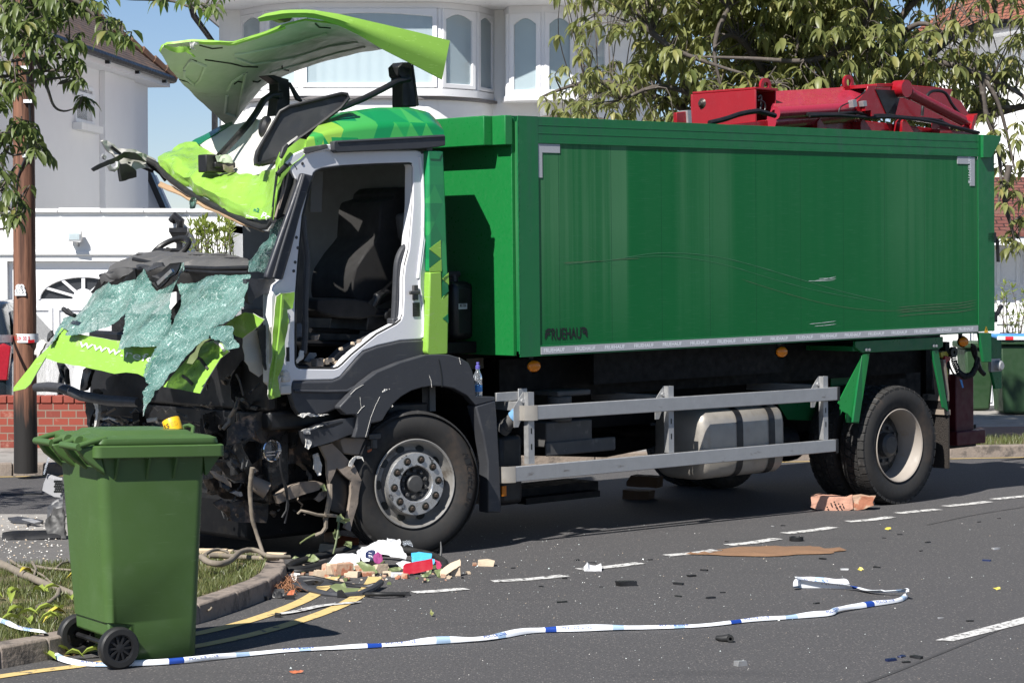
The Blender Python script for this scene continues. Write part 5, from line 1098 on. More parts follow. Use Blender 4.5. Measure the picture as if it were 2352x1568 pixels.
hose([(1540, 150), (1570, 170), (1580, 230), (1575, 290), (1560, 345), (1530, 380)], .010, .16, f=z8, name='air_line'); hose([(1550, 160), (1560, 220), (1590, 290), (1610, 350), (1640, 385)], .02, .2, f=z8, name='air_line')
hose([(1360, 260), (1370, 320), (1400, 380), (1440, 400)], .008, .16, f=z8, name='air_line')
mb = sp(zz(z8, [(1300, 215), (1345, 205), (1362, 235), (1340, 262), (1305, 250)]), .14, (0, .04, 0)); mb = sp(zz(z8, [(1322, 345), (1348, 330), (1358, 380), (1352, 428), (1324, 420)]), .14, (0, .02, 0), mb=mb); B(mb, 'yellow_coupling', m_yellowstrap)
mb = sp(zz(z8, [(1335, 240), (1378, 250), (1378, 275), (1350, 290), (1345, 330), (1330, 330)]), .12, (0, .03, 0)); B(mb, 'red_coupling', m_red, bevel=.005)
mb = sp(zz(z8, [(1450, 425), (1466, 430), (1480, 488), (1470, 492)]), .12, (0, .004, 0)); B(mb, 'tag', m_bluelab)
for (x, y) in ((365, 640), (370, 950)):
    c = S(3600 * .57422 + x * .586, 172.3 + y * .586, .02); mb = MB()
    if y < 800: mb.tube([c + V3((-.06, 0, 0)), c + V3((.02, 0, .01)), c + V3((.06, 0, -.02)), c + V3((.07, 0, -.2))], .016, 8)
    else: mb.tube([c + V3((-.06, 0, 0)), c + V3((.04, 0, .03)), c + V3((.10, 0, .1))], .02, 8)
    mb.box(c + V3((-.10, -.02, -.04)), c + V3((.02, .03, .05))); B(mb, 'door_latch', m_black, bevel=.005)
# ================================================================== CAB
from mathutils.bvhtree import BVHTree
def bvh(*obs):
    vs, fs = [], []
    for o in obs:
        n = len(vs); vs += [v.co.copy() for v in o.data.vertices]; fs += [tuple(i + n for i in p.vertices) for p in o.data.polygons]
    return BVHTree.FromPolygons(vs, fs)
def onm(t, x, y, lift=.004, fb=None):
    d = (TI3 @ ray(x, y)).normalized(); h = t.ray_cast(TC, d)
    if h[0] is None: return fb
    n = h[1] if h[1].dot(d) < 0 else -h[1]
    return h[0] + n * lift
CV = .10
door = zz(zB, [(320, 303), (338, 286), (370, 272), (500, 255), (700, 244), (915, 237), (935, 242), (945, 262), (943, 500), (932, 640), (920, 780), (895, 880), (886, 960), (886, 1090), (880, 1190), (868, 1222), (840, 1246), (720, 1310), (640, 1375), (560, 1440), (500, 1500), (475, 1520), (450, 1528), (232, 1526), (212, 1515), (204, 1495), (203, 1300), (207, 1050), (222, 850), (248, 570), (285, 420)])
outl = zz(zB, [(150, 238), (200, 180), (265, 150), (460, 160), (960, 158), (1025, 175), (1036, 300), (1041, 500), (1041, 920), (1030, 1330)]) + zz(zA, [(1375, 893), (1180, 905), (1000, 945), (885, 988), (830, 1045), (770, 1115), (705, 1190), (650, 1213), (342, 1219), (336, 1305), (240, 1300), (165, 1235), (165, 560), (190, 470)]) + zz(zB, [(130, 960), (185, 640), (232, 440), (205, 330)])
cab = sp(outl, CV, (0, .09, 0), m=(0, 0, 0), holes=[door]); cab = B(cab, 'cab_side', m_white, bevel=.012)
def slim(px, v, r, m, name, par=None, closed=False):
    P = [S(x, y, v) for x, y in px]; mb = MB(); mb.tube(P + ([P[0]] if closed else []), r, 8); return B(mb, name, m, par)
slim(door, CV + .012, .011, m_rubber, 'door_seal', cab, True)
sp_ = zz(zA, [(1350, 20), (1365, 120), (1345, 290), (1330, 380), (1330, 480), (1355, 620), (1362, 840), (1350, 880)])
slim(sp_, CV - .004, .009, m_white, 'body_crease', cab)
slim(zz(zB, [(985, 200), (1003, 330), (1008, 500), (1005, 700), (985, 860), (975, 960)]), CV - .002, .012, m_white, 'body_crease', cab)
# rear pressing of the door frame
mb = sp(zz(zB, [(265, 150), (410, 120), (450, 118), (452, 160), (410, 160), (300, 178), (270, 190)]), .085, (0, .03, 0)); hb = B(mb, 'door_hinge_mount', m_white, cab, bevel=.008)
mb = sp(zz(zB, [(262, 142), (400, 120), (412, 130), (410, 146), (275, 182), (262, 172)]), .075, (0, .012, 0)); B(mb, 'broken_hinge', m_dash, cab, bevel=.004)
mb = sp(zz(zB, [(448, 104), (470, 98), (1140, 60), (1146, 68), (1146, 130), (1100, 140), (970, 152), (470, 174), (452, 160)]), .045, (0, .05, 0)); B(mb, 'roof_gutter', m_char, cab, bevel=.008)
slim(zz(zB, [(470, 108), (1140, 72)]), .044, .006, m_char, 'gutter_lip', cab)
mb = sp(zz(zB, [(250, 300), (322, 318), (300, 380), (245, 545), (180, 800), (130, 970), (24, 960), (30, 930), (110, 700), (190, 480)]), .055, (0, .04, 0)); ap = B(mb, 'pillar_cover', mat('slate_plastic', (.026, .028, .036), .45, var=.12, scr=(.12, .11, .11)), cab, bevel=.012)
slim(zz(zB, [(262, 310), (200, 520), (120, 780), (70, 955)]), .05, .008, m_char, 'cover_ridge', ap)
# catch and data plate on the door pillar
mb = MB(); c = S(*zB(958, 1050), .09); mb.box(c + V3((-.02, -.01, -.05)), c + V3((.02, .012, .05))); mb.box(c + V3((-.06, -.02, -.012)), c + V3((.03, -.005, .012))); B(mb, 'door_catch', m_hub, cab, bevel=.005)
m_stain = mat('rust_stain', (.12, .09, .06), .8, var=.4)
mb = MB(); a, b = S(*zB(943, 1200), .097), S(*zB(985, 1112), .097); mb.box((a.x, .095, a.z), (b.x, .0985, b.z)); dp = B(mb, 'data_plate', m_letter, cab)
mb = MB()
for i in range(9):
    z = a.z + (b.z - a.z) * (i + .5) / 9.3; mb.box((a.x + .008, .0935, z), (a.x + (b.x - a.x) * rng.uniform(.4, .9), .0948, z + (b.z - a.z) * .045))
B(mb, 'plate_print', m_hub, dp)
for (x, y) in ((345, 110), (250, 242), (170, 245), (1000, 172), (1020, 325), (1022, 495), (196, 915), (213, 705), (222, 770), (205, 860)):
    c = S(*zB(x, y), CV - .001); mb = MB(); mb.lathe([(0, -.004), (.010, -.003), (.011, .002)], c, 1, 10); B(mb, 'bolt', m_hub, cab)
mb = MB(); c = S(*zA(296, 1012), CV - .001); mb.box(c + V3((-.012, -.003, -.045)), c + V3((.012, .001, .045))); B(mb, 'slot', m_letter, cab)
mb = MB(); c = S(*zA(255, 1165), CV); mb.tube([c + V3((0, -.05, 0)), c], .025, 10); mb.box(c + V3((-.03, -.05, -.05)), c + V3((.03, -.01, -.01))); mb.box(c + V3((-.04, -.03, -.13)), c + V3((.05, .0, -.07))); B(mb, 'lower_hinge', m_inner, cab, bevel=.01)
# rear corner fairing with triangle livery
FV = .05
mb = sp(zz(zB, [(1040, 160), (1135, 165), (1150, 500), (1163, 880), (1170, 1050), (1128, 1082), (1125, 917), (1050, 922), (1046, 700), (1042, 400)]), FV, (0, .07, 0)); fa = B(mb, 'corner_fairing', m_fair, bevel=.012)
mb = sp(zz(zB, [(1049, 923), (1124, 918), (1127, 1083), (1170, 1051), (1168, 1200), (1165, 1425), (1160, 1434), (1045, 1440), (1032, 1420), (1034, 1395), (1048, 1000)]), FV - .006, (0, .076, 0)); B(mb, 'lower_fairing', m_lime, fa, bevel=.014)
mb = MB()
for t in ([(1045, 777), (1118, 722), (1120, 836)], [(1047, 900), (1122, 842), (1124, 916), (1050, 920)], [(1128, 965), (1167, 926), (1169, 1002)]): sp(zz(zB, t), FV - .0025, (0, .002, 0), mb=mb)
B(mb, 'lime_triangle', m_limeb, fa)
m_gtri = mat('triangle_green', (.006, .155, .055), .35, coat=.3)
mb = MB()
for t in ([(1045, 782), (1118, 838), (1046, 896)],): sp(zz(zB, t), FV - .0025, (0, .002, 0), mb=mb)
for t in ([(1129, 985), (1169, 1040), (1129, 1080)], [(1130, 1212), (1164, 1184), (1166, 1242)], [(1129, 940), (1160, 928), (1129, 962)]): sp(zz(zB, t), FV - .0085, (0, .002, 0), mb=mb)
B(mb, 'green_triangle', m_gtri, fa)
mb = sp(zz(zB, [(1042, 165), (1132, 168), (1110, 215), (1050, 212)]), FV - .004, (0, .003, 0)); B(mb, 'fairing_step', m_fair, fa, bevel=.002)
# lower grey panel, wheel arch, rear guard
low = zz(zA, [(337, 1221), (650, 1217), (708, 1195), (775, 1120), (835, 1050), (890, 993), (1003, 950), (1182, 909), (1376, 898), (1380, 1010), (1180, 1080), (1000, 1150), (880, 1240), (790, 1330), (705, 1420), (690, 1440)]) + zz(zA, [(560, 1490), (470, 1502), (400, 1500), (350, 1430), (320, 1330)])
mb = sp(low, .09, (0, .05, 0)); lp = B(mb, 'sill_panel', m_char, bevel=.012)
slim(zz(zA, [(345, 1300), (600, 1305), (760, 1300), (850, 1255)]), .086, .010, m_char, 'sill_crease', lp)
oa = zz(zA, [(1380, 1016), (1480, 1012), (1560, 1015), (1650, 1040), (1715, 1078), (1745, 1140), (1765, 1230), (1772, 1340), (1925, 1345), (1925, 1370), (1770, 1412)])
ia = zz(z7, [(1178, 234), (1120, 165), (1010, 105), (930, 90), (840, 86), (760, 98), (680, 122), (600, 168), (540, 222), (490, 290), (455, 350), (430, 365), (365, 378), (352, 430), (338, 488), (232, 490)])
la = zz(z7, [(250, 420), (255, 330), (235, 310), (165, 312), (120, 262)]) + zz(zA, [(705, 1420), (790, 1330), (880, 1240), (1000, 1148), (1180, 1075)])
mb = sp(oa + ia + la, .03, (0, .06, 0)); fe = B(mb, 'front_mudguard', m_char, bevel=.016)
mb = sp(zz(z7, [(1182, 238), (1338, 190), (1356, 430), (1374, 760), (1386, 1080), (1280, 1078), (1281, 700), (1243, 480)]), .03, (0, .10, 0)); B(mb, 'mudguard_rear', m_char, fe, bevel=.012)
arch = zz(z7, [(1238, 480), (1180, 236), (1120, 165), (1010, 105), (930, 90), (840, 86), (760, 98), (680, 122), (600, 168), (540, 222), (490, 290), (455, 350)])
mb = MB(); P0 = [S(x, y, .085) for x, y in arch]; P1 = [p + V3((0, .5, 0)) for p in P0]; mb.loft([P0, P1], 26); B(mb, 'arch_lining', m_chassis, fe)
slim(zz(zA, [(1480, 1050), (1495, 1120), (1505, 1200), (1505, 1270)]), .0285, .0025, m_letter, 'panel_gap', fe); slim(zz(zA, [(1405, 1178), (1420, 1220), (1425, 1270)]), .029, .0018, m_torn, 'scratch', fe)
slim(zz(zA, [(1640, 1040), (1652, 1090)]), .029, .002, m_torn, 'scratch', fe)
slim(zz(z7, [(430, 170), (395, 240), (360, 330), (335, 420), (318, 485)]), .0295, .0013, m_torn, 'scratch', fe); slim(zz(z7, [(255, 300), (285, 260), (310, 240)]), .0295, .0018, m_torn, 'scratch', fe); slim(zz(z7, [(275, 170), (278, 215), (285, 255)]), .0295, .0012, m_torn, 'scratch', fe)
slim(zz(z7, [(200, 150), (240, 110), (300, 75)]), .0295, .0015, m_torn, 'scratch', fe); slim(zz(z7, [(530, 235), (525, 250), (535, 240)]), .0295, .0018, m_torn, 'scratch', fe)
for (x, y, r) in ((470, 120, .012), (455, 130, .008), (485, 115, .006), (505, 110, .004)):
    c = S(*z7(x, y), .0295); mb = MB(); mb.lathe([(0, -.002), (r * .6, -.0015), (r, .001)], c, 1, 7); B(mb, 'paint_chip', m_torn, fe)
mb = MB(); a, b = S(*z7(1190, 950), .13), S(*z7(1275, 480), .13)
P = [S(*z7(x, y), .2) for x, y in [(1160, 1010), (1276, 1010), (1276, 480), (1240, 480), (1200, 600), (1180, 800)]]; mb.plate([(p.x, p.z) for p in P], lambda u, w_: V3((u, .2, w_)), V3((0, .02, 0)))
B(mb, 'spray_suppressor', mat('spray_mesh', (.10, .085, .07), .9, var=.5, sc=80, bmp=1, bsc=70, bd=.03), fe)
# step plate and broken corner below the arch
def piece(name, pts, pl, m, amp=.02, f=6, thick=.006, res=None, f2=None, par=None, sd=0, rim=None, zf=zW):
    q = zz(zf, pts) if zf else pts; xs = [p[0] for p in q]; ys = [p[1] for p in q]; res = res or max(4, min(max(xs) - min(xs), max(ys) - min(ys)) / 5)
    if callable(pl): fn = pl
    elif pl[0] == 'u': fn = lambda x, y: Q(x, y, pl[1])
    else: fn = lambda x, y: S(x, y, pl[1])
    c = crump(amp, f, sd); n = V3((1, .4, 0)) if (callable(pl) or pl[0] == 'u') else V3((0.2, 1, 0))
    mb = MB(); mb.plate(q, fn, n * thick, (), (0, 0, 1 if rim else 0), res, c, random.Random(int(sd * 7) + 1)); return B(mb, name, [m, rim] if rim else m, par, ang=28)
piece('step_plate', [(1055, 742), (1110, 715), (1240, 680), (1440, 640), (1445, 750), (1300, 800), (1115, 862), (1085, 830)], ('v', .06), m_char, .008, 8, .05, sd=1, rim=m_char)
mb = MB(); P = [S(*zW(x, y), v) for x, y, v in [(1060, 740, .06), (1440, 640, .06), (1400, 610, .35), (1080, 700, .35)]]; mb.solid(P, [(0, 1, 2, 3)], V3((0, 0, -.02))); st = B(mb, 'step_tread', m_black, bevel=.004)
for (x, y) in ((1310, 660), (1235, 690), (1170, 712)):
    mb = MB(); P = [S(*zW(x + dx, y + dy), v) for dx, dy, v in [(-28, 5, .14), (28, -10, .14), (24, -22, .24), (-26, -6, .24)]]; mb.solid([p + V3((0, 0, .002)) for p in P], [(0, 1, 2, 3)], V3((0, 0, -.001))); B(mb, 'tread_hole', m_letter, st)
for i, q in enumerate(([(1060, 735), (1110, 720), (1190, 700), (1215, 700), (1110, 735), (1115, 760), (1075, 760)], [(1085, 800), (1125, 800), (1130, 830), (1105, 865), (1085, 850)], [(1035, 635), (1080, 610), (1180, 628), (1250, 628), (1180, 642), (1090, 632), (1050, 648)], [(1425, 618), (1455, 625), (1468, 660), (1455, 672), (1445, 640)])):
    piece('torn_edge', q, ('v', .05), m_torn, .012, 30, .01, sd=3 + i)
mb = sp(zz(z7, [(118, 505), (150, 485), (345, 492), (350, 600), (290, 632), (200, 625), (150, 615)]), .12, (0, .12, 0)); B(mb, 'lamp_bracket', m_dusty, bevel=.01)
mb = sp(zz(z7, [(330, 560), (405, 540), (408, 565), (335, 606)]), .10, (0, .03, 0)); mb2 = B(mb, 'bracket_plate', m_rust); mb = sp(zz(z7, [(332, 592), (400, 562), (402, 575), (338, 606)]), .095, (0, .004, 0)); B(mb, 'orange_reflector', m_terra)
mb = MB(); c = S(*z7(380, 500), .10); mb.tube([c + V3((0, 0, -.06)), c], .025, 10); mb.box(c + V3((-.05, -.02, .0)), c + V3((.05, .03, .035))); B(mb, 'bolt_mount', m_hub, bevel=.004)
piece('torn_flap', [(1390, 950), (1440, 915), (1480, 918), (1488, 950), (1470, 930), (1440, 935), (1400, 990), (1385, 980)], ('v', .08), m_torn, .01, 20, .006, sd=8)
# ---- cab interior
mb = MB(); mb.box((-.66, .19, .95), (-.61, 2.3, 2.86)); mb.box((-1.5, 2.26, .95), (-.661, 2.30, 1.55)); cw = B(mb, 'cab_rear_wall', m_cabtrim)
mb = MB(); mb.box((-.72, .2, .95), (-.661, 2.25, 1.62)); B(mb, 'rear_trim', m_black, cw)
mb = MB(); mb.box((-2.0, .195, .90), (-.665, 2.28, 1.02)); mb.box((-1.9, .95, 1.021), (-.73, 1.6, 1.42)); mb.box((-2.02, .2, 1.021), (-1.93, 2.28, 1.5)); fl_ = B(mb, 'cab_floor', m_black, bevel=.02)
def sv(x, y, v): return S(*zB(x, y), v)
back = [(445, 1085), (437, 1040), (440, 960), (455, 900), (520, 800), (575, 735), (600, 700), (606, 600), (612, 520), (630, 480), (700, 460), (705, 430), (740, 398), (800, 390), (880, 392), (912, 420), (918, 470), (905, 480), (935, 520), (925, 600), (900, 700), (860, 790), (800, 900), (740, 1000), (690, 1090), (600, 1130), (500, 1110)]
mb = MB(); q = [sv(x, y, .62) for x, y in back]
def puff(vs, fs, c, v0, v1): pass
mb.plate([(p.x, p.z) for p in q], lambda a, b: V3((a, .40, b)), V3((0, .46, 0))); seat = B(mb, 'seat', m_seat, bevel=.05)
mb = MB(); q = [sv(x, y, .40) for x, y in [(275, 1092), (300, 1088), (420, 1083), (520, 1090), (600, 1105), (650, 1130), (655, 1160), (640, 1195), (560, 1215), (400, 1205), (300, 1180), (272, 1160)]]
mb.plate([(p.x, p.z) for p in q], lambda a, b: V3((a, .28, b)), V3((0, .56, 0))); B(mb, 'seat_cushion', m_seat, seat, bevel=.045)
mb = MB(); q = [sv(x, y, .40) for x, y in [(830, 560), (905, 545), (935, 600), (925, 720), (880, 760), (850, 700)]]; mb.plate([(p.x, p.z) for p in q], lambda a, b: V3((a, .34, b)), V3((0, .1, 0))); B(mb, 'seat_side', m_dash, seat, bevel=.03)
mb = MB(); q = [sv(x, y, .30) for x, y in [(650, 1150), (830, 1150), (850, 1200), (830, 1290), (650, 1290), (660, 1220)]]; mb.plate([(p.x, p.z) for p in q], lambda a, b: V3((a, .30, b)), V3((0, .4, 0))); c = sv(785, 1190, .3); mb.lathe([(0, -.03), (.035, -.03), (.045, -.02), (.045, .01)], c, 1, 20); a_, b_2 = sv(690, 1202, .3), sv(760, 1180, .3); mb.box((a_.x, .285, a_.z), (b_2.x, .299, b_2.z)); B(mb, 'seat_base', m_black, seat, bevel=.015)
mb = MB(); mb.tube([sv(690, 1140, .29), sv(720, 1080, .28), sv(760, 1050, .3), sv(800, 1045, .34)], [.02, .035, .025, .02], 10); B(mb, 'belt_buckle', m_black, seat, bevel=.004)
mb = MB(); mb.add([sv(680, 1130, .27), sv(720, 1085, .27), sv(760, 1045, .27), sv(860, 940, .25), sv(858, 930, .25), sv(745, 1035, .27), sv(700, 1075, .27), sv(660, 1115, .27)], [(0, 1, 6, 7), (1, 2, 5, 6), (2, 3, 4, 5)]); mb2 = B(mb, 'seat_belt', m_black, seat)
def handle(pts, v, r): 
    mb = MB(); P = [S(*zB(x, y), v) for x, y in pts]; L2 = []
    for i in range(len(P) - 1):
        A_, B_, C_, D_ = P[max(i - 1, 0)], P[i], P[i + 1], P[min(i + 2, len(P) - 1)]
        for k in range(5):
            t = k / 5; L2.append(.5 * ((2 * B_) + (C_ - A_) * t + (2 * A_ - 5 * B_ + 4 * C_ - D_) * t * t + (3 * B_ - A_ - 3 * C_ + D_) * t ** 3))
    mb.tube(L2 + [P[-1]], r, 10); return B(mb, 'grab_handle', m_char, cab)
handle([(255, 570), (262, 700), (272, 770), (280, 850), (274, 1000), (268, 1150), (268, 1280), (262, 1390), (255, 1430)], .16, .021)
handle([(915, 758), (885, 770), (858, 815), (842, 880), (835, 1000), (828, 1150), (824, 1230)], .16, .022)
mb = MB(); c = S(*zB(830, 1238), .16); mb.box(c + V3((-.04, -.03, -.04)), c + V3((.05, .04, .03))); B(mb, 'handle_foot', m_char, cab, bevel=.01)
mb = MB(); mb.plate(zz(zB, [(210, 1000), (248, 560), (262, 560), (272, 760), (262, 1190), (240, 1240), (206, 1240)]), lambda x, y: S(x, y, .24), V3((0, .02, 0))); B(mb, 'pillar_trim', m_black, cab)
mb = MB(); mb.plate([(0, 0), (1, 0), (1, 1), (0, 1)], lambda a, b: S(*zB(380 - b * 10 + a * -70, 290 + b * 255), .55), V3((0, .02, 0))); mb2 = B(mb, 'sun_visor', m_cabtrim, cab)
piece('loose_wiring_cover', [(205, 1250), (240, 1240), (250, 1330), (205, 1330)], ('v', .25), mat('blue_grey_fabric', (.10, .12, .15), .9), .02, 12, .01, zf=zB, sd=4)
piece('torn_trim', [(212, 1480), (240, 1410), (258, 1415), (250, 1460), (225, 1500), (208, 1500)], ('v', .10), m_inner, .012, 14, .012, zf=zB, sd=5)
piece('loose_card', [(262, 1480), (300, 1420), (340, 1425), (345, 1445), (290, 1490)], ('v', .22), mat('grey_blue_card', (.14, .16, .18), .6), .01, 8, .006, zf=zB, sd=6)
for i, (x, y, r) in enumerate(((345, 1480, .035), (395, 1475, .024), (415, 1465, .02), (450, 1482, .014), (330, 1325, .025), (440, 1462, .014), (470, 1475, .010), (490, 1395, .015), (610, 1350, .02), (565, 1360, .014))):
    c = S(*zB(x, y + 8), .18); mb = MB(); rg_ = random.Random(i); mb.add([c + V3((rg_.uniform(.6, 1) * r * sx_, rg_.uniform(.6, 1) * r * sy_, rg_.uniform(.5, .9) * r * sz_)) for sx_ in (-1, 1) for sy_ in (-1, 1) for sz_ in (-1, 1)], [(0, 1, 3, 2), (4, 6, 7, 5), (0, 4, 5, 1), (2, 3, 7, 6), (0, 2, 6, 4), (1, 5, 7, 3)]); B(mb, 'rubble', m_stone if i % 2 else m_dusty, fl_, bevel=.004)
mb = MB(); mb.plate(zz(zB, [(420, 1480), (500, 1400), (640, 1330), (840, 1250), (835, 1262), (640, 1392), (480, 1510), (420, 1515)]), lambda x, y: S(x, y, .23), V3((0, .06, 0))); B(mb, 'door_sill_tread', m_dash, cab, bevel=.005)
for (y, x0, x1) in ((1285, 300, 600), (1365, 270, 560)): slim(zz(zB, [(x0, y), (x1, y + 10)]), .5, .018, m_black, 'floor_rail', fl_)
mb = sp(zz(zB, [(472, 1285), (538, 1280), (540, 1305), (478, 1310)]), .5, (0, .01, 0)); B(mb, 'floor_label', m_hub, fl_)
# ---- roof
m_roof = tri_mat('roof_livery', [(.005, .20, .06), (.004, .16, .055), (.016, .28, .065), (.006, .22, .062), (.05, .34, .07)], 7.5, lime_from=S(752, 290, .15).x)
low_ = [S(x, y, .085) for x, y in [(655, 400), (670, 372), (700, 350), (745, 338), (800, 331), (900, 323), (1000, 316), (1021, 313)]]
mid_ = [S(x, y, .105) for x, y in [(650, 370), (672, 338), (705, 318), (750, 305), (810, 294), (900, 285), (995, 284), (1019, 300)]]
rid_ = [S(x, y, .30) for x, y in [(657, 352), (690, 312), (735, 284), (795, 260), (865, 247), (940, 247), (985, 258), (1010, 283)]]
fr_k = [1, .8, .6, .4, .25, .1, 0, 0]; top_ = [V3((p.x + .45 * k, 1.2, p.z - .05 * k)) for p, k in zip(rid_, fr_k)]; frid = [V3((p.x + 1.0 * k, 2.1, p.z - .02 - .1 * k)) for p, k in zip(rid_, fr_k)]; flow = [V3((p.x + 1.0 * k, 2.32, p.z - .1)) for p, k in zip(low_, fr_k)]
mb = MB(); mb.loft([low_[2:], mid_[2:], rid_[2:], top_[2:], frid[2:], flow[2:]], 30, -.02, (0, 0, 0), sub=4); roof = B(mb, 'roof', m_roof, ang=85)
L = lambda pts: [S(*p) for p in pts]
white0 = L([(705, 303, .35), (660, 282, .8), (620, 275, 1.2), (590, 277, 1.6), (535, 291, 2.15)])
white1 = L([(660, 335, .35), (640, 335, .7), (600, 340, 1.1), (550, 330, 1.6), (480, 322, 2.15)])
white2 = L([(640, 385, .28), (625, 392, .42), (587, 406, .8), (546, 409, 1.1), (517, 398, 1.4), (500, 365, 1.8), (455, 335, 2.15)])
mb = MB(); mb.loft([white0, white1, white2], 20, .012, (0, 0, 0), crump(.018, 4, 2), sub=5); rw = B(mb, 'crushed_roof_panel', m_inner, roof, ang=40)
lime2 = L([(648, 350, .2), (637, 388, .26), (624, 391, .42), (587, 405, .8), (546, 408, 1.1), (517, 397, 1.4), (500, 364, 1.8), (460, 338, 2.1), (425, 330, 2.3)])
lime3 = L([(640, 400, .14), (618, 455, .28), (580, 455, .6), (520, 440, .95), (460, 405, 1.35), (410, 372, 1.8), (378, 350, 2.2)])
lime3b = L([(632, 460, .13), (612, 492, .25), (560, 477, .6), (500, 452, .98), (440, 418, 1.4), (392, 385, 1.85), (366, 356, 2.2)])
lime4 = L([(627, 500, .12), (612, 518, .2), (546, 494, .7), (463, 450, 1.3), (405, 419, 1.75), (368, 388, 2.1)])
cr = crump(.035, 5, 6)
mb = MB(); mb.loft([lime2, lime3, lime3b, lime4], 34, .012, (0, 1, 1), lambda p: cr(p) * 1.0 + V3((0, 0, .012 * nz(p, 14, 3))), sub=7); rl_ = B(mb, 'crushed_roof_front', [m_lime, m_lime], roof, ang=32)
mb = MB(); mb.loft([L([(655, 345, .13), (690, 318, .12), (745, 330, .1)]), L([(645, 372, .12), (672, 352, .11), (735, 340, .1)]), L([(640, 400, .12), (660, 380, .11), (700, 352, .1)]), L([(630, 470, .12), (634, 440, .11), (645, 400, .11)]), L([(627, 510, .12), (630, 500, .12), (634, 480, .12)])], 8, .01, sub=4); B(mb, 'lime_corner', m_lime, roof, ang=40)
mb = MB(); mb.loft([L([(459, 334, 2.1), (500, 308, 2.1), (535, 289, 2.12)]), L([(440, 330, 2.28), (490, 303, 2.28), (533, 282, 2.28)]), L([(430, 345, 2.3), (490, 330, 2.3), (533, 310, 2.3)])], 10, .01, disp=crump(.01, 9, 1), sub=3); B(mb, 'far_roof_edge', m_gtri, roof)
seal = [(628, 505), (618, 523), (600, 520), (546, 500), (500, 480), (463, 456), (430, 440), (400, 420), (378, 398), (362, 380), (330, 366), (300, 362)]
sv_ = [.12, .2, .3, .7, 1.0, 1.3, 1.5, 1.75, 1.95, 2.15, 2.3, 2.4]
mb = MB(); mb.tube([S(x, y, v) + V3((0, 0, .008 * math.sin(i * 2.1))) for i, ((x, y), v) in enumerate(zip(seal, sv_))], .022, 10); B(mb, 'screen_seal', m_rubber, roof)
mb = MB(); mb.tube([S(x, y + 5, v) for (x, y), v in zip(seal[:9], sv_)], .012, 8); B(mb, 'screen_bonding', m_torn, roof)
mb = MB(); mb.loft([L([(367, 418, 2.0), (400, 428, 1.8), (463, 462, 1.3), (546, 505, .7), (600, 528, .3)]), L([(365, 426, 1.9), (400, 440, 1.7), (463, 474, 1.2), (546, 510, .65), (604, 535, .3)])], 16, .01, disp=crump(.012, 8, 3), sub=2); B(mb, 'headlining_edge', mat('headlining_board', (.36, .24, .14), .9, var=.25, sc=9, col2=(.5, .4, .3), c2=(.55, .65)), roof)
tr = bvh(rl_)
def decal(txt, p0, p1, h, m, name, par, t, zf=lambda x, y: (x, y), off=.02, slant=0.0, lift=.004):
    vs, fs = textmesh(txt, 1, 0, off); xs = [v.x for v in vs]; ys = [v.y for v in vs]; x0, x1, hh = min(xs), max(xs), max(ys); out = []; fb = None
    a, b = zf(*p0), zf(*p1); dx, dy = b[0] - a[0], b[1] - a[1]; L_ = math.hypot(dx, dy)
    for v in vs:
        s = (v.x - x0) / (x1 - x0); y = v.y / hh * h; px = a[0] + dx * s + dy / L_ * y + slant * y; py = a[1] + dy * s - dx / L_ * y; q = onm(t, px, py, lift, fb); fb = q or fb; out.append(q)
    last = next((q for q in out if q), V3())
    out = [q or last for q in out]; mb = MB(); mb.add(out, fs); return B(mb, name, m, par)
decal('Po', (600, 500), (619, 506), 13, m_wletter, 'white_lettering', rl_, tr, slant=.15); decal('Greener', (566, 497), (592, 504), 4.5, m_wletter, 'small_lettering', rl_, tr); decal('n2', (583, 486), (596, 488), 9, m_gletter, 'green_lettering', rl_, tr)
# quarter window frame
mb = sp([(637, 400), (655, 380), (672, 377), (681, 392), (678, 420), (655, 494), (640, 503), (625, 506)], .125, (0, .02, 0)); qw = B(mb, 'quarter_light', m_letter, cab)
slim([(637, 400), (655, 381), (672, 378), (681, 393), (677, 425), (655, 494)], .115, .016, m_rubber, 'quarter_seal', qw)
for q in ([(640, 480), (655, 430), (664, 385)], [(632, 500), (648, 440), (652, 395)]): slim(q, .12, .008, m_dusty, 'inner_strip', qw)
mb = MB(); P = [S(x, y, .095) for x, y in zz(zB, [(120, 215), (106, 200), (125, 140), (150, 115), (160, 125), (150, 160)])]; mb.plate([(p.x, p.z) for p in P], lambda a, b: V3((a, .085, b)), V3((0, .02, 0))); B(mb, 'clearance_lamp', m_hub, cab, bevel=.006)
# ---- torn roof air deflector
sk_t = [(593, 45), (604, 37), (650, 27), (712, 26), (774, 35), (878, 58), (961, 77), (1031, 95)]; sk_b = [(594, 47), (612, 45.5), (660, 39), (708, 38), (740, 44), (774, 56), (820, 79), (878, 114), (944, 147), (1013, 183)]
mb = MB(); mb.loft([[S(x, y, .93) for x, y in sk_t], [S((a[0] + b[0]) / 2, (a[1] + b[1]) / 2, .885) for a, b in zip(sk_t, [(594, 47), (612, 45.5), (660, 39), (715, 39), (785, 61), (870, 110), (944, 147), (1013, 183)])], [S(x, y, .90) for x, y in sk_b]], 26, -.012, (0, 1, 0), sub=3); df = B(mb, 'roof_deflector', [m_limeb, m_limeb], ang=50)
LD = lambda pts: [S(x, y, v + .55) for x, y, v in pts]
E1 = LD([(369, 122, .95), (376, 105, .9), (438, 96, .75), (533, 101, .55), (600, 82, .45), (645, 64, .40), (662, 58, .39), (700, 48, .38), (774, 58, .37), (820, 80, .37), (876, 113, .37)])
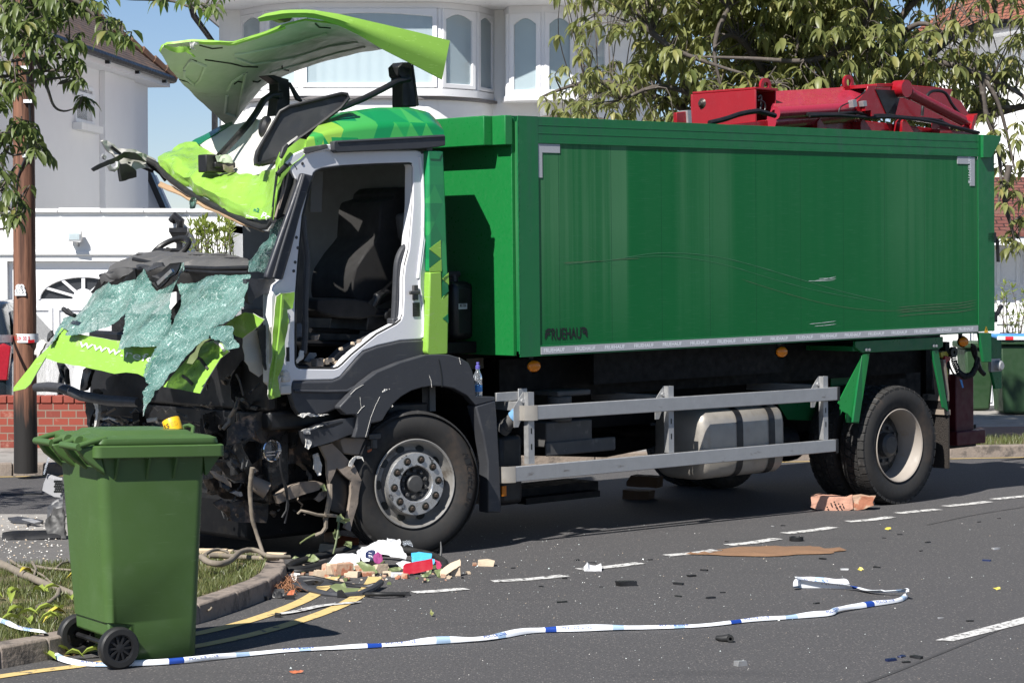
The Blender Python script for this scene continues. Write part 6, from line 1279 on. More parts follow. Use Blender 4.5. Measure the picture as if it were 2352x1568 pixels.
Mm = LD([(395, 165, 1.25), (420, 170, 1.25), (470, 165, 1.2), (540, 160, 1.2), (600, 145, 1.2), (640, 130, 1.15), (670, 118, 1.15), (710, 108, 1.15), (770, 98, 1.15), (810, 98, 1.15), (876, 113, 1.15)])
E2 = LD([(411, 184, 1.6), (463, 238, 1.9), (529, 296, 2.1), (562, 250, 2.1), (608, 196, 2.1), (640, 181, 2.1), (670, 168, 2.1), (700, 156, 2.1), (760, 138, 2.1), (810, 126, 2.1), (876, 113, 2.1)])
mb = MB(); mb.loft([E1, Mm, E2], 40, .016, (0, 1, 1), crump(.010, 4, 4), sub=9)
nrm_ok = True
dk = B(mb, 'deflector_deck', [m_under, m_limeb], df, ang=50)
mb = MB(); mb.loft([LD([(438, 95, .72), (480, 97, .64), (533, 98, .55), (600, 79, .45), (655, 62, .38)]), LD([(438, 99, .74), (480, 103, .66), (533, 106, .56), (600, 87, .46), (655, 67, .39)])], 14, .01, disp=crump(.006, 12, 1)); B(mb, 'deflector_lip', m_limeb, df)
piece('torn_lime_edge', [(490, 250), (560, 262), (620, 265), (650, 262), (640, 285), (625, 290), (670, 320), (655, 322), (610, 295), (540, 285), (500, 272), (484, 262)], ('v', 1.35), m_limeb, .02, 8, .008, zf=z2, sd=2, par=df, rim=m_torn)
piece('torn_fibre', [(630, 240), (660, 230), (700, 232), (690, 245), (655, 258), (665, 275), (640, 268)], ('v', 1.25), m_torn, .02, 25, .01, zf=z2, sd=9, par=df)
td = bvh(dk)
def surf_line(px, r, m, name, par, t=td, zf=z2, lift=.002, closed=False):
    P = []
    q = zz(zf, px); q = q + [q[0]] if closed else q
    for a, b in zip(q, q[1:]):
        for k in range(5):
            h = onm(t, a[0] + (b[0] - a[0]) * k / 5, a[1] + (b[1] - a[1]) * k / 5, lift)
            if h: P.append(h)
    if len(P) < 2: return None
    mb = MB(); mb.tube(P, r, 6); return B(mb, name, m, par)
m_crk = mat('crack_dark', (.03, .03, .025), .9)
for q in ([(690, 250), (760, 268), (830, 262)], [(720, 330), (790, 340), (860, 350), (930, 368), (1030, 372)], [(1145, 365), (1150, 385), (1190, 392)], [(640, 330), (680, 340)], [(985, 450), (1010, 455), (1030, 440)], [(880, 465), (900, 450), (930, 455)], [(1330, 130), (1350, 150), (1430, 155)], [(580, 440), (620, 450), (655, 470)]): surf_line(q, .006, m_crk, 'crack', dk)
m_under2 = mat('grp_rib', (.46, .51, .44), .55)
surf_line([(605, 380), (640, 330), (720, 365), (690, 440), (660, 468), (605, 425)], .012, m_under2, 'moulded_rib', dk, closed=True)
surf_line([(845, 500), (870, 450), (945, 400), (905, 600), (890, 650), (830, 622)], .012, m_under2, 'moulded_rib', dk, closed=True)
surf_line([(880, 300), (960, 290), (1200, 240), (1440, 170)], .010, m_under2, 'moulded_rib', dk); surf_line([(890, 320), (980, 355), (1200, 320), (1400, 255), (1600, 225)], .010, m_under2, 'moulded_rib', dk); surf_line([(1080, 400), (1250, 350), (1450, 290), (1640, 250)], .010, m_under2, 'moulded_rib', dk)
def pst(px, v, th, m, name, zf=z2, bev=.008): mb = sp(zz(zf, px), v, (0, th, 0)); return B(mb, name, m, df, bevel=bev)
pst([(1790, 370), (1815, 345), (1862, 345), (1872, 400), (1892, 592), (1812, 592), (1812, 440), (1795, 420)], 1.0, .12, m_black, 'deflector_post'); pst([(1770, 435), (1850, 425), (1855, 450), (1772, 458)], .97, .05, m_black, 'post_clamp')
pst([(1868, 355), (1876, 360), (1906, 585), (1896, 590)], .95, .02, m_black, 'deflector_stay')
pst([(1065, 418), (1100, 415), (1150, 430), (1185, 440), (1192, 520), (1190, 590), (1112, 645), (1128, 520), (1125, 460), (1085, 432)], 1.85, .12, m_black, 'deflector_post'); pst([(1180, 455), (1195, 455), (1262, 560), (1250, 565), (1225, 555)], 1.8, .02, m_black, 'deflector_stay'); pst([(1112, 512), (1150, 505), (1152, 545), (1115, 550)], 1.8, .05, m_black, 'post_clamp')
mb = MB(); mb.tube([S(*z2(x, y), .95) for x, y in [(1850, 436), (1780, 452), (1700, 495), (1600, 545), (1470, 600)]], .022, 10); B(mb, 'stay_rod', m_black, df)
mb = MB(); mb.tube([S(*z2(x, y), v) for x, y, v in [(1120, 525, 1.8), (1080, 530, 1.75), (1045, 555, 1.7), (1000, 630, 1.6), (960, 685, 1.5), (880, 775, 1.4), (800, 862, 1.3)]], .024, 10); B(mb, 'stay_rod', m_black, df)
pst([(1115, 100), (1160, 85), (1210, 92), (1195, 118), (1165, 125), (1130, 112)], 1.05, .08, m_black, 'deflector_hinge')
# roof hatch thrown open
hp = zz(z2, [(1000, 905), (998, 870), (1012, 825), (1100, 670), (1130, 618), (1180, 590), (1300, 560), (1470, 518), (1500, 522), (1508, 545), (1465, 598), (1330, 700), (1230, 770), (1150, 862), (1110, 890), (1030, 912)])
hv = lambda x, y: S(x, y, .48 - (x - 587) / 212 * .28)
mb = MB(); mb.plate(hp, hv, V3((.02, .05, -.01)), res=14, disp=crump(.012, 3, 7)); ht = B(mb, 'roof_hatch', mat('dark_grey_hatch', (.032, .033, .035), .45, var=.15, col2=(.09, .09, .09), c2=(.6, .75), c2sc=3), ang=50)
mb = MB(); mb.tube([hv(x, y) - V3((0, .012, 0)) for x, y in hp] + [hv(*hp[0]) - V3((0, .012, 0))], .012, 8); B(mb, 'hatch_rim', m_black, ht)
slim(zz(z2, [(1022, 905), (1060, 896), (1110, 878)]), .42, .012, m_letter, 'hatch_slot', ht)
tw_ = bvh(rw)
mb = MB(); c = onm(tw_, *z2(1062, 705), 0.01, S(*z2(1062, 705), 1.1)); mb.lathe([(0, -.03), (.035, -.028), (.062, -.01), (.065, .02)], c, 1, 20); mb.v = [((v[0] - c.x) * .7 + c.x + (v[2] - c.z) * .25, v[1], (v[2] - c.z) * 1.15 + c.z) for v in mb.v]; B(mb, 'roof_vent', m_black, roof)
mb = MB(); c = S(*z2(770, 898), 1.25); mb.box(c + V3((-.10, -.05, -.07)), c + V3((.08, .05, .05))); mb.box(c + V3((-.04, -.07, -.04)), c + V3((.13, .02, .0))); B(mb, 'broken_beacon_base', m_black, roof, bevel=.008)
piece('foam_fragment', [(790, 862), (850, 866), (868, 900), (830, 905), (800, 895)], ('v', 1.15), mat('pale_green_foam', (.45, .52, .38), .9, var=.2), .02, 14, .03, zf=z2, sd=3, par=roof); piece('foam_fragment', [(820, 920), (870, 915), (885, 950), (850, 955), (820, 945)], ('v', 1.12), m_dusty, .02, 14, .02, zf=z2, sd=4, par=roof)
# far corner torn away from the cab
fc = piece('torn_cab_corner', [(155, 790), (170, 778), (195, 782), (240, 818), (330, 832), (400, 862), (450, 890), (485, 935), (440, 945), (380, 935), (330, 930), (285, 922), (240, 880), (200, 850), (170, 810)], ('v', 2.25), m_inner, .03, 7, .03, zf=z2, sd=6, res=6)
piece('torn_arm', [(88, 942), (180, 885), (235, 862), (275, 838), (330, 850), (400, 898), (330, 888), (270, 872), (190, 910), (105, 958)], ('v', 2.2), m_black, .012, 9, .02, zf=z2, sd=7, par=fc, res=5)
piece('hanging_flap', [(245, 905), (285, 908), (335, 952), (336, 985), (258, 1005), (250, 960)], ('v', 2.2), m_black, .01, 6, .05, zf=z2, sd=8, par=fc)
mb = MB(); mb.tube([S(*z2(x, y), 2.15) for x, y in [(185, 915), (195, 935), (215, 940), (232, 925), (235, 895)]], .016, 8); mb.tube([S(*z2(x, y), 2.15) for x, y in [(150, 860), (165, 870), (160, 880)]], .014, 8); B(mb, 'bent_tube', m_steel, fc)
for i, q in enumerate(([(200, 812), (250, 850), (300, 900)], [(290, 900), (350, 915), (430, 950)], [(330, 865), (400, 905), (470, 960), (500, 1000)])): slim(zz(z2, q), 2.27 - i * .01, .011, m_darkmetal, 'torn_strip', fc)
piece('glass_rag', [(640, 1090), (660, 1088), (672, 1110), (665, 1150), (640, 1155), (628, 1125)], ('v', 1.3), m_glass, .015, 15, .004, zf=z2, sd=3)
# ---- dash
q3 = lambda pts, u: [Q(*z3(*p), u) for p in pts]
mb = MB(); mb.loft([q3([(900, 415), (960, 383), (1130, 372), (1350, 376), (1560, 392), (1720, 425)], -1.72), q3([(770, 470), (860, 430), (1000, 428), (1290, 432), (1500, 440), (1735, 445)], -1.98), q3([(745, 510), (860, 480), (1000, 470), (1290, 470), (1500, 480), (1735, 480)], -2.06), q3([(700, 530), (820, 520), (1000, 500), (1290, 500), (1500, 515), (1722, 520)], -2.05), q3([(640, 640), (800, 640), (1000, 640), (1290, 640), (1500, 640), (1722, 640)], -1.95)], 36, -.012, disp=crump(.014, 6, 2), sub=4); da = B(mb, 'dashboard', m_dash, ang=32)
for (q, u) in (([(700, 528), (860, 500), (1000, 480)], -2.08), ([(1290, 470), (1500, 478), (1735, 470)], -2.09), ([(1290, 492), (1500, 505), (1730, 505)], -2.09), ([(930, 412), (1050, 438), (1120, 450)], -2.0)):
    mb = MB(); mb.tube(q3(q, u), .014, 8); B(mb, 'dash_trim_strip', m_black, da)
for i, (x0, x1, y0, y1, u) in enumerate(((965, 1110, 378, 392, -1.78), (1130, 1260, 380, 415, -1.8), (1320, 1560, 378, 400, -1.78), (1310, 1420, 400, 420, -1.86), (930, 1090, 395, 412, -1.82), (1440, 1640, 398, 412, -1.84), (1150, 1230, 365, 378, -1.7))):
    mb = MB(); P = q3([(x0, y1), (x1, y1 + 4), (x1, y0 + 4), (x0, y0)], u); mb.solid(P, [(0, 1, 2, 3)], V3((.12, 0, -.01)));
    n_ = 6
    for k in range(n_): a = P[0].lerp(P[1], (k + .2) / n_); b = P[3].lerp(P[2], (k + .2) / n_); mb.bar(a + V3((-.006, 0, 0)), b + V3((-.006, 0, 0)), (0, .03, 0), (.012, 0, 0))
    B(mb, 'vent_grille', m_black, da)
mb = MB(); c = Q(*z3(1185, 350), -1.45); R_ = .19
mb.tube([c + V3((R_ * .55 * math.cos(a), R_ * math.sin(a) * .95, R_ * .75 * math.cos(a) * .6)) for a in [i * math.pi / 14 for i in range(29)]], .02, 10); mb.tube([c, c + V3((-.25, 0, -.25))], .035, 10); mb.tube([c + V3((0, -R_ * .9, 0)), c, c + V3((0, R_ * .9, 0))], .016, 8); B(mb, 'steering_wheel', m_black)
piece('dash_end_panel', [(1712, 545), (1920, 555), (1915, 640), (1830, 660), (1770, 700), (1755, 735), (1728, 720)], ('v', .13), m_char, .012, 6, .05, zf=z3, sd=3)
for i, (q, u, m) in enumerate((([(850, 550), (945, 490), (950, 560), (900, 630), (865, 640), (848, 600)], -2.2, m_black), ([(1060, 540), (1180, 450), (1230, 445), (1215, 540), (1130, 600), (1060, 640)], -2.22, m_black), ([(940, 470), (1050, 455), (1120, 450), (1130, 480), (960, 500)], -2.15, m_char), ([(700, 540), (760, 500), (900, 470), (930, 500), (840, 560), (760, 575), (700, 600)], -2.15, m_dash), ([(640, 660), (700, 600), (760, 580), (740, 640), (660, 690), (625, 670)], -2.18, m_black), ([(1020, 870), (1160, 810), (1240, 700), (1250, 850), (1180, 910), (1050, 930)], -2.1, m_darkmetal))):
    piece('broken_trim', q, ('u', u), m, .03, 8, .02, zf=z3, sd=20 + i)
mb = MB(); P = q3([(1090, 570), (1190, 480), (1200, 500), (1100, 595)], -2.26); mb.solid(P, [(0, 1, 2, 3)], V3((.02, 0, 0))); B(mb, 'broken_screen', m_chrome)
# ---- firewall, engine bay (dark mass)
mb = MB(); mb.box((-1.95, .50, .16), (-.5, 2.05, .44)); B(mb, 'underbody_shade_block', m_chassis, bevel=.03); mb = MB(); mb.box((-1.92, .25, .95), (-1.80, 2.15, 1.62)); mb.box((-1.75, .4, .40), (-1.2, 2.0, 1.30)); mb.box((-1.93, .3, .42), (-1.76, 1.5, .94)); B(mb, 'firewall', m_darkmetal, bevel=.02)  # low black box added to deepen the shade under the crushed front
def front(y0, u0, y1, u1): return lambda x, y: Q(x, y, u0 + (u1 - u0) * min(1, max(0, (y - y0) / (y1 - y0))))
rad = MB(); rad.plate(zz(z3, [(640, 1250), (1150, 1290), (1400, 1370), (1560, 1400), (1560, 1560), (660, 1620)]), lambda x, y: Q(x, y, -2.0), V3((.03, 0, 0)), (), (0, 0, 0), 12, lambda p: V3((.012 * math.sin(p.z * 260 + 6 * nz(p, 2)), 0, 0)) + crump(.03, 2, 3)(p)); B(rad, 'radiator', m_darkmetal, ang=20)
gu = front(640, -2.14, 930, -2.62)
G1 = [(620, 655), (700, 600), (765, 572), (800, 600), (860, 575), (955, 560), (962, 640), (940, 690), (905, 750), (850, 800), (720, 890), (650, 920), (600, 932), (520, 946), (478, 940), (500, 912), (440, 902), (400, 935), (350, 1000), (315, 1012), (345, 950), (385, 890), (432, 825), (530, 800), (575, 735)]
G2 = [(955, 530), (1020, 480), (1050, 520), (1062, 640), (1130, 605), (1205, 560), (1222, 510), (1250, 440), (1285, 438), (1292, 485), (1245, 515), (1228, 600), (1215, 690), (1195, 780), (1168, 880), (1130, 960), (1118, 1012), (1030, 1016), (940, 1020), (860, 1042), (800, 1052), (812, 970), (835, 890), (868, 805), (910, 730), (945, 650)]
G3 = [(1218, 592), (1290, 580), (1370, 560), (1440, 535), (1522, 518), (1600, 520), (1722, 520), (1708, 570), (1728, 740), (1645, 830), (1560, 868), (1435, 895), (1440, 962), (1380, 985), (1320, 1040), (1258, 1105), (1200, 1195), (1165, 1210), (1130, 1290), (1100, 1320), (1062, 1330), (1050, 1375), (1005, 1440), (975, 1512), (966, 1410), (970, 1330), (1010, 1290), (1015, 1215), (1055, 1130), (1125, 1015), (1195, 930), (1238, 840), (1230, 710)]
G4 = [(1440, 900), (1500, 885), (1580, 878), (1640, 940), (1692, 1000), (1685, 1030), (1600, 1046), (1550, 1010), (1500, 975), (1450, 965)]
G5 = [(1892, 150), (1988, 122), (1972, 230), (1930, 290), (1900, 330), (1885, 470), (1880, 520), (1820, 500), (1730, 510), (1738, 435), (1768, 402), (1790, 355), (1822, 312), (1885, 265)]
def fold(sd, a=.05):
    c = crump(a * .35, 7, sd)
    return lambda p: c(p) + V3((a * math.sin(p.y * 11 + sd + 1.5 * nz(p, 2, sd)), 0, 0))
ws_ = None
for i, (g, du) in enumerate(((G1, 0), (G2, -.05), (G3, -.03), (G4, -.1))):
    gg = front(625, -2.15 + du * .3, 930, -2.98 + du); rgx = random.Random(i); gp_ = []
    q = zz(z3, g)
    for a, b in zip(q, q[1:] + q[:1]):                               # ragged edge
        gp_.append(a); n = max(1, int(math.hypot(b[0] - a[0], b[1] - a[1]) / 4))
        for k in range(1, n): t = k / n; gp_.append((a[0] + (b[0] - a[0]) * t + rgx.uniform(-1.2, 1.2), a[1] + (b[1] - a[1]) * t + rgx.uniform(-1.2, 1.2)))
    mb = MB(); mb.plate(gp_, gg, V3((.004, .001, 0)), (), (0, 0, 0), 6, fold(i * 3.0, .032), rgx)
    o = mb.build('windscreen' if i == 0 else 'windscreen_sheet', m_glass, lorry if i == 0 else ws_, 80)
    if i == 0: ws_ = o
piece('pillar_glass', G5, ('v', .16), m_glass, .02, 9, .004, zf=z3, sd=11, res=6)
# ---- lime bonnet panels
bp = front(730, -2.46, 860, -2.64)
BN = [(430, 892), (520, 930), (640, 950), (800, 985), (960, 1000), (1100, 1010), (1200, 930), (1240, 940), (1130, 1050), (1060, 1120), (1012, 1240), (960, 1216), (880, 1205), (800, 1216), (700, 1190), (560, 1155), (400, 1130), (318, 1106), (360, 1010)]
mb = MB(); mb.plate(zz(z3, BN), bp, V3((.008, .003, 0)), (), (0, 1, 1), 9, lambda p: crump(.008, 2.2, 5)(p), random.Random(4)); bn = B(mb, 'bonnet_panel', [m_lime, m_inner], ang=35)
tb = bvh(bn); decal('www.refo', (548, 1022), (1085, 1142), 18, m_wletter, 'white_lettering', bn, tb, zf=z3, off=.0, slant=.12, lift=.006)
piece('bonnet_strip', [(358, 1012), (340, 1060), (308, 1110), (260, 1200), (215, 1280), (175, 1312), (90, 1337), (95, 1310), (160, 1215), (250, 1100)], front(780, -2.5, 900, -2.75), m_lime, .012, 6, .01, zf=z3, sd=2, par=bn, rim=m_inner)
piece('bonnet_flap', [(1560, 875), (1640, 815), (1700, 786), (1760, 790), (1840, 830), (1770, 900), (1690, 968), (1640, 950), (1600, 905)], ('u', -2.28), m_lime, .012, 6, .01, zf=z3, sd=3, par=bn, rim=m_inner)
fpl = piece('bonnet_flap', [(1143, 1296), (1240, 1180), (1330, 1085), (1420, 1005), (1500, 978), (1560, 1010), (1592, 1058), (1530, 1110), (1470, 1200), (1425, 1270), (1386, 1352), (1270, 1322)], front(790, -2.4, 900, -2.62), m_lime, .012, 4, .01, zf=z3, sd=9, par=bn, rim=m_inner)
tfl = bvh(fpl)
for q in ([(1275, 1225), (1310, 1250), (1355, 1295)], [(1340, 1080), (1400, 1110), (1465, 1200)], [(1500, 985), (1545, 1020), (1575, 1065)]): surf_line(q, .010, m_hub if q[0][0] != 1500 else m_torn, 'crease', fpl, tfl, z3)
piece('lime_corner_strip', [(205, 560), (240, 535), (352, 524), (345, 590), (330, 655), (285, 668), (296, 760), (283, 900), (262, 1085), (248, 1130), (222, 1185), (240, 1345), (160, 1366), (138, 1340), (152, 1230), (175, 1000), (193, 700)], ('v', .045), m_lime, .012, 7, .012, zf=zA, sd=4, rim=m_inner, res=9)
slim(zz(zA, [(250, 545), (236, 760), (210, 1000), (180, 1230), (165, 1350)]), .03, .007, m_lime, 'strip_fold')
for q, m in (([(300, 690), (320, 720), (310, 770), (290, 780)], m_torn), ([(150, 1080), (165, 1090), (160, 1130), (145, 1110)], m_torn), ([(230, 1200), (245, 1190), (238, 1300), (228, 1280)], m_torn)): piece('torn_edge', q, ('v', .05), m, .008, 20, .006, zf=zA, sd=len(q))
# branches, torn wood caught in the bonnet
def stick(name, pts, r, m=m_barkgrey, par=None, zf=z3, u=-2.5, v=None):
    P = [Q(*zf(*p), u) if v is None else S(*zf(*p), v) for p in pts]; mb = MB(); k = len(P); mb.tube([p + V3((nz(p, 9) * r * .5, 0, nz(p, 9, 3) * r * .5)) for p in P], [r * (1 - .35 * i / k) for i in range(k)], 7); return B(mb, name, m, par)
# wreck metal and hanging parts
bmp_ = MB(); P = [Q(*z3(x, y), -2.35) for x, y in [(250, 1305), (330, 1300), (420, 1308), (500, 1335), (560, 1362), (660, 1380), (760, 1396), (860, 1402), (965, 1408)]]; bmp_.tube(P, [.03, .034, .034, .036, .036, .034, .036, .036, .03], 10); B(bmp_, 'bent_bumper_bar', mat('scraped_grey_bar', (.06, .06, .065), .45, metal=.3, var=.3, sc=10, col2=(.2, .19, .19), c2=(.55, .65)), ang=40)
WP = [('crumpled_wing', [(540, 742), (640, 640), (760, 590), (862, 540), (925, 552), (1000, 602), (1068, 690), (1060, 722), (1005, 708), (900, 762), (800, 822), (700, 835), (620, 846), (540, 840)], ('v', .28), m_rust, .05, 5, .006),
      ('bumper_skin', [(410, 960), (450, 935), (520, 960), (560, 1010), (592, 1060), (720, 990), (800, 940), (910, 888), (940, 930), (930, 970), (880, 1022), (780, 1082), (700, 1102), (600, 1082), (500, 1030)], ('v', .35), m_rust, .05, 6, .006),
      ('inner_wing', [(900, 880), (1020, 860), (1040, 800), (1080, 760), (1085, 840), (1110, 870), (1140, 1000), (1080, 960), (990, 985), (940, 985)], ('v', .30), m_rust, .04, 5, .006),
      ('bent_beam', [(872, 1190), (1000, 1122), (1100, 1075), (1170, 1072), (1208, 1092), (1170, 1142), (1100, 1170), (1010, 1212), (892, 1252)], ('v', .22), m_dusty, .02, 6, .05),
      ('beam_end', [(1150, 1222), (1185, 1170), (1232, 1140), (1226, 1190), (1180, 1232)], ('v', .2), m_dusty, .015, 8, .02),
      ('lamp_housing', [(1190, 852), (1262, 832), (1330, 880), (1425, 985), (1465, 1075), (1442, 1250), (1393, 1436), (1358, 1410), (1392, 1250), (1402, 1080), (1300, 990), (1250, 1110), (1232, 1050), (1240, 950)], ('v', .10), m_dusty, .018, 6, .03),
      ('lamp_housing_back', [(1250, 1000), (1300, 990), (1395, 1075), (1385, 1260), (1350, 1320), (1262, 1290), (1250, 1120)], ('v', .15), m_black, .01, 6, .03),
      ('torn_bracket', [(1140, 900), (1170, 905), (1195, 960), (1190, 1040), (1168, 1056), (1150, 1000)], ('v', .15), m_torn, .02, 14, .012),
      ('lower_box', [(525, 1255), (640, 1242), (812, 1232), (808, 1368), (720, 1368), (560, 1362), (540, 1330)], ('v', .40), m_rust, .03, 6, .02),
      ('lower_rail', [(445, 1235), (520, 1210), (545, 1260), (540, 1350), (560, 1372), (535, 1372), (508, 1290)], ('v', .38), m_rust, .03, 8, .02),
      ('chrome_bracket', [(420, 1015), (445, 1030), (560, 1110), (560, 1140), (450, 1085)], ('v', .3), m_dusty, .02, 10, .02),
      ('white_inner_wing', [(660, 60), (740, 30), (830, 60), (836, 200), (830, 300), (760, 372), (700, 330), (640, 250), (650, 150)], ('v', .22), m_inner, .03, 6, .006),
      ('inner_post', [(760, 20), (840, 0), (842, 180), (838, 300), (806, 320), (780, 240)], ('v', .15), m_char, .02, 8, .02),
      ('dark_shield', [(560, 330), (640, 250), (700, 340), (830, 420), (860, 520), (760, 560), (640, 620), (560, 520)], ('v', .45), m_darkmetal, .05, 5, .006),
      ('dark_shield', [(380, 640), (540, 600), (600, 720), (560, 840), (420, 800)], ('v', .8), m_darkmetal, .06, 6, .006),
      ('dark_shield', [(640, 830), (780, 830), (900, 870), (820, 940), (700, 960)], ('v', .45), m_black, .04, 7, .006),
      ('dark_shield', [(380, 1080), (560, 1090), (700, 1120), (860, 1200), (800, 1240), (520, 1230), (400, 1180)], ('v', .55), m_rust, .06, 5, .006),
      ('cab_front_post', [(836, 10), (850, 8), (858, 300), (838, 330)], ('v', .10), m_inner, .004, 6, .02)]
for i, (n_, q, pl, m, am, f, th) in enumerate(WP): piece(n_, q, pl, m, am, f, th, sd=30 + i)
mb = MB(); c = S(*zW(840, 870), .3); mb.lathe([(.040, .05), (.062, .0), (.075, -.02), (.069, -.025), (.045, .03)], c, 1, 24); mb.lathe([(0, .04), (.045, .04)], c, 1, 16); hl_ = B(mb, 'headlamp', m_chrome)
mb = MB(); mb.lathe([(0, -.0), (.06, -.0)], c, 1, 20); B(mb, 'headlamp_glass', m_clear, hl_)
for i in range(2):
    mb = MB(); mb.box(c + V3((-.04, -.01, -.035 + i * .02)), c + V3((.03, -.004, -.028 + i * .02))); B(mb, 'headlamp_bar', m_chrome, hl_)
mb = MB(); a, b = S(*zW(700, 1090), .35), S(*zW(815, 1150), .30); mb.tube([a, a.lerp(b, .5), b], [.045, .05, .055], 16); B(mb, 'pipe_end', m_dusty)
rw_ = random.Random(21)
for i in range(95):                                                   # loose fragments through the crushed front
    x, y = rw_.uniform(370, 1150), rw_.uniform(330, 1340)
    if x > 840 and y < 560: continue
    v = rw_.uniform(.26, .75); r = rw_.uniform(12, 55); m_ = rw_.choice([m_darkmetal, m_rust, m_rust, m_dusty, m_hub, m_dusty, m_dash, m_steel]); a0 = rw_.uniform(0, 6.28); st_ = rw_.uniform(.25, .9); k_ = rw_.choice([4, 5, 6, 7])
    q = [(x + r * rw_.uniform(.5, 1.1) * math.cos(2 * math.pi * k / k_) * math.cos(a0) - r * st_ * rw_.uniform(.4, 1.1) * math.sin(2 * math.pi * k / k_) * math.sin(a0), y + r * rw_.uniform(.5, 1.1) * math.cos(2 * math.pi * k / k_) * math.sin(a0) + r * st_ * rw_.uniform(.4, 1.1) * math.sin(2 * math.pi * k / k_) * math.cos(a0)) for k in range(k_)]
    try: piece('wreck_fragment', q, ('v', v), m_, .022, 11, rw_.choice([.004, .006, .02, .035]), sd=100 + i)
    except Exception: pass
for i in range(30):                                                   # hoses and wiring
    x, y = rw_.uniform(400, 1050), rw_.uniform(330, 1300); v = rw_.uniform(.3, .7); P = [S(*zW(x, y), v)]
    dx, dy = rw_.uniform(-60, 60), rw_.uniform(20, 90)
    for k in range(5):
        x += dx * .5 + rw_.uniform(-30, 30); y += dy * .5 + rw_.uniform(-25, 25); P.append(S(*zW(x, y), v + rw_.uniform(-.05, .05)))
    mb = MB(); mb.tube(P, rw_.choice([.006, .009, .014, .02]), 7); B(mb, 'loose_hose', rw_.choice([m_cord, m_dash, m_black, m_hub, m_dusty]))
for q in ([(600, 340), (625, 390), (650, 490)], [(690, 478), (730, 440), (765, 405)], [(915, 890), (905, 960), (920, 1050), (950, 1120), (960, 1200), (950, 1290), (920, 1340)], [(905, 900), (910, 1000), (945, 1150), (965, 1250), (940, 1380)], [(640, 1000), (650, 930), (680, 940), (670, 985)]):
    mb = MB(); mb.tube([S(*zW(*p), .2) for p in q], .007, 6); B(mb, 'loose_wire', m_cord if q[0][0] > 640 else m_hub)
for i in range(22):                                                   # splintered slats and twigs jammed in the grille
    x, y = rw_.uniform(640, 1060), rw_.uniform(1480, 1600); a = rw_.uniform(.2, .9) * rw_.choice([1, 1, -.6]); l = rw_.uniform(25, 80); u = rw_.uniform(-2.25, -2.05)
    mb = MB(); mb.tube([Q(*z3(x, y), u), Q(*z3(x + l * math.cos(a), y + l * math.sin(a)), u + .05)], rw_.uniform(.006, .014), 6); B(mb, 'splinter', rw_.choice([m_barkgrey, m_dusty, m_darkmetal, m_torn]))
for i, (q, u, m, th) in enumerate((([(595, 1560), (590, 1480), (625, 1380), (655, 1320), (680, 1340), (665, 1400), (640, 1500), (620, 1600)], -2.2, m_black, .06), ([(650, 1400), (680, 1390), (690, 1480), (672, 1560), (650, 1580), (665, 1480)], -2.25, m_torn, .03), ([(555, 1330), (560, 1180), (600, 1170), (640, 1190), (620, 1280), (590, 1330)], -2.2, m_black, .04), ([(240, 1075), (258, 1000), (285, 985), (320, 1010), (275, 1080)], -2.5, m_inner, .02), ([(325, 940), (345, 905), (358, 935), (335, 985)], -2.5, m_hub, .02), ([(1430, 985), (1470, 975), (1440, 1000), (1400, 1030), (1340, 1150), (1305, 1145), (1325, 1085), (1380, 1010)], -2.72, m_wilt, .004))):
    piece('hanging_scrap', q, ('u', u), m, .02, 9, th, zf=z3, sd=50 + i)
mb = MB(); mb.tube([Q(*z3(x, y), -2.55) for x, y in [(440, 755), (470, 785), (520, 805)]], .016, 6); mb.tube([Q(*z3(x, y), -2.55) for x, y in [(470, 760), (500, 790)]], .010, 6); B(mb, 'wiper_arm', m_cord)
mb = MB(); mb.tube([Q(*z3(x, y), -2.4) for x, y in [(415, 1130), (440, 1220), (470, 1265), (465, 1190), (425, 1140)]], .02, 8); B(mb, 'wiper_linkage', m_black)
# tank beside the cab rear
a, b = S(*zA(1600, 905), .45), S(*zA(1768, 440), .45); mb = MB(); mb.box((a.x, .45, a.z), (b.x, 1.0, b.z)); hy = B(mb, 'hydraulic_tank', m_black, bevel=.05)
mb = MB(); mb.box((a.x - .1, .42, a.z - .09), (b.x + .13, 1.0, a.z - .012)); B(mb, 'tank_shelf', m_chassis, hy, bevel=.006)
mb = MB(); c = S(*zA(1600, 385), .6); mb.tube([c + V3((-.1, 0, 0)), c + V3((.06, 0, 0))], .022, 10); mb.tube([c + V3((0, 0, -.1)), c], .03, 10); B(mb, 'tank_breather', m_hub, hy)
a, b = S(*zA(1637, 660), .445), S(*zA(1703, 614), .445); mb = MB(); mb.box((a.x, .446, a.z), (b.x, .4495, b.z)); lb = B(mb, 'pressure_label', m_paper, hy)
mb = MB(); put_text(mb, 'HYVA RAM', (a.x + .01, .444, a.z + .05), (b.x - .01, .444, a.z + .05), (0, 0, .025), (0, 0, 0), offset=.02); put_text(mb, 'MAX 170 BAR', (a.x + .01, .444, a.z + .015), (b.x - .01, .444, a.z + .015), (0, 0, .022), (0, 0, 0), offset=.02); B(mb, 'label_print', m_letter, lb)
a, b = S(*zA(1700, 1130), .5), S(*zA(1830, 1040), .5); mb = MB(); mb.box((a.x, .5, a.z), (b.x, .504, b.z)); wl_ = B(mb, 'keep_clear_sign', mat('dirty_sign', (.07, .06, .04), .7))
mb = MB(); put_text(mb, 'CLEAR OF', (a.x + .01, .498, a.z + .10), (b.x - .02, .498, a.z + .10), (0, 0, .04), (0, 0, 0)); put_text(mb, 'BODY', (a.x + .12, .498, a.z + .03), (b.x - .02, .498, a.z + .03), (0, 0, .04), (0, 0, 0)); B(mb, 'sign_print', m_reddark, wl_)
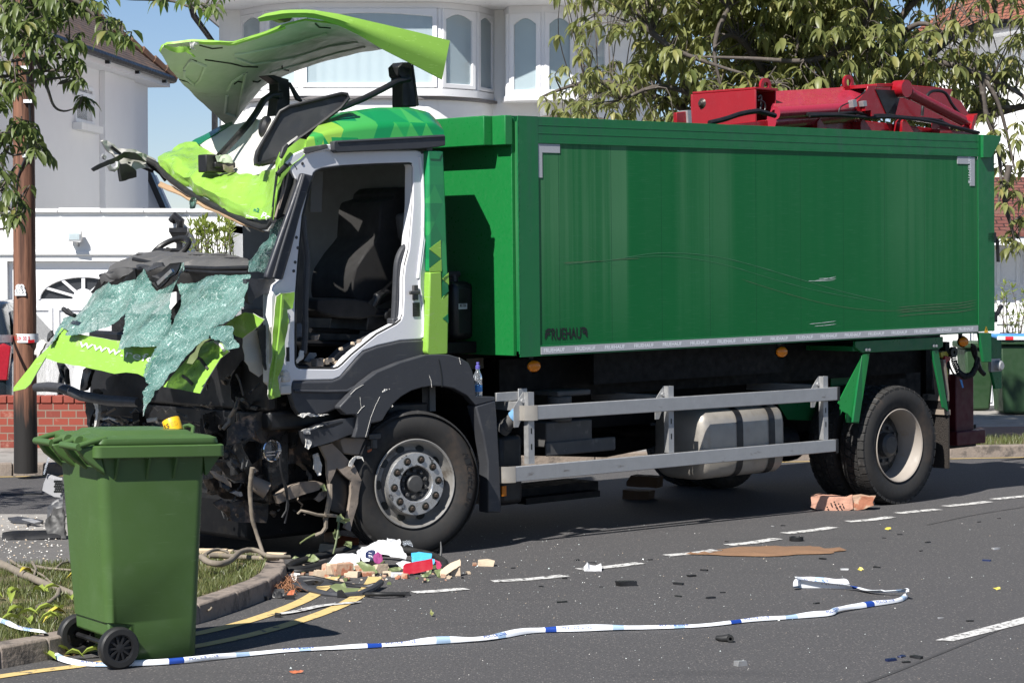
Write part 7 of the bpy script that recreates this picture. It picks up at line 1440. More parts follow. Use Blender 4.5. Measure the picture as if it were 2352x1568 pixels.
# ================================================================== WHEELIE BIN IN FRONT
BT = R(33); pn = G(452, 1514.5); off = Matrix.Rotation(BT, 3, 'Z') @ V3((.225, -.215, 0)); bo = pn - off
bn_ = thing('wheelie_bin', 'green two wheeled bin standing in the road in front of the lorry', 'bin', bo, BT)
def shz(p): return V3((p[0], p[1], (p[2] if p[2] < .25 else .25 + (p[2] - .25) * 1.10) - (.018 * (p[0] + .37) / .73 if p[2] > .5 else 0) * min(1, max(0, (p[2] - .5) / .4))))
def rrect(x0, x1, y0, y1, r, z, n=5):
    out = []
    for cx_, cy_, a0 in ((x1 - r, y1 - r, 0), (x0 + r, y1 - r, 90), (x0 + r, y0 + r, 180), (x1 - r, y0 + r, 270)):
        for i in range(n + 1): a = R(a0 + 90 * i / n); out.append(V3((cx_ + r * math.cos(a), cy_ + r * math.sin(a), z)))
    return out
def stack(mb, secs, cap0=True, cap1=True, sh_=True):
    n = len(secs[0]); vs = [shz(p) if sh_ else p for s in secs for p in s]
    fs = [(i * n + j, i * n + (j + 1) % n, (i + 1) * n + (j + 1) % n, (i + 1) * n + j) for i in range(len(secs) - 1) for j in range(n)]
    if cap0: fs.append(tuple(range(n))[::-1])
    if cap1: fs.append(tuple((len(secs) - 1) * n + j for j in range(n)))
    mb.add(vs, fs)
mb = MB(); secs = []
for (z, x0, x1, y) in ((.015, -.12, .225, .205), (.03, -.13, .234, .215), (.20, -.15, .238, .222), (.215, -.238, .239, .223), (.5, -.26, .248, .237), (.85, -.285, .262, .252), (.945, -.295, .268, .258)): secs.append(rrect(x0, x1, -y, y, .05, z))
stack(mb, secs); B(mb, 'body', m_binnear, bn_, ang=45)
mb = MB(); 
for (x, dx) in ((-.21, .006), (-.05, .006), (.09, .006)):
    for sg in (-1, 1): mb.hexa([shz(p) for p in (V3((x - dx, sg * .25, .84)), V3((x + dx, sg * .25, .84)), V3((x + dx, sg * .255, .84)), V3((x - dx, sg * .255, .84)), V3((x - dx, sg * .24, .945)), V3((x + dx, sg * .24, .945)), V3((x + dx, sg * .30, .945)), V3((x - dx, sg * .30, .945)))])
for sg in (-1, 1): mb.hexa([shz(p) for p in (V3((.262, sg * .22, .85)), V3((.27, sg * .22, .85)), V3((.27, sg * .245, .85)), V3((.262, sg * .245, .85)), V3((.25, sg * .215, .945)), V3((.345, sg * .215, .945)), V3((.345, sg * .25, .945)), V3((.25, sg * .25, .945)))])
B(mb, 'rim_gusset', m_binnear, bn_, bevel=.003)
mb = MB(); stack(mb, [rrect(-.325, .340, -.295, .295, .035, .935), rrect(-.33, .345, -.30, .30, .035, .94), rrect(-.33, .345, -.30, .30, .035, .985), rrect(-.325, .340, -.295, .295, .035, .99)]); B(mb, 'rim', m_binnear, bn_, ang=40)
mb = MB(); stack(mb, [rrect(-.31, .325, -.28, .28, .05, .9905), rrect(-.315, .328, -.285, .285, .05, .998), rrect(-.31, .322, -.28, .28, .05, 1.018), rrect(-.29, .30, -.258, .258, .06, 1.027), rrect(-.24, .24, -.20, .20, .06, 1.032), rrect(-.22, .22, -.18, .18, .06, 1.046), rrect(-.16, .17, -.14, .14, .06, 1.05)]); lid = B(mb, 'lid', m_binnear, bn_, ang=50)
mb = MB(); c = shz((.27, -.02, 1.022)); mb.tube([c + V3((0, -.055, 0)), c + V3((.01, -.05, .035)), c + V3((.012, 0, .042)), c + V3((.01, .05, .035)), c + V3((0, .055, 0))], .010, 8); B(mb, 'lid_handle', m_binnear, lid)
mb = MB()
for y in (-.24, -.075, .075, .24): mb.hexa([shz(p) for p in (V3((-.365, y - .022, .93)), V3((-.26, y - .026, .86)), V3((-.26, y + .026, .86)), V3((-.365, y + .022, .93)), V3((-.405, y - .02, .98)), V3((-.30, y - .024, .992)), V3((-.30, y + .024, .992)), V3((-.405, y + .02, .98)))])
B(mb, 'handle_bracket', m_binnear, bn_, bevel=.008)
for (a, b) in ((-.27, -.06), (.06, .27)):
    mb = MB(); mb.tube([shz((-.40, a, .985)), shz((-.40, b, .985))], .017, 12)
    for y in (a + .01, b - .01): mb.tube([shz((-.395, y, .99)), shz((-.34, y, 1.005)), shz((-.26, y, 1.022))], .014, 10)
    mb.lathe([(0, -.035), (.026, -.035), (.026, .035), (0, .035)], shz((-.325, b - .01 if a < 0 else a + .01, 1.0)), 1, 14); B(mb, 'handle', m_binnear, bn_, ang=50)
for sg in (-1, 1):
    mb = MB(); c = (-.198, sg * .25, .1); mb.lathe([(.066, -.028), (.090, -.028), (.098, -.020), (.1005, 0), (.098, .020), (.090, .028), (.066, .028)], c, 1, 40, closed=True); wh = B(mb, 'wheel', m_rubber, bn_, ang=30)
    mb = MB(); mb.lathe([(.067, -.026), (.060, -.024), (.058, -.006), (.022, -.006), (.020, -.022), (0, -.024)] if sg < 0 else [(.067, .026), (.060, .024), (.058, .006), (.022, .006), (.020, .022), (0, .024)], c, 1, 32)
    for k in range(10):
        a = 2 * math.pi * k / 10; d = V3((math.cos(a), 0, math.sin(a))); t = V3((-math.sin(a), 0, math.cos(a))); y0_ = V3((0, sg * .014, 0)); mb.bar(V3(c) + d * .018 + y0_, V3(c) + d * .060 + y0_, t * .010, V3((0, .014, 0)))
    mb.lathe([(.067, -.026), (.067, .026)], c, 1, 32); B(mb, 'hub', m_black, wh)
mb = MB(); mb.tube([V3((-.198, -.25, .1)), V3((-.198, .25, .1))], .013, 8); B(mb, 'axle', m_black, bn_)
mb = MB(); mb.hexa([V3((-.225, -.20, .145)), V3((-.10, -.20, .10)), V3((-.10, .20, .10)), V3((-.225, .20, .145)), V3((-.228, -.2, .22)), V3((-.10, -.2, .22)), V3((-.10, .2, .22)), V3((-.228, .2, .22))]); B(mb, 'wheel_housing', m_binnear, bn_, bevel=.01)
# yellow tape roll on the lid
lp_ = Matrix.Rotation(BT, 3, 'Z') @ shz((.155, -.03, 1.05)) + bo
c0 = D(*z5(958, 142), lp_.y); ax = (D(*z5(985, 195), lp_.y - .02) - D(*z5(935, 88), lp_.y + .02)).normalized(); ax = V3((.35, -.25, -.9)).normalized()
tq = V3((0, 0, 1)).rotation_difference(-ax).to_matrix().to_4x4(); tq.translation = c0
rt_ = thing('tape_roll', 'yellow roll of adhesive tape with black print lying on the bin lid', 'tape roll', None, M=tq)
mb = MB(); mb.lathe([(.030, -.033), (.043, -.033), (.044, -.031), (.044, .031), (.043, .033), (.030, .033)], (0, 0, 0), 2, 36, closed=True); B(mb, 'roll', m_yellow, rt_)
mb = MB(); mb.lathe([(.0295, -.032), (.0295, .032)], (0, 0, 0), 2, 36); B(mb, 'core', m_timber, rt_)
cv_ = tq.to_3x3().inverted() @ (CAMP - c0).normalized(); a0 = math.atan2(cv_.y, cv_.x)
def rolltext(txt, s0, z0, m, nm, h=.022):
    mb = MB()
    for i, ch in enumerate(txt):
        a = a0 + s0 + i * .42; c = V3((.0445 * math.cos(a), .0445 * math.sin(a), z0)); t = V3((-math.sin(a), math.cos(a), 0)) * .0075; put_text(mb, ch, c - t, c + t, (0, 0, h), V3((math.cos(a), math.sin(a), 0)) * .0008, offset=.02)
    B(mb, nm, m, rt_)
rolltext('SS', -.95, -.012, m_letter, 'black_print'); rolltext('ED', .0, -.012, mat('faint_print', (.52, .33, .02), .5), 'faint_print')
# ================================================================== CORDON TAPE ON THE ROAD
tpath = [(-300, 1372, .10), (-120, 1402, .10), (0, 1431, .11), (50, 1447, .12), (100, 1456, .115), (110, 1478, .03), (116, 1503, .0), (150, 1522, 0), (200, 1530, 0), (290, 1531, 0), (420, 1524, 0), (560, 1508, 0), (660, 1498, 0), (735, 1494, 0), (820, 1490, 0), (960, 1482, 0), (1080, 1475, 0), (1130, 1470, 0), (1220, 1455, 0), (1320, 1451, 0), (1440, 1447, 0), (1560, 1443, 0), (1640, 1438, 0), (1720, 1429, 0), (1800, 1423, 0), (1900, 1415, 0), (1925, 1407, 0), (1990, 1395, 0), (2060, 1384, 0), (2082, 1374, 0), (2084, 1362, .04), (2070, 1362, .02), (2010, 1364, 0), (1965, 1356, 0), (1900, 1353, 0), (1835, 1352, 0), (1828, 1347, 0.02), (1850, 1346, 0), (1900, 1347, 0), (1945, 1342, 0)]
raw = [G(x, y, z) for x, y, z in tpath]; C_ = []
for i in range(len(raw) - 1):
    a, b, c, d = raw[max(i - 1, 0)], raw[i], raw[i + 1], raw[min(i + 2, len(raw) - 1)]
    for k in range(14):
        t = k / 14; C_.append(.5 * ((2 * b) + (c - a) * t + (2 * a - 5 * b + 4 * c - d) * t * t + (3 * b - a - 3 * c + d) * t ** 3))
C_.append(raw[-1]); cum = [0.0]
for a, b in zip(C_, C_[1:]): cum.append(cum[-1] + (b - a).length)
def tape_at(s, t):                                                     # s along, t in -.5..+.5 across
    lo = 0
    while lo < len(cum) - 2 and cum[lo + 1] < s: lo += 1
    f = (s - cum[lo]) / max(1e-6, cum[lo + 1] - cum[lo]); p = C_[lo].lerp(C_[lo + 1], f); d = C_[min(lo + 2, len(C_) - 1)] - C_[max(lo - 1, 0)]; n = V3((-d.y, d.x, 0)).normalized()
    ph = R(38) + 1.1 * nz((s * 1.4, 2, 0), 1) + .5 * nz((s * 4, 5, 0), 1); wv = n * math.cos(ph) + V3((0, 0, math.sin(ph)))
    wd = .034 * (.8 + .6 * abs(nz((s * 2.1, 9, 0), 1)) + (.7 if s > 8.2 else 0))
    z = abs(math.sin(ph)) * wd / 2 + .006 + .012 * max(0, nz((s * 2.6, 1, 0), 1))
    bow = .010 * math.cos(math.pi * t) ; nn = V3((n.x * -math.sin(ph), n.y * -math.sin(ph), math.cos(ph)))
    return p + V3((0, 0, z)) + wv * (wd * t) + nn * bow
mb = MB(); NS = 620; TT = (-.5, -.25, 0, .25, .5); vs = []; ms = []
for i in range(NS + 1):
    s = cum[-1] * i / NS; vs += [tape_at(s, t) for t in TT]
fs = []
for i in range(NS):
    s = cum[-1] * i / NS; k = (s % 1.05)
    for j in range(4): fs.append((i * 5 + j, i * 5 + j + 1, (i + 1) * 5 + j + 1, (i + 1) * 5 + j)); ms.append(1 if k < .07 else 2 if (.36 < k < .43 or .7 < k < .76) else 0)
mb.add(vs, fs, ms); ct = mb.build('cordon_tape', [m_tapew, m_tapeb, m_tapeg], None, 60); tag(ct, 'blue and white police cordon tape trailing along the road past the bin', 'tape')
o_ = ct.location; s = .10
while s < cum[-1] - .3:
    tv, tf = textmesh('POLICE LINE', 1, 0, .01); xs = [v.x for v in tv]; x0, x1 = min(xs), max(xs)
    mb = MB(); mb.add([tape_at(s + (v.x - x0) / (x1 - x0) * .16, -.25 + v.y * .6) + V3((0, 0, .0015)) - o_ for v in tv], tf); s += .525; B(mb, 'tape_lettering', m_tapeb, ct)
# ================================================================== DEBRIS
def rock(c, r, m, name, label, cat, rg, group=None, fl=1.0, rz=0):
    mb = MB(); M_ = Matrix.Rotation(rz, 4, 'Z'); M_.translation = c
    q = [V3((rg.uniform(.75, 1.05) * r[0] * a, rg.uniform(.75, 1.05) * r[1] * b, r[2] * (0 if d < 0 else rg.uniform(1.6, 2.05)))) for d in (-1, 1) for a, b in ((-1, -1), (1, -1), (1, 1), (-1, 1))]
    bm = bmesh.new(); cut = rg.uniform(.7, .95)
    for k in range(20):
        e = (k & 1, k >> 1 & 1, k >> 2 & 1) if k < 8 else (rg.random(), rg.random(), rg.choice((0, 1)))
        bm.verts.new(((e[0] * 2 - 1) * r[0] * rg.uniform(.68, 1), (e[1] * 2 - 1) * r[1] * rg.uniform(.68, 1), e[2] * 2 * r[2] * rg.uniform(.75, 1)))
    bmesh.ops.convex_hull(bm, input=bm.verts); bm.verts.index_update(); mb.add([M_ @ v.co for v in bm.verts], [tuple(v.index for v in f.verts) for f in bm.faces]); bm.free(); o = mb.build(name, m, None, 28, bevel=min(r) * .06, origin=c); tag(o, label, cat, group)
    return o
rd = random.Random(5)
# half block under the rear wheel
bk = thing('broken_block', 'broken orange perforated brick block wedged before the rear wheel', 'brick', G(1925, 1172))
def chunk(pts, Y, th, m, name, sd):
    mb = MB(); q = zz(z8, pts); mb.plate(q, lambda x, y: D(x, y, Y), V3((.03, th, 0)), (), (0, 0, 0), 6, crump(.010, 16, sd)); return mb.build(name, m, bk, 30, world=True)
Yk = G(1925, 1172).y
c1_ = chunk([(280, 1345), (330, 1335), (560, 1360), (600, 1345), (610, 1440), (560, 1462), (330, 1448), (282, 1430)], Yk, .18, mat('pale_orange_brick', (.56, .30, .21), .9, var=.15, sc=14, bmp=.4, bsc=40), 'brick_half', 1)
chunk([(600, 1345), (660, 1340), (780, 1352), (760, 1380), (770, 1410), (715, 1440), (600, 1455)], Yk + .02, .15, m_brickdeb, 'brick_half', 4)
mb = MB()
for (x, y) in ((440, 1398), (465, 1385), (475, 1410), (490, 1432), (500, 1400), (515, 1420), (530, 1405), (410, 1425)): mb.lathe([(0, -.002), (.006, -.002), (.006, .01)], D(*z8(x, y), Yk - .022), 1, 9)
mb.build('perforation', m_letter, c1_, world=True)
for (pts, lab) in (([(705, 778), (815, 785), (812, 822), (706, 815)], 'brown block lying under the lorry in its shadow'), ([(740, 718), (850, 726), (845, 770), (722, 762), (722, 745)], 'brown block resting on another block under the lorry')):
    mb = MB(); q = zz(z8b, pts); Yq = 19.4; mb.plate(q, lambda x, y: D(x, y, Yq), V3((.06, .14, 0)), res=10, disp=crump(.006, 10, 2)); tag(mb.build('timber_block', m_timber, None), lab, 'block')
# water bottle on the arch
wp = TM @ S(*zA(1786, 1345), .10); wb = thing('water_bottle', 'small clear water bottle with blue label standing on the wheel arch', 'bottle', wp)
mb = MB(); mb.lathe([(0, .001), (.028, .001), (.031, .01), (.031, .075), (.029, .08), (.031, .085), (.031, .125), (.028, .15), (.016, .175), (.013, .18), (.013, .195), (0, .195)], wp, 2, 24); mb.build('bottle', m_clear, wb, world=True)
mb = MB(); mb.lathe([(.0316, .035), (.0316, .08)], wp, 2, 24); mb.build('label', m_bluelab, wb, world=True)
mb = MB(); mb.lathe([(0.014, .19), (.016, .19), (.016, .212), (.010, .216), (.009, .226), (.012, .228), (.010, .236), (0, .236)], wp, 2, 18); mb.build('cap', m_purplecap, wb, world=True)
# sheet-like litter: outline in photo px, leaning back from its foot
def litter(name, label, cat, pts, m, zf=z6, lean=1.0, amp=.02, f=9, th=.004, res=None, sd=0, yb=None, z=0.0, group=None, Y=None, ang=40):
    q = zz(zf, pts) if zf else pts; yb = yb or max(p[1] for p in q); xm = sum(p[0] for p in q) / len(q); Yb = Y or G(xm, yb, z).y; ppm = F / Yb
    xs = [p[0] for p in q]; ys = [p[1] for p in q]; res = res or max(2.5, (max(xs) - min(xs)) / 9); cr_ = crump(amp, f, sd)
    fn = lambda x, y: D(x, y, Yb + (yb - y) / ppm * lean)
    mb = MB(); mb.plate(q, fn, V3((0, th * .7, th * .7)) if lean < 4 else V3((0, 0, th)), (), (0, 0, 0), res, lambda p: (lambda d: V3((d.x, d.y, abs(d.z))))(cr_(p)), random.Random(sd + 2)); o = mb.build(name, m, None, ang)
    return tag(o, label, cat, group)
def tubeth(name, label, cat, pts, r, m, zf=z6, n=8, group=None, sub=4):
    P = [D(*zf(p[0], p[1]), p[2]) if len(p) > 2 else None for p in pts]; L2 = []
    for i in range(len(P) - 1):
        a, b, c, d = P[max(i - 1, 0)], P[i], P[i + 1], P[min(i + 2, len(P) - 1)]
        for k in range(sub):
            t = k / sub; L2.append(.5 * ((2 * b) + (c - a) * t + (2 * a - 5 * b + 4 * c - d) * t * t + (3 * b - a - 3 * c + d) * t ** 3))
    L2.append(P[-1]); k = len(L2); rr_ = [(r if not isinstance(r, tuple) else r[0] + (r[1] - r[0]) * i / (k - 1)) * (1 + .18 * nz((i, 1, r if not isinstance(r, tuple) else r[0]), .8)) for i in range(k)]
    mb = MB(); mb.tube(L2, rr_, n); return tag(mb.build(name, m, None, 50), label, cat, group)
tubeth('rubber_seal', 'long black door seal looped behind the white sheet', 'rubber seal', [(785, 1165, 14.9), (850, 1128, 15.0), (1000, 1088, 15.2), (1150, 1047, 15.3), (1290, 1032, 15.35), (1450, 1036, 15.3), (1590, 1045, 15.2), (1700, 1058, 15.1), (1800, 1085, 14.95), (1870, 1122, 14.75), (1884, 1155, 14.6), (1872, 1185, 14.5)], .024, m_rubber)
tubeth('rubber_seal', 'flattened black seal strip lying left of the white sheet', 'rubber seal', [(780, 1182, 14.7), (900, 1174, 14.75), (1050, 1138, 14.9), (1200, 1078, 15.0), (1290, 1060, 15.1)], .024, m_rubber)
tubeth('rubber_seal', 'thin black seal strip curving under the stone rubble', 'rubber seal', [(800, 1190, 14.65), (900, 1192, 14.65), (1020, 1170, 14.8), (1130, 1125, 14.95)], .016, m_rubber)
litter('plastic_sheet', 'crumpled white sheet heaped in front of the front wheel', 'sheet', [(1230, 1085), (1270, 1055), (1310, 1030), (1400, 1008), (1480, 1000), (1485, 985), (1586, 985), (1590, 1030), (1588, 1060), (1592, 1122), (1540, 1112), (1480, 1108), (1420, 1118), (1330, 1128), (1280, 1130)], m_paper, amp=.05, f=8, sd=1, yb=zz(z6, [(0, 1190)])[0][1], res=4, ang=25)
litter('paper_bag', 'flat white sheet lying on the pale green notepad', 'paper', [(1058, 1150), (1120, 1075), (1170, 1070), (1240, 1075), (1285, 1090), (1290, 1140), (1262, 1178), (1180, 1130)], m_paper, amp=.012, f=9, sd=2, yb=z6(0, 1195)[1], ang=25)
litter('notepad', 'pale green notepad sticking out under the white paper', 'notepad', [(1060, 1150), (1185, 1130), (1268, 1176), (1205, 1190), (1080, 1165)], m_mint, amp=.004, th=.02, sd=3, yb=z6(0, 1195)[1])
litter('white_rag', 'small crumpled white rag beside the blue packet', 'rag', [(1545, 1140), (1580, 1125), (1630, 1135), (1645, 1160), (1610, 1178), (1560, 1172)], m_paper, amp=.02, f=18, sd=4, yb=z6(0, 1200)[1])
litter('blue_packet', 'light blue shiny packet on the litter heap', 'packet', [(1640, 1080), (1700, 1075), (1785, 1085), (1778, 1120), (1808, 1132), (1800, 1145), (1655, 1165), (1648, 1120)], m_cyan, amp=.015, f=14, sd=5, yb=z6(0, 1205)[1], th=.02)
litter('red_folder', 'bright red box lying at the front of the litter heap', 'box', [(1590, 1196), (1610, 1180), (1790, 1148), (1795, 1178), (1650, 1212), (1600, 1220)], m_redbox, amp=.004, th=.05, sd=6)
litter('red_film', 'dark red torn film behind the red box', 'film', [(1800, 1110), (1850, 1130), (1860, 1175), (1820, 1180)], mat('dark_pink_film', (.35, .03, .09), .4), amp=.01, sd=7, yb=z6(0, 1200)[1])
litter('navy_pouch', 'small navy blue pouch on the white sheet', 'pouch', [(1328, 1080), (1350, 1065), (1390, 1070), (1396, 1095), (1360, 1108), (1330, 1100)], m_navy, amp=.014, f=22, sd=8, yb=z6(0, 1200)[1], th=.02)
litter('magenta_cloth', 'rolled magenta cloth on the litter heap', 'cloth', [(1380, 1110), (1410, 1088), (1450, 1100), (1455, 1125), (1430, 1140), (1390, 1138)], m_magenta, amp=.016, f=20, sd=9, yb=z6(0, 1205)[1], th=.03)
litter('clear_film', 'clear plastic film standing by the tyre', 'film', [(1585, 985), (1640, 985), (1660, 1030), (1620, 1010), (1595, 1020)], m_clear, amp=.01, sd=10, yb=z6(0, 1110)[1])
litter('white_fragment', 'white broken fragment at the kerb corner', 'fragment', [(790, 1235), (820, 1220), (860, 1225), (850, 1260), (810, 1268)], m_torn, amp=.015, f=20, sd=11, th=.02)
tubeth('splinter', 'thin grey spike standing up by the front tyre', 'splinter', [(1852, 985, 14.9), (1855, 1040, 14.88), (1850, 1100, 14.85)], (.004, .010), m_hub)
for i, (x, y, r, m, lab) in enumerate(((1095, 1210, (.05, .045, .045), m_stone, 'upright cream brick lump under the notepad'), (1170, 1215, (.09, .06, .05), m_brickdeb, 'pinkish orange brick lump under the notepad'), (1245, 1230, (.055, .05, .025), m_stone, 'flat cream stone right of the orange brick'), (1008, 1232, (.05, .045, .03), m_stone, 'pale crumbly stone left of the notepad'), (1425, 1205, (.06, .05, .04), m_stone, 'cream stone under the magenta cloth'), (1480, 1222, (.04, .04, .02), m_stone, 'small cream stone by the wilted leaves'), (1545, 1230, (.05, .035, .018), m_paper, 'white tile chip left of the red box'), (1340, 1222, (.06, .04, .018), m_brickdeb, 'thin pink tile piece in front of the white sheet'), (2170, 1152, (.085, .05, .027), m_stone, 'pale brick piece lying alone on the asphalt'), (2088, 1152, (.018, .018, .014), m_brickdeb, 'small orange brick crumb left of the lone pale brick'), (1605, 1240, (.03, .03, .02), m_brickdeb, 'pink crumb below the red box'), (2045, 1210, (.02, .02, .012), m_stone, 'cream crumb right of the long tile'), (1955, 1222, (.05, .04, .04), m_stone, 'dark cream stone under the long tile'), (1390, 1165, (.05, .04, .03), m_stone, 'cream stone behind the wilted leaves'), (1060, 1185, (.04, .04, .03), m_brickdeb, 'broken brick behind the cream lumps'), (1290, 1200, (.05, .04, .03), m_brickdeb, 'orange brick lump in front of the white bag'))):
    rock(G(*z6(x, y)), tuple(q * .78 for q in r), m, 'stone', lab, 'rubble', rd, rz=rd.uniform(-.6, .6))
litter('long_tile', 'long cream tile propped up at the right end of the heap', 'tile', [(1845, 1215), (1920, 1160), (1985, 1135), (1992, 1150), (1930, 1190), (1855, 1236)], m_stone, amp=.008, th=.03, sd=12)
litter('perforated_brick', 'perforated orange brick standing by the front tyre', 'brick', [(1042, 940), (1110, 945), (1112, 1030), (1040, 1022)], m_brickdeb, amp=.008, th=.10, sd=13, yb=z6(0, 1040)[1], lean=.2)
litter('terracotta_tile', 'dark orange tile leaning on the front tyre', 'tile', [(1130, 965), (1282, 985), (1278, 1020), (1130, 1028)], m_terra, amp=.003, th=.03, sd=14, yb=z6(0, 1035)[1], lean=.3)
rock(G(*z6(1060, 1052)), (.06, .05, .03), m_stone, 'stone', 'flat cream stone beside the perforated brick', 'rubble', rd)
# wilted leaves
def wleaf(name, label, pts, sd, z=0.0, zf=z6, m=m_wilt, group='wilted leaves on the road', yb=None, lean=1.0, cat='leaf'): return litter(name, label, cat, pts, m, zf, lean, .018, 16, .002, None, sd, yb, z, group)
wleaf('wilted_leaf', 'large wilted leaf draped below the white sheet', [(1255, 1140), (1300, 1128), (1390, 1165), (1420, 1205), (1380, 1225), (1330, 1222), (1290, 1170)], 1)
wleaf('wilted_leaf', 'wilted leaf left of the white bag on the seals', [(880, 1110), (910, 1085), (960, 1080), (1005, 1108), (960, 1130), (910, 1128)], 2, yb=z6(0, 1150)[1])
wleaf('wilted_leaf', 'wilted leaf between the red box and the magenta cloth', [(1480, 1185), (1530, 1165), (1580, 1175), (1560, 1195), (1500, 1200)], 3)
wleaf('wilted_leaf', 'wilted leaf in front of the long tile', [(1800, 1185), (1860, 1182), (1865, 1210), (1835, 1235), (1805, 1205)], 4)
wleaf('wilted_leaf', 'curled leaf right of the red box', [(1700, 1228), (1740, 1205), (1788, 1185), (1775, 1215), (1735, 1238)], 5)
wleaf('wilted_leaf', 'leaf behind the kerb corner rubble', [(815, 1105), (840, 1085), (862, 1100), (835, 1112)], 6, z=.02)
wleaf('wilted_leaf', 'big leaf lying in the black mirror casing', [(1078, 1305), (1110, 1280), (1150, 1285), (1180, 1275), (1200, 1310), (1270, 1315), (1310, 1320), (1260, 1340), (1160, 1345), (1110, 1335)], 7)
wleaf('wilted_leaf', 'small green leaf standing on open asphalt', [(1770, 1490), (1780, 1466), (1800, 1490), (1785, 1510)], 8, m=m_leaf)
wleaf('wilted_leaf', 'small leaf on the road below the long tile', [(1750, 1250), (1770, 1245), (1790, 1258), (1770, 1266)], 9)
wleaf('wilted_leaf', 'rust brown leaf near the bottom edge of the road', [(1010, 1245), (1050, 1235), (1110, 1240), (1090, 1252), (1050, 1257)], 10, zf=z6b, m=m_terra)
for i, (x, y) in enumerate(((1742, 132), (1620, 312), (2228, 398))): wleaf('yellow_leaf', ['yellow leaf beyond the sand patch near the white dash', 'yellow leaf between the sand and the cordon tape', 'yellow leaf right of the tape loop'][i], [(x - 14, y), (x - 2, y - 7), (x + 12, y - 4), (x + 16, y + 3), (x, y + 5)], 11 + i, zf=zR, m=m_yellowstrap, group=None)
# black mirror casing
mc = thing('mirror_casing', 'broken black mirror casing lying at the kerb corner', 'mirror', G(*z6(1100, 1350)))
mb = MB(); P = [G(*z6(x, y), .02) for x, y in [(830, 1290), (850, 1250), (1000, 1262), (1150, 1290), (1260, 1320), (1300, 1345), (1200, 1362), (1100, 1362), (950, 1335)]]
def mcp(mb, pts, r): mb.tube(pts, r, 8)
mb.tube([D(*z6(x, y), Y) for x, y, Y in [(825, 1290, 13.9), (950, 1325, 13.75), (1060, 1352, 13.6), (1180, 1362, 13.55), (1290, 1350, 13.6), (1380, 1310, 13.75), (1436, 1268, 13.95)]], .020, 8); mb.build('casing_rim', m_char, mc, world=True)
mb = MB(); mb.tube([D(*z6(x, y), Y) for x, y, Y in [(850, 1232, 14.2), (960, 1235, 14.2), (1120, 1270, 14.1), (1250, 1295, 14.0), (1340, 1298, 13.95), (1436, 1275, 13.95)]], .014, 8); mb.build('casing_rim', m_black, mc, world=True)
mb = MB(); mb.loft([[D(*z6(x, y), 14.15) for x, y in [(850, 1240), (880, 1230), (980, 1235), (1080, 1255), (1140, 1275)]], [D(*z6(x, y), 13.95) for x, y in [(840, 1270), (880, 1290), (960, 1310), (1050, 1318), (1120, 1310)]], [D(*z6(x, y), 13.75) for x, y in [(830, 1292), (900, 1320), (980, 1338), (1080, 1345), (1130, 1330)]]], 12, .006, sub=3); mb.build('casing_shell', m_char, mc, world=True)
mb = MB(); mb.plate(zz(z6, [(890, 1260), (960, 1250), (1040, 1262), (1010, 1290), (930, 1290)]), lambda x, y: D(x, y, 13.9), V3((0, .01, .01)), res=8); mb.build('mirror_back', m_black, mc, world=True, bevel=.01)
mb = MB(); P = [D(*z6(x, y), 13.52) for x, y in [(1130, 1330), (1160, 1325), (1200, 1370), (1130, 1378)]]; mb.solid(P, [(0, 1, 2, 3)], V3((0, .04, 0))); mb.build('clip', m_black, mc, world=True)
tubeth('rubber_strip', 'black rubber strip lying right of the mirror casing', 'rubber strip', [(1330, 1352, 13.55), (1400, 1350, 13.5), (1460, 1350, 13.5), (1530, 1350, 13.52), (1600, 1352, 13.55)], .013, m_rubber)
# dry straw clump
mb = MB(); rs_ = random.Random(8)
for i in range(170):
    c = G(*z6(rs_.uniform(655, 820), rs_.uniform(1275, 1365))); a = rs_.uniform(0, 6.28); l = rs_.uniform(.03, .10); h = rs_.uniform(0, .06); mb.tube([c + V3((0, 0, h)), c + V3((l * math.cos(a) * .5, l * math.sin(a) * .5, h + rs_.uniform(-.0, .03))), c + V3((l * math.cos(a), l * math.sin(a), rs_.uniform(.003, .05)))], .0018, 3, cap=False)
tag(mb.build('dry_straw', m_straw, None), 'rust brown dry straw clump against the kerb corner', 'straw', kind='stuff')
litter('broken_clip', 'black plastic clip with a hole in front of the straw', 'clip', [(675, 1375), (690, 1345), (745, 1340), (765, 1360), (745, 1382), (700, 1382)], m_black, amp=.012, f=20, th=.03, sd=21)
litter('dry_leaf', 'curled brown leaf on the edge of the straw', 'leaf', [(755, 1370), (775, 1335), (825, 1325), (805, 1355), (775, 1372)], m_terra, amp=.02, f=14, sd=22)
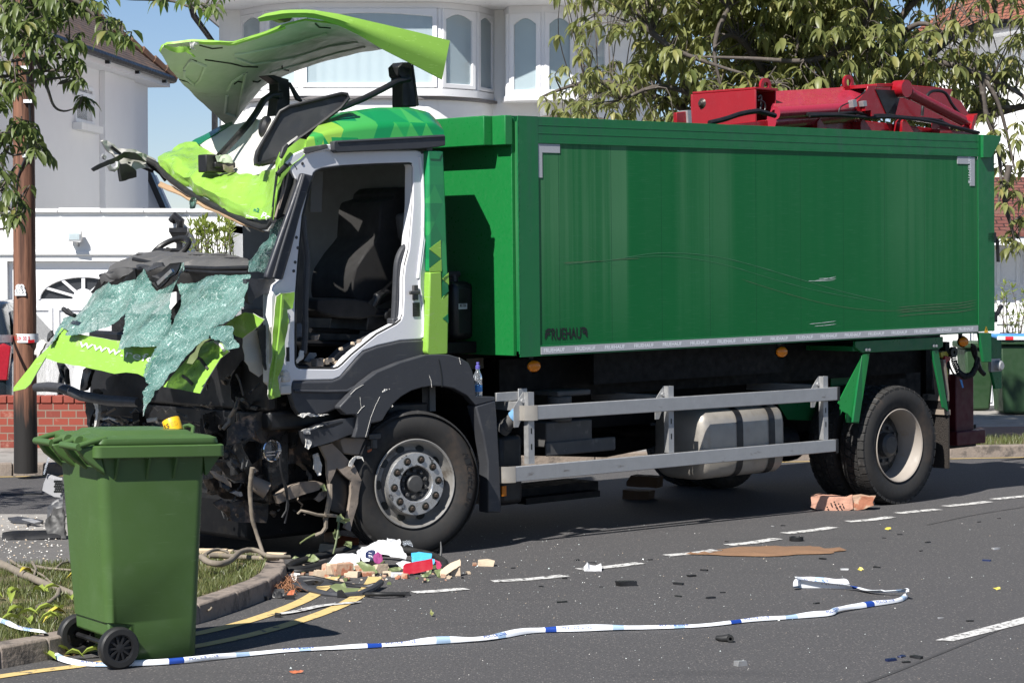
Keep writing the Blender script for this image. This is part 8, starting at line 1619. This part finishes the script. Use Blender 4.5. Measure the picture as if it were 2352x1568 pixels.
# branches
tubeth('broken_branch', 'upright bare stick leaning on the crushed bumper', 'branch', [(540, 470, 14.7), (528, 560, 14.72), (524, 650, 14.75), (530, 740, 14.76), (540, 830, 14.78), (560, 900, 14.8), (585, 980, 14.8), (612, 1060, 14.75)], (.016, .012), m_barkgrey)
fbx = thing('broken_branch', 'forked twig with wilted leaves hanging beside the front tyre', 'branch', D(*z6(1060, 1000), 15.1))
def btube(par, pts, r, name='stem', m=m_barkgrey, zf=z6):
    P = [D(*zf(*p[:2]), p[2]) for p in pts]; mb = MB(); k = len(P); mb.tube([p + V3((nz(p, 20), 0, nz(p, 20, 2))) * .008 for p in P], [r * (1 - .4 * i / k) for i in range(k)], 7); mb.build(name, m, par, 50, world=True)
btube(fbx, [(1080, 590, 15.15), (1078, 680, 15.1), (1062, 760, 15.1), (1050, 830, 15.1), (1052, 890, 15.1), (1030, 920, 15.1), (980, 945, 15.1)], .020); btube(fbx, [(1045, 808, 15.08), (990, 795, 15.05), (930, 778, 15.0), (880, 768, 15.0), (852, 788, 15.0)], .012, 'side_twig'); btube(fbx, [(1048, 805, 15.08), (1090, 800, 15.0), (1135, 808, 15.0)], .014, 'side_twig'); btube(fbx, [(975, 935, 15.1), (920, 965, 15.05), (872, 995, 15.0)], .008, 'side_twig', m_wilt); btube(fbx, [(1138, 850, 15.0), (1132, 920, 14.95), (1120, 1000, 14.9), (1100, 1070, 14.85)], .008, 'side_twig', m_wilt)
for i, q in enumerate(([(1120, 810), (1150, 795), (1180, 830), (1215, 820), (1200, 850), (1175, 885), (1140, 855), (1122, 840)], [(1085, 930), (1100, 895), (1135, 910), (1150, 950), (1120, 970), (1100, 945)], [(1165, 1030), (1185, 990), (1225, 995), (1222, 1040), (1190, 1050)], [(1010, 620), (1050, 600), (1060, 640), (1030, 650)])):
    mb = MB(); qq = zz(z6, q); mb.plate(qq, lambda x, y: D(x, y, 14.95), V3((0, .002, .001)), (), (0, 0, 0), 5, crump(.03, 14, i)); mb.build('wilted_leaf', m_wilt, fbx, world=True)
tubeth('fallen_branch', 'curved grey branch lying across the verge end', 'branch', [(185, 1090, 13.8), (230, 1125, 13.7), (310, 1140, 13.7), (380, 1120, 13.85), (420, 1085, 14.1), (460, 1055, 14.3), (520, 1042, 14.4), (580, 1050, 14.4), (640, 1082, 14.3), (720, 1090, 14.3), (800, 1092, 14.35)], (.020, .013), m_barkgrey)
tubeth('fallen_branch', 'thin twig arching above the curved grey branch', 'branch', [(210, 1075, 14.0), (250, 1050, 14.1), (300, 1040, 14.2), (350, 1050, 14.2), (375, 1065, 14.2)], (.012, .007), m_barkgrey)
tubeth('fallen_branch', 'straight log piece behind the curved branch', 'branch', [(240, 1080, 14.35), (400, 1088, 14.4), (560, 1100, 14.4), (720, 1102, 14.3)], (.018, .015), m_barkgrey)
for i, (x, y, a, b, lab) in enumerate(((255, 1080, .11, .03, 'pale split wood chunk at the bin edge'), (340, 1062, .08, .015, 'thin pale wood splinter on the verge'), (700, 1098, .07, .025, 'pale yellow wood chunk at the kerb corner'), (450, 1200 - 90, .10, .02, 'grey wood strip on the verge grass'))):
    rock(G(*z6(x, y), .105), (a, .03, b * .7), mat('split_wood', (.60, .47, .32), .85, var=.2, sc=12), 'wood_chunk', lab, 'wood', rd, rz=rd.uniform(-.3, .3))
# left: branch and leaves on the grass
fb2_ = thing('fallen_branch', 'long bare branch lying on the grass left of the bin', 'branch', G(*z5(200, 1020), .1))
def gbt(pts, r, nm='stem', zz_=.12):
    P = [G(*z5(x, y), zz_ + (p[0] if p else 0)) for x, y, *p in pts]; mb = MB(); k = len(P); mb.tube([p + V3((0, 0, .01 * nz(p, 8))) for p in P], [r * (1 - .45 * i / k) for i in range(k)], 8); mb.build(nm, m_barkgrey, fb2_, 50, world=True)
gbt([(-160, 840), (-60, 880), (20, 915), (80, 940), (130, 968), (200, 1000), (280, 1025), (350, 1050), (420, 1075)], .030); gbt([(60, 890), (110, 915), (160, 930), (240, 970), (300, 1020)], .010, 'side_twig'); gbt([(190, 915), (260, 930), (330, 935), (400, 940)], .010, 'side_twig'); gbt([(330, 1040), (318, 1085), (270, 1120), (205, 1140)], .014, 'side_twig'); gbt([(180, 900), (200, 940), (185, 985)], .010, 'side_twig'); gbt([(310, 930), (340, 905), (380, 890)], .008, 'side_twig')
tubeth('twig', 'short twig poking over the kerb right of the bin', 'twig', [(165, 1445, 12.7), (210, 1458, 12.65), (240, 1462, 12.62), (258, 1440, 12.62)], .006, m_barkgrey)
def dleaf(mb, c, a, l, wd, curl, rg):
    d = V3((math.cos(a), math.sin(a), 0)); n = V3((-d.y, d.x, 0)); vs = []
    for i, (t, w_) in enumerate(((0, .04), (.3, .9), (.6, 1), (.85, .5), (1, .03))):
        p = c + d * (l * t) + V3((0, 0, .012 + curl * math.sin(t * 2.6) * l)); vs += [p - n * w_ * wd + V3((0, 0, .018 * w_)), p, p + n * w_ * wd + V3((0, 0, .018 * w_))]
    mb.add(vs, [(i * 3 + j, i * 3 + j + 1, i * 3 + j + 4, i * 3 + j + 3) for i in range(4) for j in range(2)])
rl2 = random.Random(12)
for i, (x, y, z) in enumerate(((20, 1110, .1), (35, 1090, .1), (60, 1140, .1), (10, 1170, .1), (40, 1190, .1), (180, 1085, .1), (225, 1075, .1), (275, 1080, .1), (180, 1200, .1), (235, 1250, .1), (250, 1230, .1), (170, 1255, .1), (350, 1170, .1), (375, 1120, .1), (120, 1235, .1), (200, 1265, .1), (90, 1210, .1), (60, 1450, 0), (105, 1430, 0), (30, 1460, 0), (440, 1435, 0), (470, 1440, 0), (310, 1450, 0), (400, 1420, 0), (365, 1000, .12), (180, 970, .12))):
    mb = MB(); dleaf(mb, G(*z5(x, y), z), rl2.uniform(0, 6.28), rl2.uniform(.09, .13), .022, rl2.uniform(.1, .5), rl2)
    tag(mb.build('fallen_leaf', m_yellowstrap if i in (9, 24, 25) else m_shrub, None, 80), 'fallen yellowish green leaf on the grass and kerb around the bin', 'leaf', 'fallen leaves around the bin')
# left debris on the path
litter('black_strip', 'long black plastic strip on the pavement left of the bin', 'strip', [(10, 752), (60, 746), (280, 738), (335, 742), (335, 762), (250, 768), (60, 775), (12, 776)], m_black, z5, lean=2, amp=.008, th=.03, sd=31, z=.1)
litter('plastic_debris', 'dark broken panel with a silver plate on the pavement', 'panel', [(45, 662), (100, 655), (180, 665), (240, 680), (225, 692), (150, 690), (70, 680)], m_char, z5, lean=4, amp=.012, th=.015, sd=32, z=.1)
litter('silver_plate', 'silver plate resting on the dark broken panel', 'plate', [(120, 662), (170, 660), (225, 676), (190, 682)], m_steel, z5, lean=4, amp=.004, th=.006, sd=33, z=.13)
tubeth('rubber_ring', 'black rubber ring lying on the pavement', 'ring', [(165, 690, 16.55), (205, 683, 16.7), (238, 690, 16.7), (230, 720, 16.4), (195, 740, 16.2), (165, 730, 16.25), (155, 708, 16.4), (165, 690, 16.55)], .016, m_rubber, z5)
litter('foam_lump', 'crumpled black foam against the bin', 'foam', [(245, 700), (275, 660), (285, 638), (345, 635), (360, 770), (280, 772), (262, 735)], m_rubber, z5, lean=.6, amp=.02, f=9, th=.05, sd=34, z=.1, yb=z5(0, 772)[1])
litter('curved_sheet', 'tall curved black panel behind the bin', 'panel', [(258, 660), (262, 610), (290, 575), (345, 545), (350, 640), (300, 590), (275, 640), (270, 690), (258, 690)], m_char, z5, lean=.3, amp=.01, th=.02, sd=35, z=.1, yb=z5(0, 700)[1])
litter('grey_strip', 'flat grey trim strip lying across the side road', 'strip', [(0, 508), (70, 516), (235, 508), (230, 522), (70, 526), (0, 524)], m_hub, z5, lean=6, amp=.006, th=.01, sd=36)
gp2 = litter('grille_piece', 'broken grey grille piece hanging left of the bin', 'grille', [(240, 470), (262, 420), (300, 430), (345, 445), (345, 540), (300, 535), (270, 520), (234, 500)], mat('pale_grey_plastic', (.26, .26, .27), .6, var=.2), z5, lean=.2, amp=.002, th=.02, sd=37, Y=16.9, yb=z5(0, 545)[1])
mb = MB()
for i in range(5):
    for j in range(4): c = D(*z5(305 + j * 11 + (i % 2) * 5, 450 + i * 14), 16.84); mb.lathe([(0, -.003), (.010, -.003), (.010, .01)], c, 1, 8)
mb.v = [tuple(V3(v) - gp2.location) for v in mb.v]; B(mb, 'mesh_hole', m_letter, gp2)
litter('clear_film', 'clear plastic film hanging above the grille piece', 'film', [(262, 320), (275, 325), (262, 370), (250, 415), (243, 410)], m_clear, z5, lean=.1, amp=.01, sd=38, Y=16.9, yb=z5(0, 415)[1])
# scattered fragments on the open road
rf = random.Random(31)
spots = [(1018, 186, 0), (1330, 182, 1), (415, 318, 2), (1545, 312, 3), (570, 383, 4), (185, 388, 0), (280, 458, 5), (800, 432, 5), (800, 378, 0), (1008, 633, 6), (1080, 742, 7), (915, 316, 0), (1690, 302, 0), (1890, 228, 0), (1920, 190, 0), (1725, 170, 0), (1795, 155, 0), (2185, 272, 8), (2225, 220, 3), (1270, 115, 0), (1225, 117, 3), (1420, 464, 0), (2110, 543, 0), (1980, 530, 3), (1000, 415, 0), (945, 440, 0), (1802, 703, 8), (1870, 708, 0), (1822, 728, 0), (60, 305, 0), (345, 270, 0), (675, 268, 0), (1450, 265, 0), (2240, 82, 0), (2150, 98, 0), (410, 285, 0), (290, 352, 0), (455, 390, 0), (1755, 720, 8), (860, 342, 0)]
kinds = {0: ('plastic_fragment', 'small black plastic fragment scattered on the asphalt', 'fragment'), 5: ('rubber_scrap', 'thin flat black rubber scrap on the asphalt', 'rubber scrap'), 3: ('trim_fragment', 'small silver grey trim fragment on the asphalt', 'fragment'), 8: ('blue_fragment', 'small dark blue fragment on the asphalt', 'fragment')}
for x, y, k in spots:
    c = G(*zR(x, y)); 
    if k == 1: mb = MB(); mb.lathe([(.0, .0), (.048, .0), (.05, .01), (.05, .028), (.043, .03), (.04, .018), (0, .018)], c, 2, 24); tag(mb.build('black_disc', m_black, None), 'round black cap lying beyond the sand patch', 'cap')
    elif k == 2:
        mb = MB(); q = [(376, 322), (395, 302), (405, 312), (430, 316), (456, 306), (458, 322), (430, 329), (400, 325)]; mb.plate(zz(zR, q), lambda a, b: D(a, b, c.y), V3((0, .10, .02)), res=5, disp=crump(.006, 20, 2)); tag(mb.build('white_fragment', m_paper, None, bevel=.004), 'white broken cup shaped fragment between two white dashes', 'fragment')
    elif k == 4: rock(c, (.07, .03, .015), m_black, 'casing_fragment', 'black casing fragment with an orange tip on the open road', 'fragment', rf, rz=.3)
    elif k == 6:
        mb = MB(); mb.tube([c + V3((-.04, .02, .016)), c + V3((-.01, .0, .014)), c + V3((.025, -.01, .02))], [.012, .018, .021], 14); mb.lathe([(.008, -.032), (.018, -.032), (.018, 0), (0, 0)], c + V3((.026, -.01, .02)), 1, 14); tag(mb.build('pipe_stub', m_rubber, None), 'short dark pipe stub lying below the cordon tape', 'pipe')
    elif k == 7: rock(c, (.032, .022, .014), m_steel, 'metal_scrap', 'grey metal scrap near the bottom of the road', 'scrap', rf, rz=.5)
    else:
        n, l, ca = kinds[k]; s = rf.uniform(.3, .75); rock(c, ((.05 if k == 0 else .09 if k == 5 else .05) * s, .022 * s, .004 if k == 5 else .009 * s), m_letter if k == 5 else {0: m_black, 3: m_steel, 8: m_navy}[k], n, l, ca, rf, group={0: 'small black plastic fragments on the road', 3: 'small silver grey fragments on the road', 5: 'black rubber scraps on the road', 8: 'small dark blue fragments on the road'}[k], rz=rf.uniform(-1, 1))
for i, (x, y) in enumerate(((925, 845), (1010, 715), (830, 720), (1850, 690))): rock(G(*z6b(x, y)), (.03, .02, .012) if i else (.018, .018, .012), m_black, 'plastic_fragment', ['round black plug on the yellow line', 'black lump below the straw clump', 'black crumb at the foot of the kerb', 'flat dark smear of rubber right of the seal strip'][i], 'fragment', rf)
# glass crumbs and grit
mb = MB(); rg2 = random.Random(77)
for i in range(520):
    if rg2.random() < .55: x, y = rg2.gauss(1150, 330), rg2.gauss(1315, 60)
    else: x, y = rg2.uniform(640, 2352), rg2.uniform(1200, 1560)
    if y < 1195 or (x < 680 and y < 1420): continue
    c = G(x, y, .002); r = rg2.uniform(.0015, .0045) * (1.9 if rg2.random() < .07 else 1); a = rg2.uniform(0, 6.28); q = [c + V3((r * math.cos(a + k * 2.09), r * math.sin(a + k * 2.09), 0)) for k in range(3)] + [c + V3((0, 0, r * rg2.uniform(.5, 1.2)))]
    mb.add(q, [(0, 1, 3), (1, 2, 3), (2, 0, 3)], rg2.choice([0, 0, 1, 2]))
mb2 = MB()
for i in range(190):
    x, y = z6(rg2.uniform(700, 2000), rg2.gauss(1205, 32)); c = G(x, min(1355, max(1285, y)), 0); r = rg2.uniform(.006, .020); bm = bmesh.new()
    for k in range(8): bm.verts.new(((k & 1) * 2 * r * rg2.uniform(.4, 1), (k >> 1 & 1) * 2 * r * rg2.uniform(.4, 1), (k >> 2 & 1) * r * rg2.uniform(.5, 1.3)))
    bmesh.ops.convex_hull(bm, input=bm.verts); bm.verts.index_update(); mb2.add([c + v.co for v in bm.verts], [tuple(v.index for v in f.verts) for f in bm.faces], rg2.choice([0, 0, 1, 2, 3])); bm.free()
tag(mb2.build('rubble_crumbs', [m_stone, m_brickdeb, m_black, m_wilt], None, 20), 'small brick and stone crumbs strewn around the litter heap by the front wheel', 'rubble', kind='stuff')
tag(mb.build('glass_crumbs', [mat('glass_crumb', (.62, .68, .66), .25), m_torn, m_stone], None, 10), 'broken glass crumbs and pale grit strewn over the road around the lorry', 'broken glass', kind='stuff')
mb = MB()
for i in range(230):
    x, y = z5(rg2.uniform(-40, 345), rg2.uniform(640, 890)); c = G(x, y, .106); r = rg2.uniform(.003, .010); a = rg2.uniform(0, 6.28); q = [c + V3((r * math.cos(a + k * 2.09), r * math.sin(a + k * 2.09), 0)) for k in range(3)] + [c + V3((0, 0, r * rg2.uniform(.5, 1)))]; mb.add(q, [(0, 1, 3), (1, 2, 3), (2, 0, 3)], rg2.choice([0, 0, 1]))
tag(mb.build('pavement_grit', [m_torn, m_stone], None, 10), 'pale grit and chips strewn over the pavement left of the bin', 'grit', kind='stuff')
# ================================================================== TREES AND PLANTS
UP = V3((0, 0, 1))
def leaf(mb, p, d, l, wd, rg, m=0, droop=.9):
    d = d.normalized(); s = d.cross(UP); s = s.normalized() if s.length > .05 else V3((1, 0, 0)); s = (s + V3((rg.uniform(-.5, .5), rg.uniform(-.5, .5), rg.uniform(-.3, .3)))).normalized()
    vs = []; q = V3(p); dirn = d.copy()
    for t, w_ in ((0, .06), (.28, .85), (.6, 1.0), (.84, .55), (1, .03)):
        n = s.cross(dirn).normalized(); vs += [q - s * (w_ * wd) + n * (w_ * wd * .45), q, q + s * (w_ * wd) + n * (w_ * wd * .45)]
        dirn = (dirn + V3((0, 0, -droop * .34))).normalized(); q = q + dirn * (l * .26)
    mb.add(vs, [(i * 3 + j, i * 3 + j + 1, i * 3 + j + 4, i * 3 + j + 3) for i in range(4) for j in range(2)], m)
def cluster(mb, p, n, l, rg, out=V3((0, 0, 0)), droop=.9, up=-.05):
    a0 = rg.uniform(0, 6.28)
    for i in range(n):
        a = a0 + 2.4 * i + rg.uniform(-.3, .3); d = V3((math.cos(a), math.sin(a), up + rg.uniform(-.45, .25))) + out * .6; ll = l * rg.uniform(.55, 1.15)
        leaf(mb, V3(p) + V3((rg.uniform(-.02, .02), rg.uniform(-.02, .02), rg.uniform(-.03, .02))), d, ll, ll * rg.uniform(.14, .19), rg, 0, droop * rg.uniform(.8, 1.3))
def smooth(P, n=5):
    out = []
    for i in range(len(P) - 1):
        a, b, c, d = P[max(i - 1, 0)], P[i], P[i + 1], P[min(i + 2, len(P) - 1)]
        for k in range(n): t = k / n; out.append(.5 * ((2 * b) + (c - a) * t + (2 * a - 5 * b + 4 * c - d) * t * t + (3 * b - a - 3 * c + d) * t ** 3))
    return out + [P[-1]]
# ---- big cherry behind the lorry
rt = random.Random(42); base = V3((3.05, 24.4, .1)); ct_ = thing('cherry_tree', 'broad drooping cherry tree behind the lorry container', 'tree', base)
limbs = MB(); samples = []
def limb(P, r0, r1):
    L2 = smooth([V3(p) for p in P], 5); k = len(L2); limbs.tube([p + V3((nz(p, 1.5, 1), nz(p, 1.5, 2), 0)) * .05 for p in L2], [r0 + (r1 - r0) * i / (k - 1) for i in range(k)], 8); samples.extend(L2[2:])
mb = MB(); tp_ = smooth([base, base + V3((.03, 0, 1.0)), base + V3((-.03, -.05, 1.9)), base + V3((.02, -.1, 2.5))], 5); mb.tube(tp_, [.19 - .05 * i / 15 for i in range(len(tp_))], 14); mb.build('trunk', m_bark, ct_, 50, world=True)
fk = tp_[-1]
for (dx, dy, dz) in ((-2.2, -.5, 1.2), (-1.5, .6, 2.3), (-.4, -.7, 2.6), (.5, .4, 3.0), (1.3, -.5, 2.2), (2.0, .3, 1.9), (2.5, -.6, 1.0), (-.9, -1.2, 1.6), (.9, -1.3, 1.7), (-2.6, .2, .9), (1.9, -1.2, .9), (-1.6, -1.2, 1.1)):
    e = fk + V3((dx, dy, dz)); limb([fk + V3((0, 0, -.25)), fk + V3((dx * .3, dy * .3, dz * .45)), fk + V3((dx * .68, dy * .7, dz * .85)), e, e + V3((dx * .25, dy * .2, -.15))], .062, .012)
for q in ([(1828, -20), (1832, 60), (1822, 130)], [(1690, -10), (1650, 70), (1640, 130), (1655, 210)], [(2010, 0), (1985, 60), (1990, 110)], [(1950, 110), (1850, 140), (1720, 135), (1600, 130)], [(2100, 140), (2160, 145), (2238, 170), (2280, 215), (2305, 268), (2322, 340), (2335, 400)], [(2238, 170), (2290, 190), (2360, 230), (2420, 300)], [(2250, 180), (2262, 250), (2290, 330), (2300, 420), (2296, 470)], [(1480, 60), (1540, 110), (1640, 150), (1780, 190)], [(2320, 380), (2310, 450), (2330, 520), (2340, 560)]):
    limb([D(x, y, 22.9) for x, y in q], .035, .010)
limbs.build('branch', m_bark, ct_, 60, world=True)
twig = MB(); fol = MB(); cen = V3((3.0, 23.9, 4.75)); n_ = 0; tries = 0
def addc(p, n=7, l=.185, far=1.1):
    s = min(samples, key=lambda q: (q - p).length_squared)
    if (s - p).length > far * 1.6: return
    if (s - p).length > far: s = s.lerp(p, 1 - far / (s - p).length)
    md = s.lerp(p, .55) + V3((rt.uniform(-.08, .08), rt.uniform(-.08, .08), rt.uniform(.0, .14))); twig.tube(smooth([s, md, p], 3), [.009, .008, .007, .006, .005, .004, .004], 4, cap=False)
    o = (p - s); o = o.normalized() if o.length > .01 else V3((0, 0, 0)); cluster(fol, p, n, l, rt, o * .5, 1.15)
    if rt.random() < .6: cluster(fol, md, max(3, n - 3), l * .9, rt)
while n_ < 1850 and tries < 20000:
    tries += 1; a = rt.uniform(0, 6.28); z = rt.uniform(-1, 1); rr_ = rt.random() ** .45; h = math.sqrt(1 - z * z); p = cen + V3((2.75 * rr_ * h * math.cos(a), 2.0 * rr_ * h * math.sin(a), 1.75 * rr_ * z))
    if p.z < 3.05 + .25 * nz(p, 1.2) or nz(p, .9, 3) < -.27: continue
    px = CX + p.x / p.y * F; py = HOR - (p.z - CH) / p.y * F
    if px > 2050 and rt.random() < (.65 if py < 120 else .3): continue
    addc(p); n_ += 1
for i in range(200):                                                   # lower hem seen just over the container
    x = rt.uniform(1290, 2330); y = rt.uniform(150, 300) + 30 * nz((x * .01, 0, 0), 1); addc(D(x, y, rt.uniform(22.6, 24.5)), 7, .15)
for (x, y) in ((1262, 235), (1275, 252), (1300, 250), (1330, 255), (1345, 235), (1360, 262), (1320, 55), (1335, 80), (1345, 110), (1340, 40), (1365, 160), (1350, 185), (1330, 130), (2290, 330), (2310, 345), (2335, 320), (2296, 380), (2320, 395), (2345, 370), (2300, 430), (2330, 440), (2350, 455), (2345, 500), (2310, 470), (2325, 545), (2345, 565), (2320, 570), (2300, 545), (2280, 300), (2340, 280), (2270, 260), (2350, 230), (2390, 300), (2400, 400), (2420, 480)): addc(D(x, y, rt.uniform(22.4, 23.2)), 8, .15, .8)
twig.build('twig', m_bark, ct_, 80, world=True); fo = fol.build('foliage', m_leaf, ct_, 80, world=True)
# ---- left cherry whose branches hang into the frame
lt_b = V3((-5.95, 17.35, .1)); lt = thing('cherry_tree', 'cherry branches with drooping leaves hanging in front of the timber pole', 'tree', lt_b)
mb = MB(); tp2 = smooth([lt_b, lt_b + V3((.05, 0, 1.2)), lt_b + V3((0, -.05, 2.1)), lt_b + V3((.15, -.1, 3.2)), lt_b + V3((.2, -.1, 4.6))], 5); mb.tube(tp2, [.17 - .10 * i / 20 for i in range(len(tp2))], 12); mb.build('trunk', m_bark, lt, 50, world=True)
limbs = MB(); samples = []; rt = random.Random(9); Yl = 17.2
for q, r in (([(-420, 60), (-100, 180), (40, 240), (110, 300), (240, 400), (300, 520), (350, 620), (400, 740), (470, 775), (550, 755)], .028), ([(-400, -160), (200, -40), (480, 0), (600, 80), (680, 150), (720, 230), (790, 290), (880, 320)], .022), ([(-300, -420), (300, -200), (700, -60), (850, -15), (1000, -5), (1180, 10), (1300, 50), (1400, 72), (1480, 80)], .022), ([(-420, 640), (0, 730), (60, 670), (110, 600)], .02), ([(-420, 850), (0, 970), (80, 930), (160, 890)], .018), ([(-300, 940), (0, 1000), (30, 1050), (90, 1080), (200, 1060), (270, 1050)], .014), ([(-420, 1050), (-100, 1250), (0, 1330), (60, 1390), (130, 1400)], .018), ([(-420, 1300), (-150, 1560), (40, 1590), (110, 1510)], .016), ([(-420, 150), (30, 200), (60, 250), (110, 300), (200, 220), (320, 160)], .02), ([(240, 400), (380, 420), (450, 360), (500, 300)], .014), ([(290, 500), (400, 500), (480, 450)], .012), ([(310, 560), (420, 585), (520, 560)], .012), ([(-400, 480), (-100, 560), (0, 545), (60, 540)], .016)):
    P = [D(*z1(x, y), Yl + .0005 * min(0, x)) for x, y in q]; limb([tp2[min(len(tp2) - 1, max(4, int((P[0].z - .1) / 4.6 * 20)))]] + P, r, .005)
limbs.build('branch', m_bark, lt, 60, world=True); twig = MB(); fol = MB()
LC = [(20, 60), (60, 20), (110, 60), (150, 40), (200, 70), (90, 110), (40, 130), (140, 130), (190, 120), (230, 60), (260, 110), (300, 50), (330, 90), (60, 190), (110, 180), (170, 180), (230, 170), (20, 220), (70, 260), (130, 240), (190, 230), (250, 210), (300, 180), (360, 160), (400, 130), (430, 100), (400, 60), (350, 20), (90, 330), (150, 320), (210, 300), (180, 370), (130, 400), (230, 420), (300, 300), (340, 280), (380, 280), (280, 250), (440, 380), (480, 330), (520, 310), (560, 330), (480, 440), (520, 440), (440, 470), (560, 470), (520, 560), (560, 580), (470, 590), (350, 520), (310, 480), (260, 520), (300, 540), (340, 380), (20, 440), (50, 480), (0, 520), (10, 580), (40, 620), (110, 600), (150, 620), (180, 640), (90, 640), (20, 700), (0, 760), (110, 860), (150, 880), (190, 900), (210, 930), (230, 960), (60, 960), (100, 960), (30, 990), (190, 1020), (240, 1050), (270, 1040), (300, 1080), (330, 1100), (0, 1110), (0, 1200), (40, 1230), (70, 1260), (20, 1290), (60, 1340), (100, 1380), (130, 1400), (160, 1430), (10, 1400), (90, 1500), (110, 1530), (70, 1560), (20, 1520), (130, 1560), (570, 720), (590, 740), (480, 10), (520, 30), (560, 60), (600, 50), (640, 30), (660, 60), (700, 20), (730, 150), (780, 150), (810, 190), (740, 260), (780, 250), (830, 270), (870, 300), (890, 320), (860, 280), (1090, 5), (1130, 10), (1280, 0), (1370, 10), (1460, 85), (1500, 90), (1480, 70), (620, 20), (500, 50)]
for x, y in LC:
    p = D(*z1(x, y - 30), Yl + rt.uniform(-.5, .5)); addc(p, rt.choice([6, 7, 8]), .138, .6)
    if x < 420 and y < 460 and rt.random() < .6: addc(D(*z1(x + rt.uniform(-45, 30), y - 30 + rt.uniform(-40, 40)), Yl + rt.uniform(-.5, .9)), 7, .13, .6)
for i in range(260):                                                   # the crown beyond the frame edge
    p = lt_b + V3((rt.uniform(-2.0, 1.3), rt.uniform(-.6, 1.8), rt.uniform(2.2, 5.4)))
    px = CX + p.x / p.y * F
    if px > -40 and p.z < 3.75: continue
    if px > 120: continue
    addc(p, 7, .13, .8)
twig.build('twig', m_bark, lt, 80, world=True); fol.build('foliage', m_leafdark, lt, 80, world=True)
# ---- shrubs
def shrub(label, cx, Yc, x0, x1, y0, y1, n, m, seed, l=.10, upk=.7, zb=.1, dens=8):
    rg = random.Random(seed); b = V3((D(cx, 600, Yc).x, Yc, zb)); o = thing('shrub', label, 'shrub', b); st_ = MB(); fl2 = MB()
    for i in range(n):
        top = D(rg.uniform(x0, x1), y0 + (y1 - y0) * rg.random() ** 1.6, Yc + rg.uniform(-.3, .3)); md = b.lerp(top, .6) + V3((rg.uniform(-.1, .1), rg.uniform(-.1, .1), .1)); P = smooth([b + V3((rg.uniform(-.1, .1), rg.uniform(-.1, .1), 0)), md, top], 5); st_.tube(P, [.012 - .008 * k / 10 for k in range(len(P))], 5)
        for k in range(3, len(P)): cluster(fl2, P[k], 3, l, rg, V3((0, 0, 0)), -.1, upk)
        cluster(fl2, top, dens, l, rg, UP, -.2, 1.0)
    st_.build('stem', m_bark, o, 60, world=True); fl2.build('foliage', m, o, 80, world=True); return o
shrub('yellow green glossy shrub in front of the white garage', 480, 29.5, 434, 535, 506, 560, 34, m_shrub, 3)
shrub('small leafy shrub beside the right hand garage door', 2325, 30.6, 2284, 2380, 650, 760, 13, m_shrub, 4, .085, .4, .1, 4)
# ---- grass
mb = MB(); rg = random.Random(2); poly = [(p.x, p.y) for p in vpoly]
def inp(x, y):
    k = False
    for a, b in zip(poly, poly[1:] + poly[:1]):
        if (a[1] > y) != (b[1] > y) and x < (b[0] - a[0]) * (y - a[1]) / (b[1] - a[1]) + a[0]: k = not k
    return k
def blade(mb, x, y, z, h, rg):
    a = rg.uniform(0, 6.28); b = rg.uniform(0, 6.28); w_ = rg.uniform(.0016, .003); dx, dy = math.cos(a) * w_, math.sin(a) * w_; lx, ly = math.cos(b) * h * rg.uniform(.1, .9), math.sin(b) * h * rg.uniform(.1, .9)
    mb.add([(x - dx, y - dy, z), (x + dx, y + dy, z), (x + dx * .6 + lx * .45, y + dy * .6 + ly * .45, z + h * .65), (x - dx * .6 + lx * .45, y - dy * .6 + ly * .45, z + h * .65), (x + lx, y + ly, z + h)], [(0, 1, 2, 3), (3, 2, 4)])
n_ = 0
while n_ < 34000:
    p = G(rg.uniform(-330, 665), rg.uniform(1258, 1540), .096)
    if not inp(p.x, p.y): continue
    if nz(p, 3.5, 1) + .4 * nz(p, 11, 2) < -.22 and rg.random() < .85: continue
    blade(mb, p.x, p.y, .094, rg.uniform(.015, .05), rg); n_ += 1
for i in range(260):                                                   # tufts along the kerb edge
    k = rg.randrange(len(kin) - 6); p = kin[k].lerp(kin[k + 1], rg.random()); blade(mb, p.x, p.y, .098, rg.uniform(.04, .09), rg)
tag(mb.build('grass', m_grass, None, 80), 'short patchy grass growing on the kerbed verge', 'grass', kind='stuff')
mb = MB()
for i in range(9000):
    s = rg.uniform(sR, sR + 6.0); d = rg.uniform(.16, 1.14); p = kl + kd * s + kn * d; blade(mb, p.x, p.y, .105, rg.uniform(.03, .08), rg)
tag(mb.build('grass', m_grass, None, 80), 'grass strip behind the far kerb on the right', 'grass', kind='stuff')
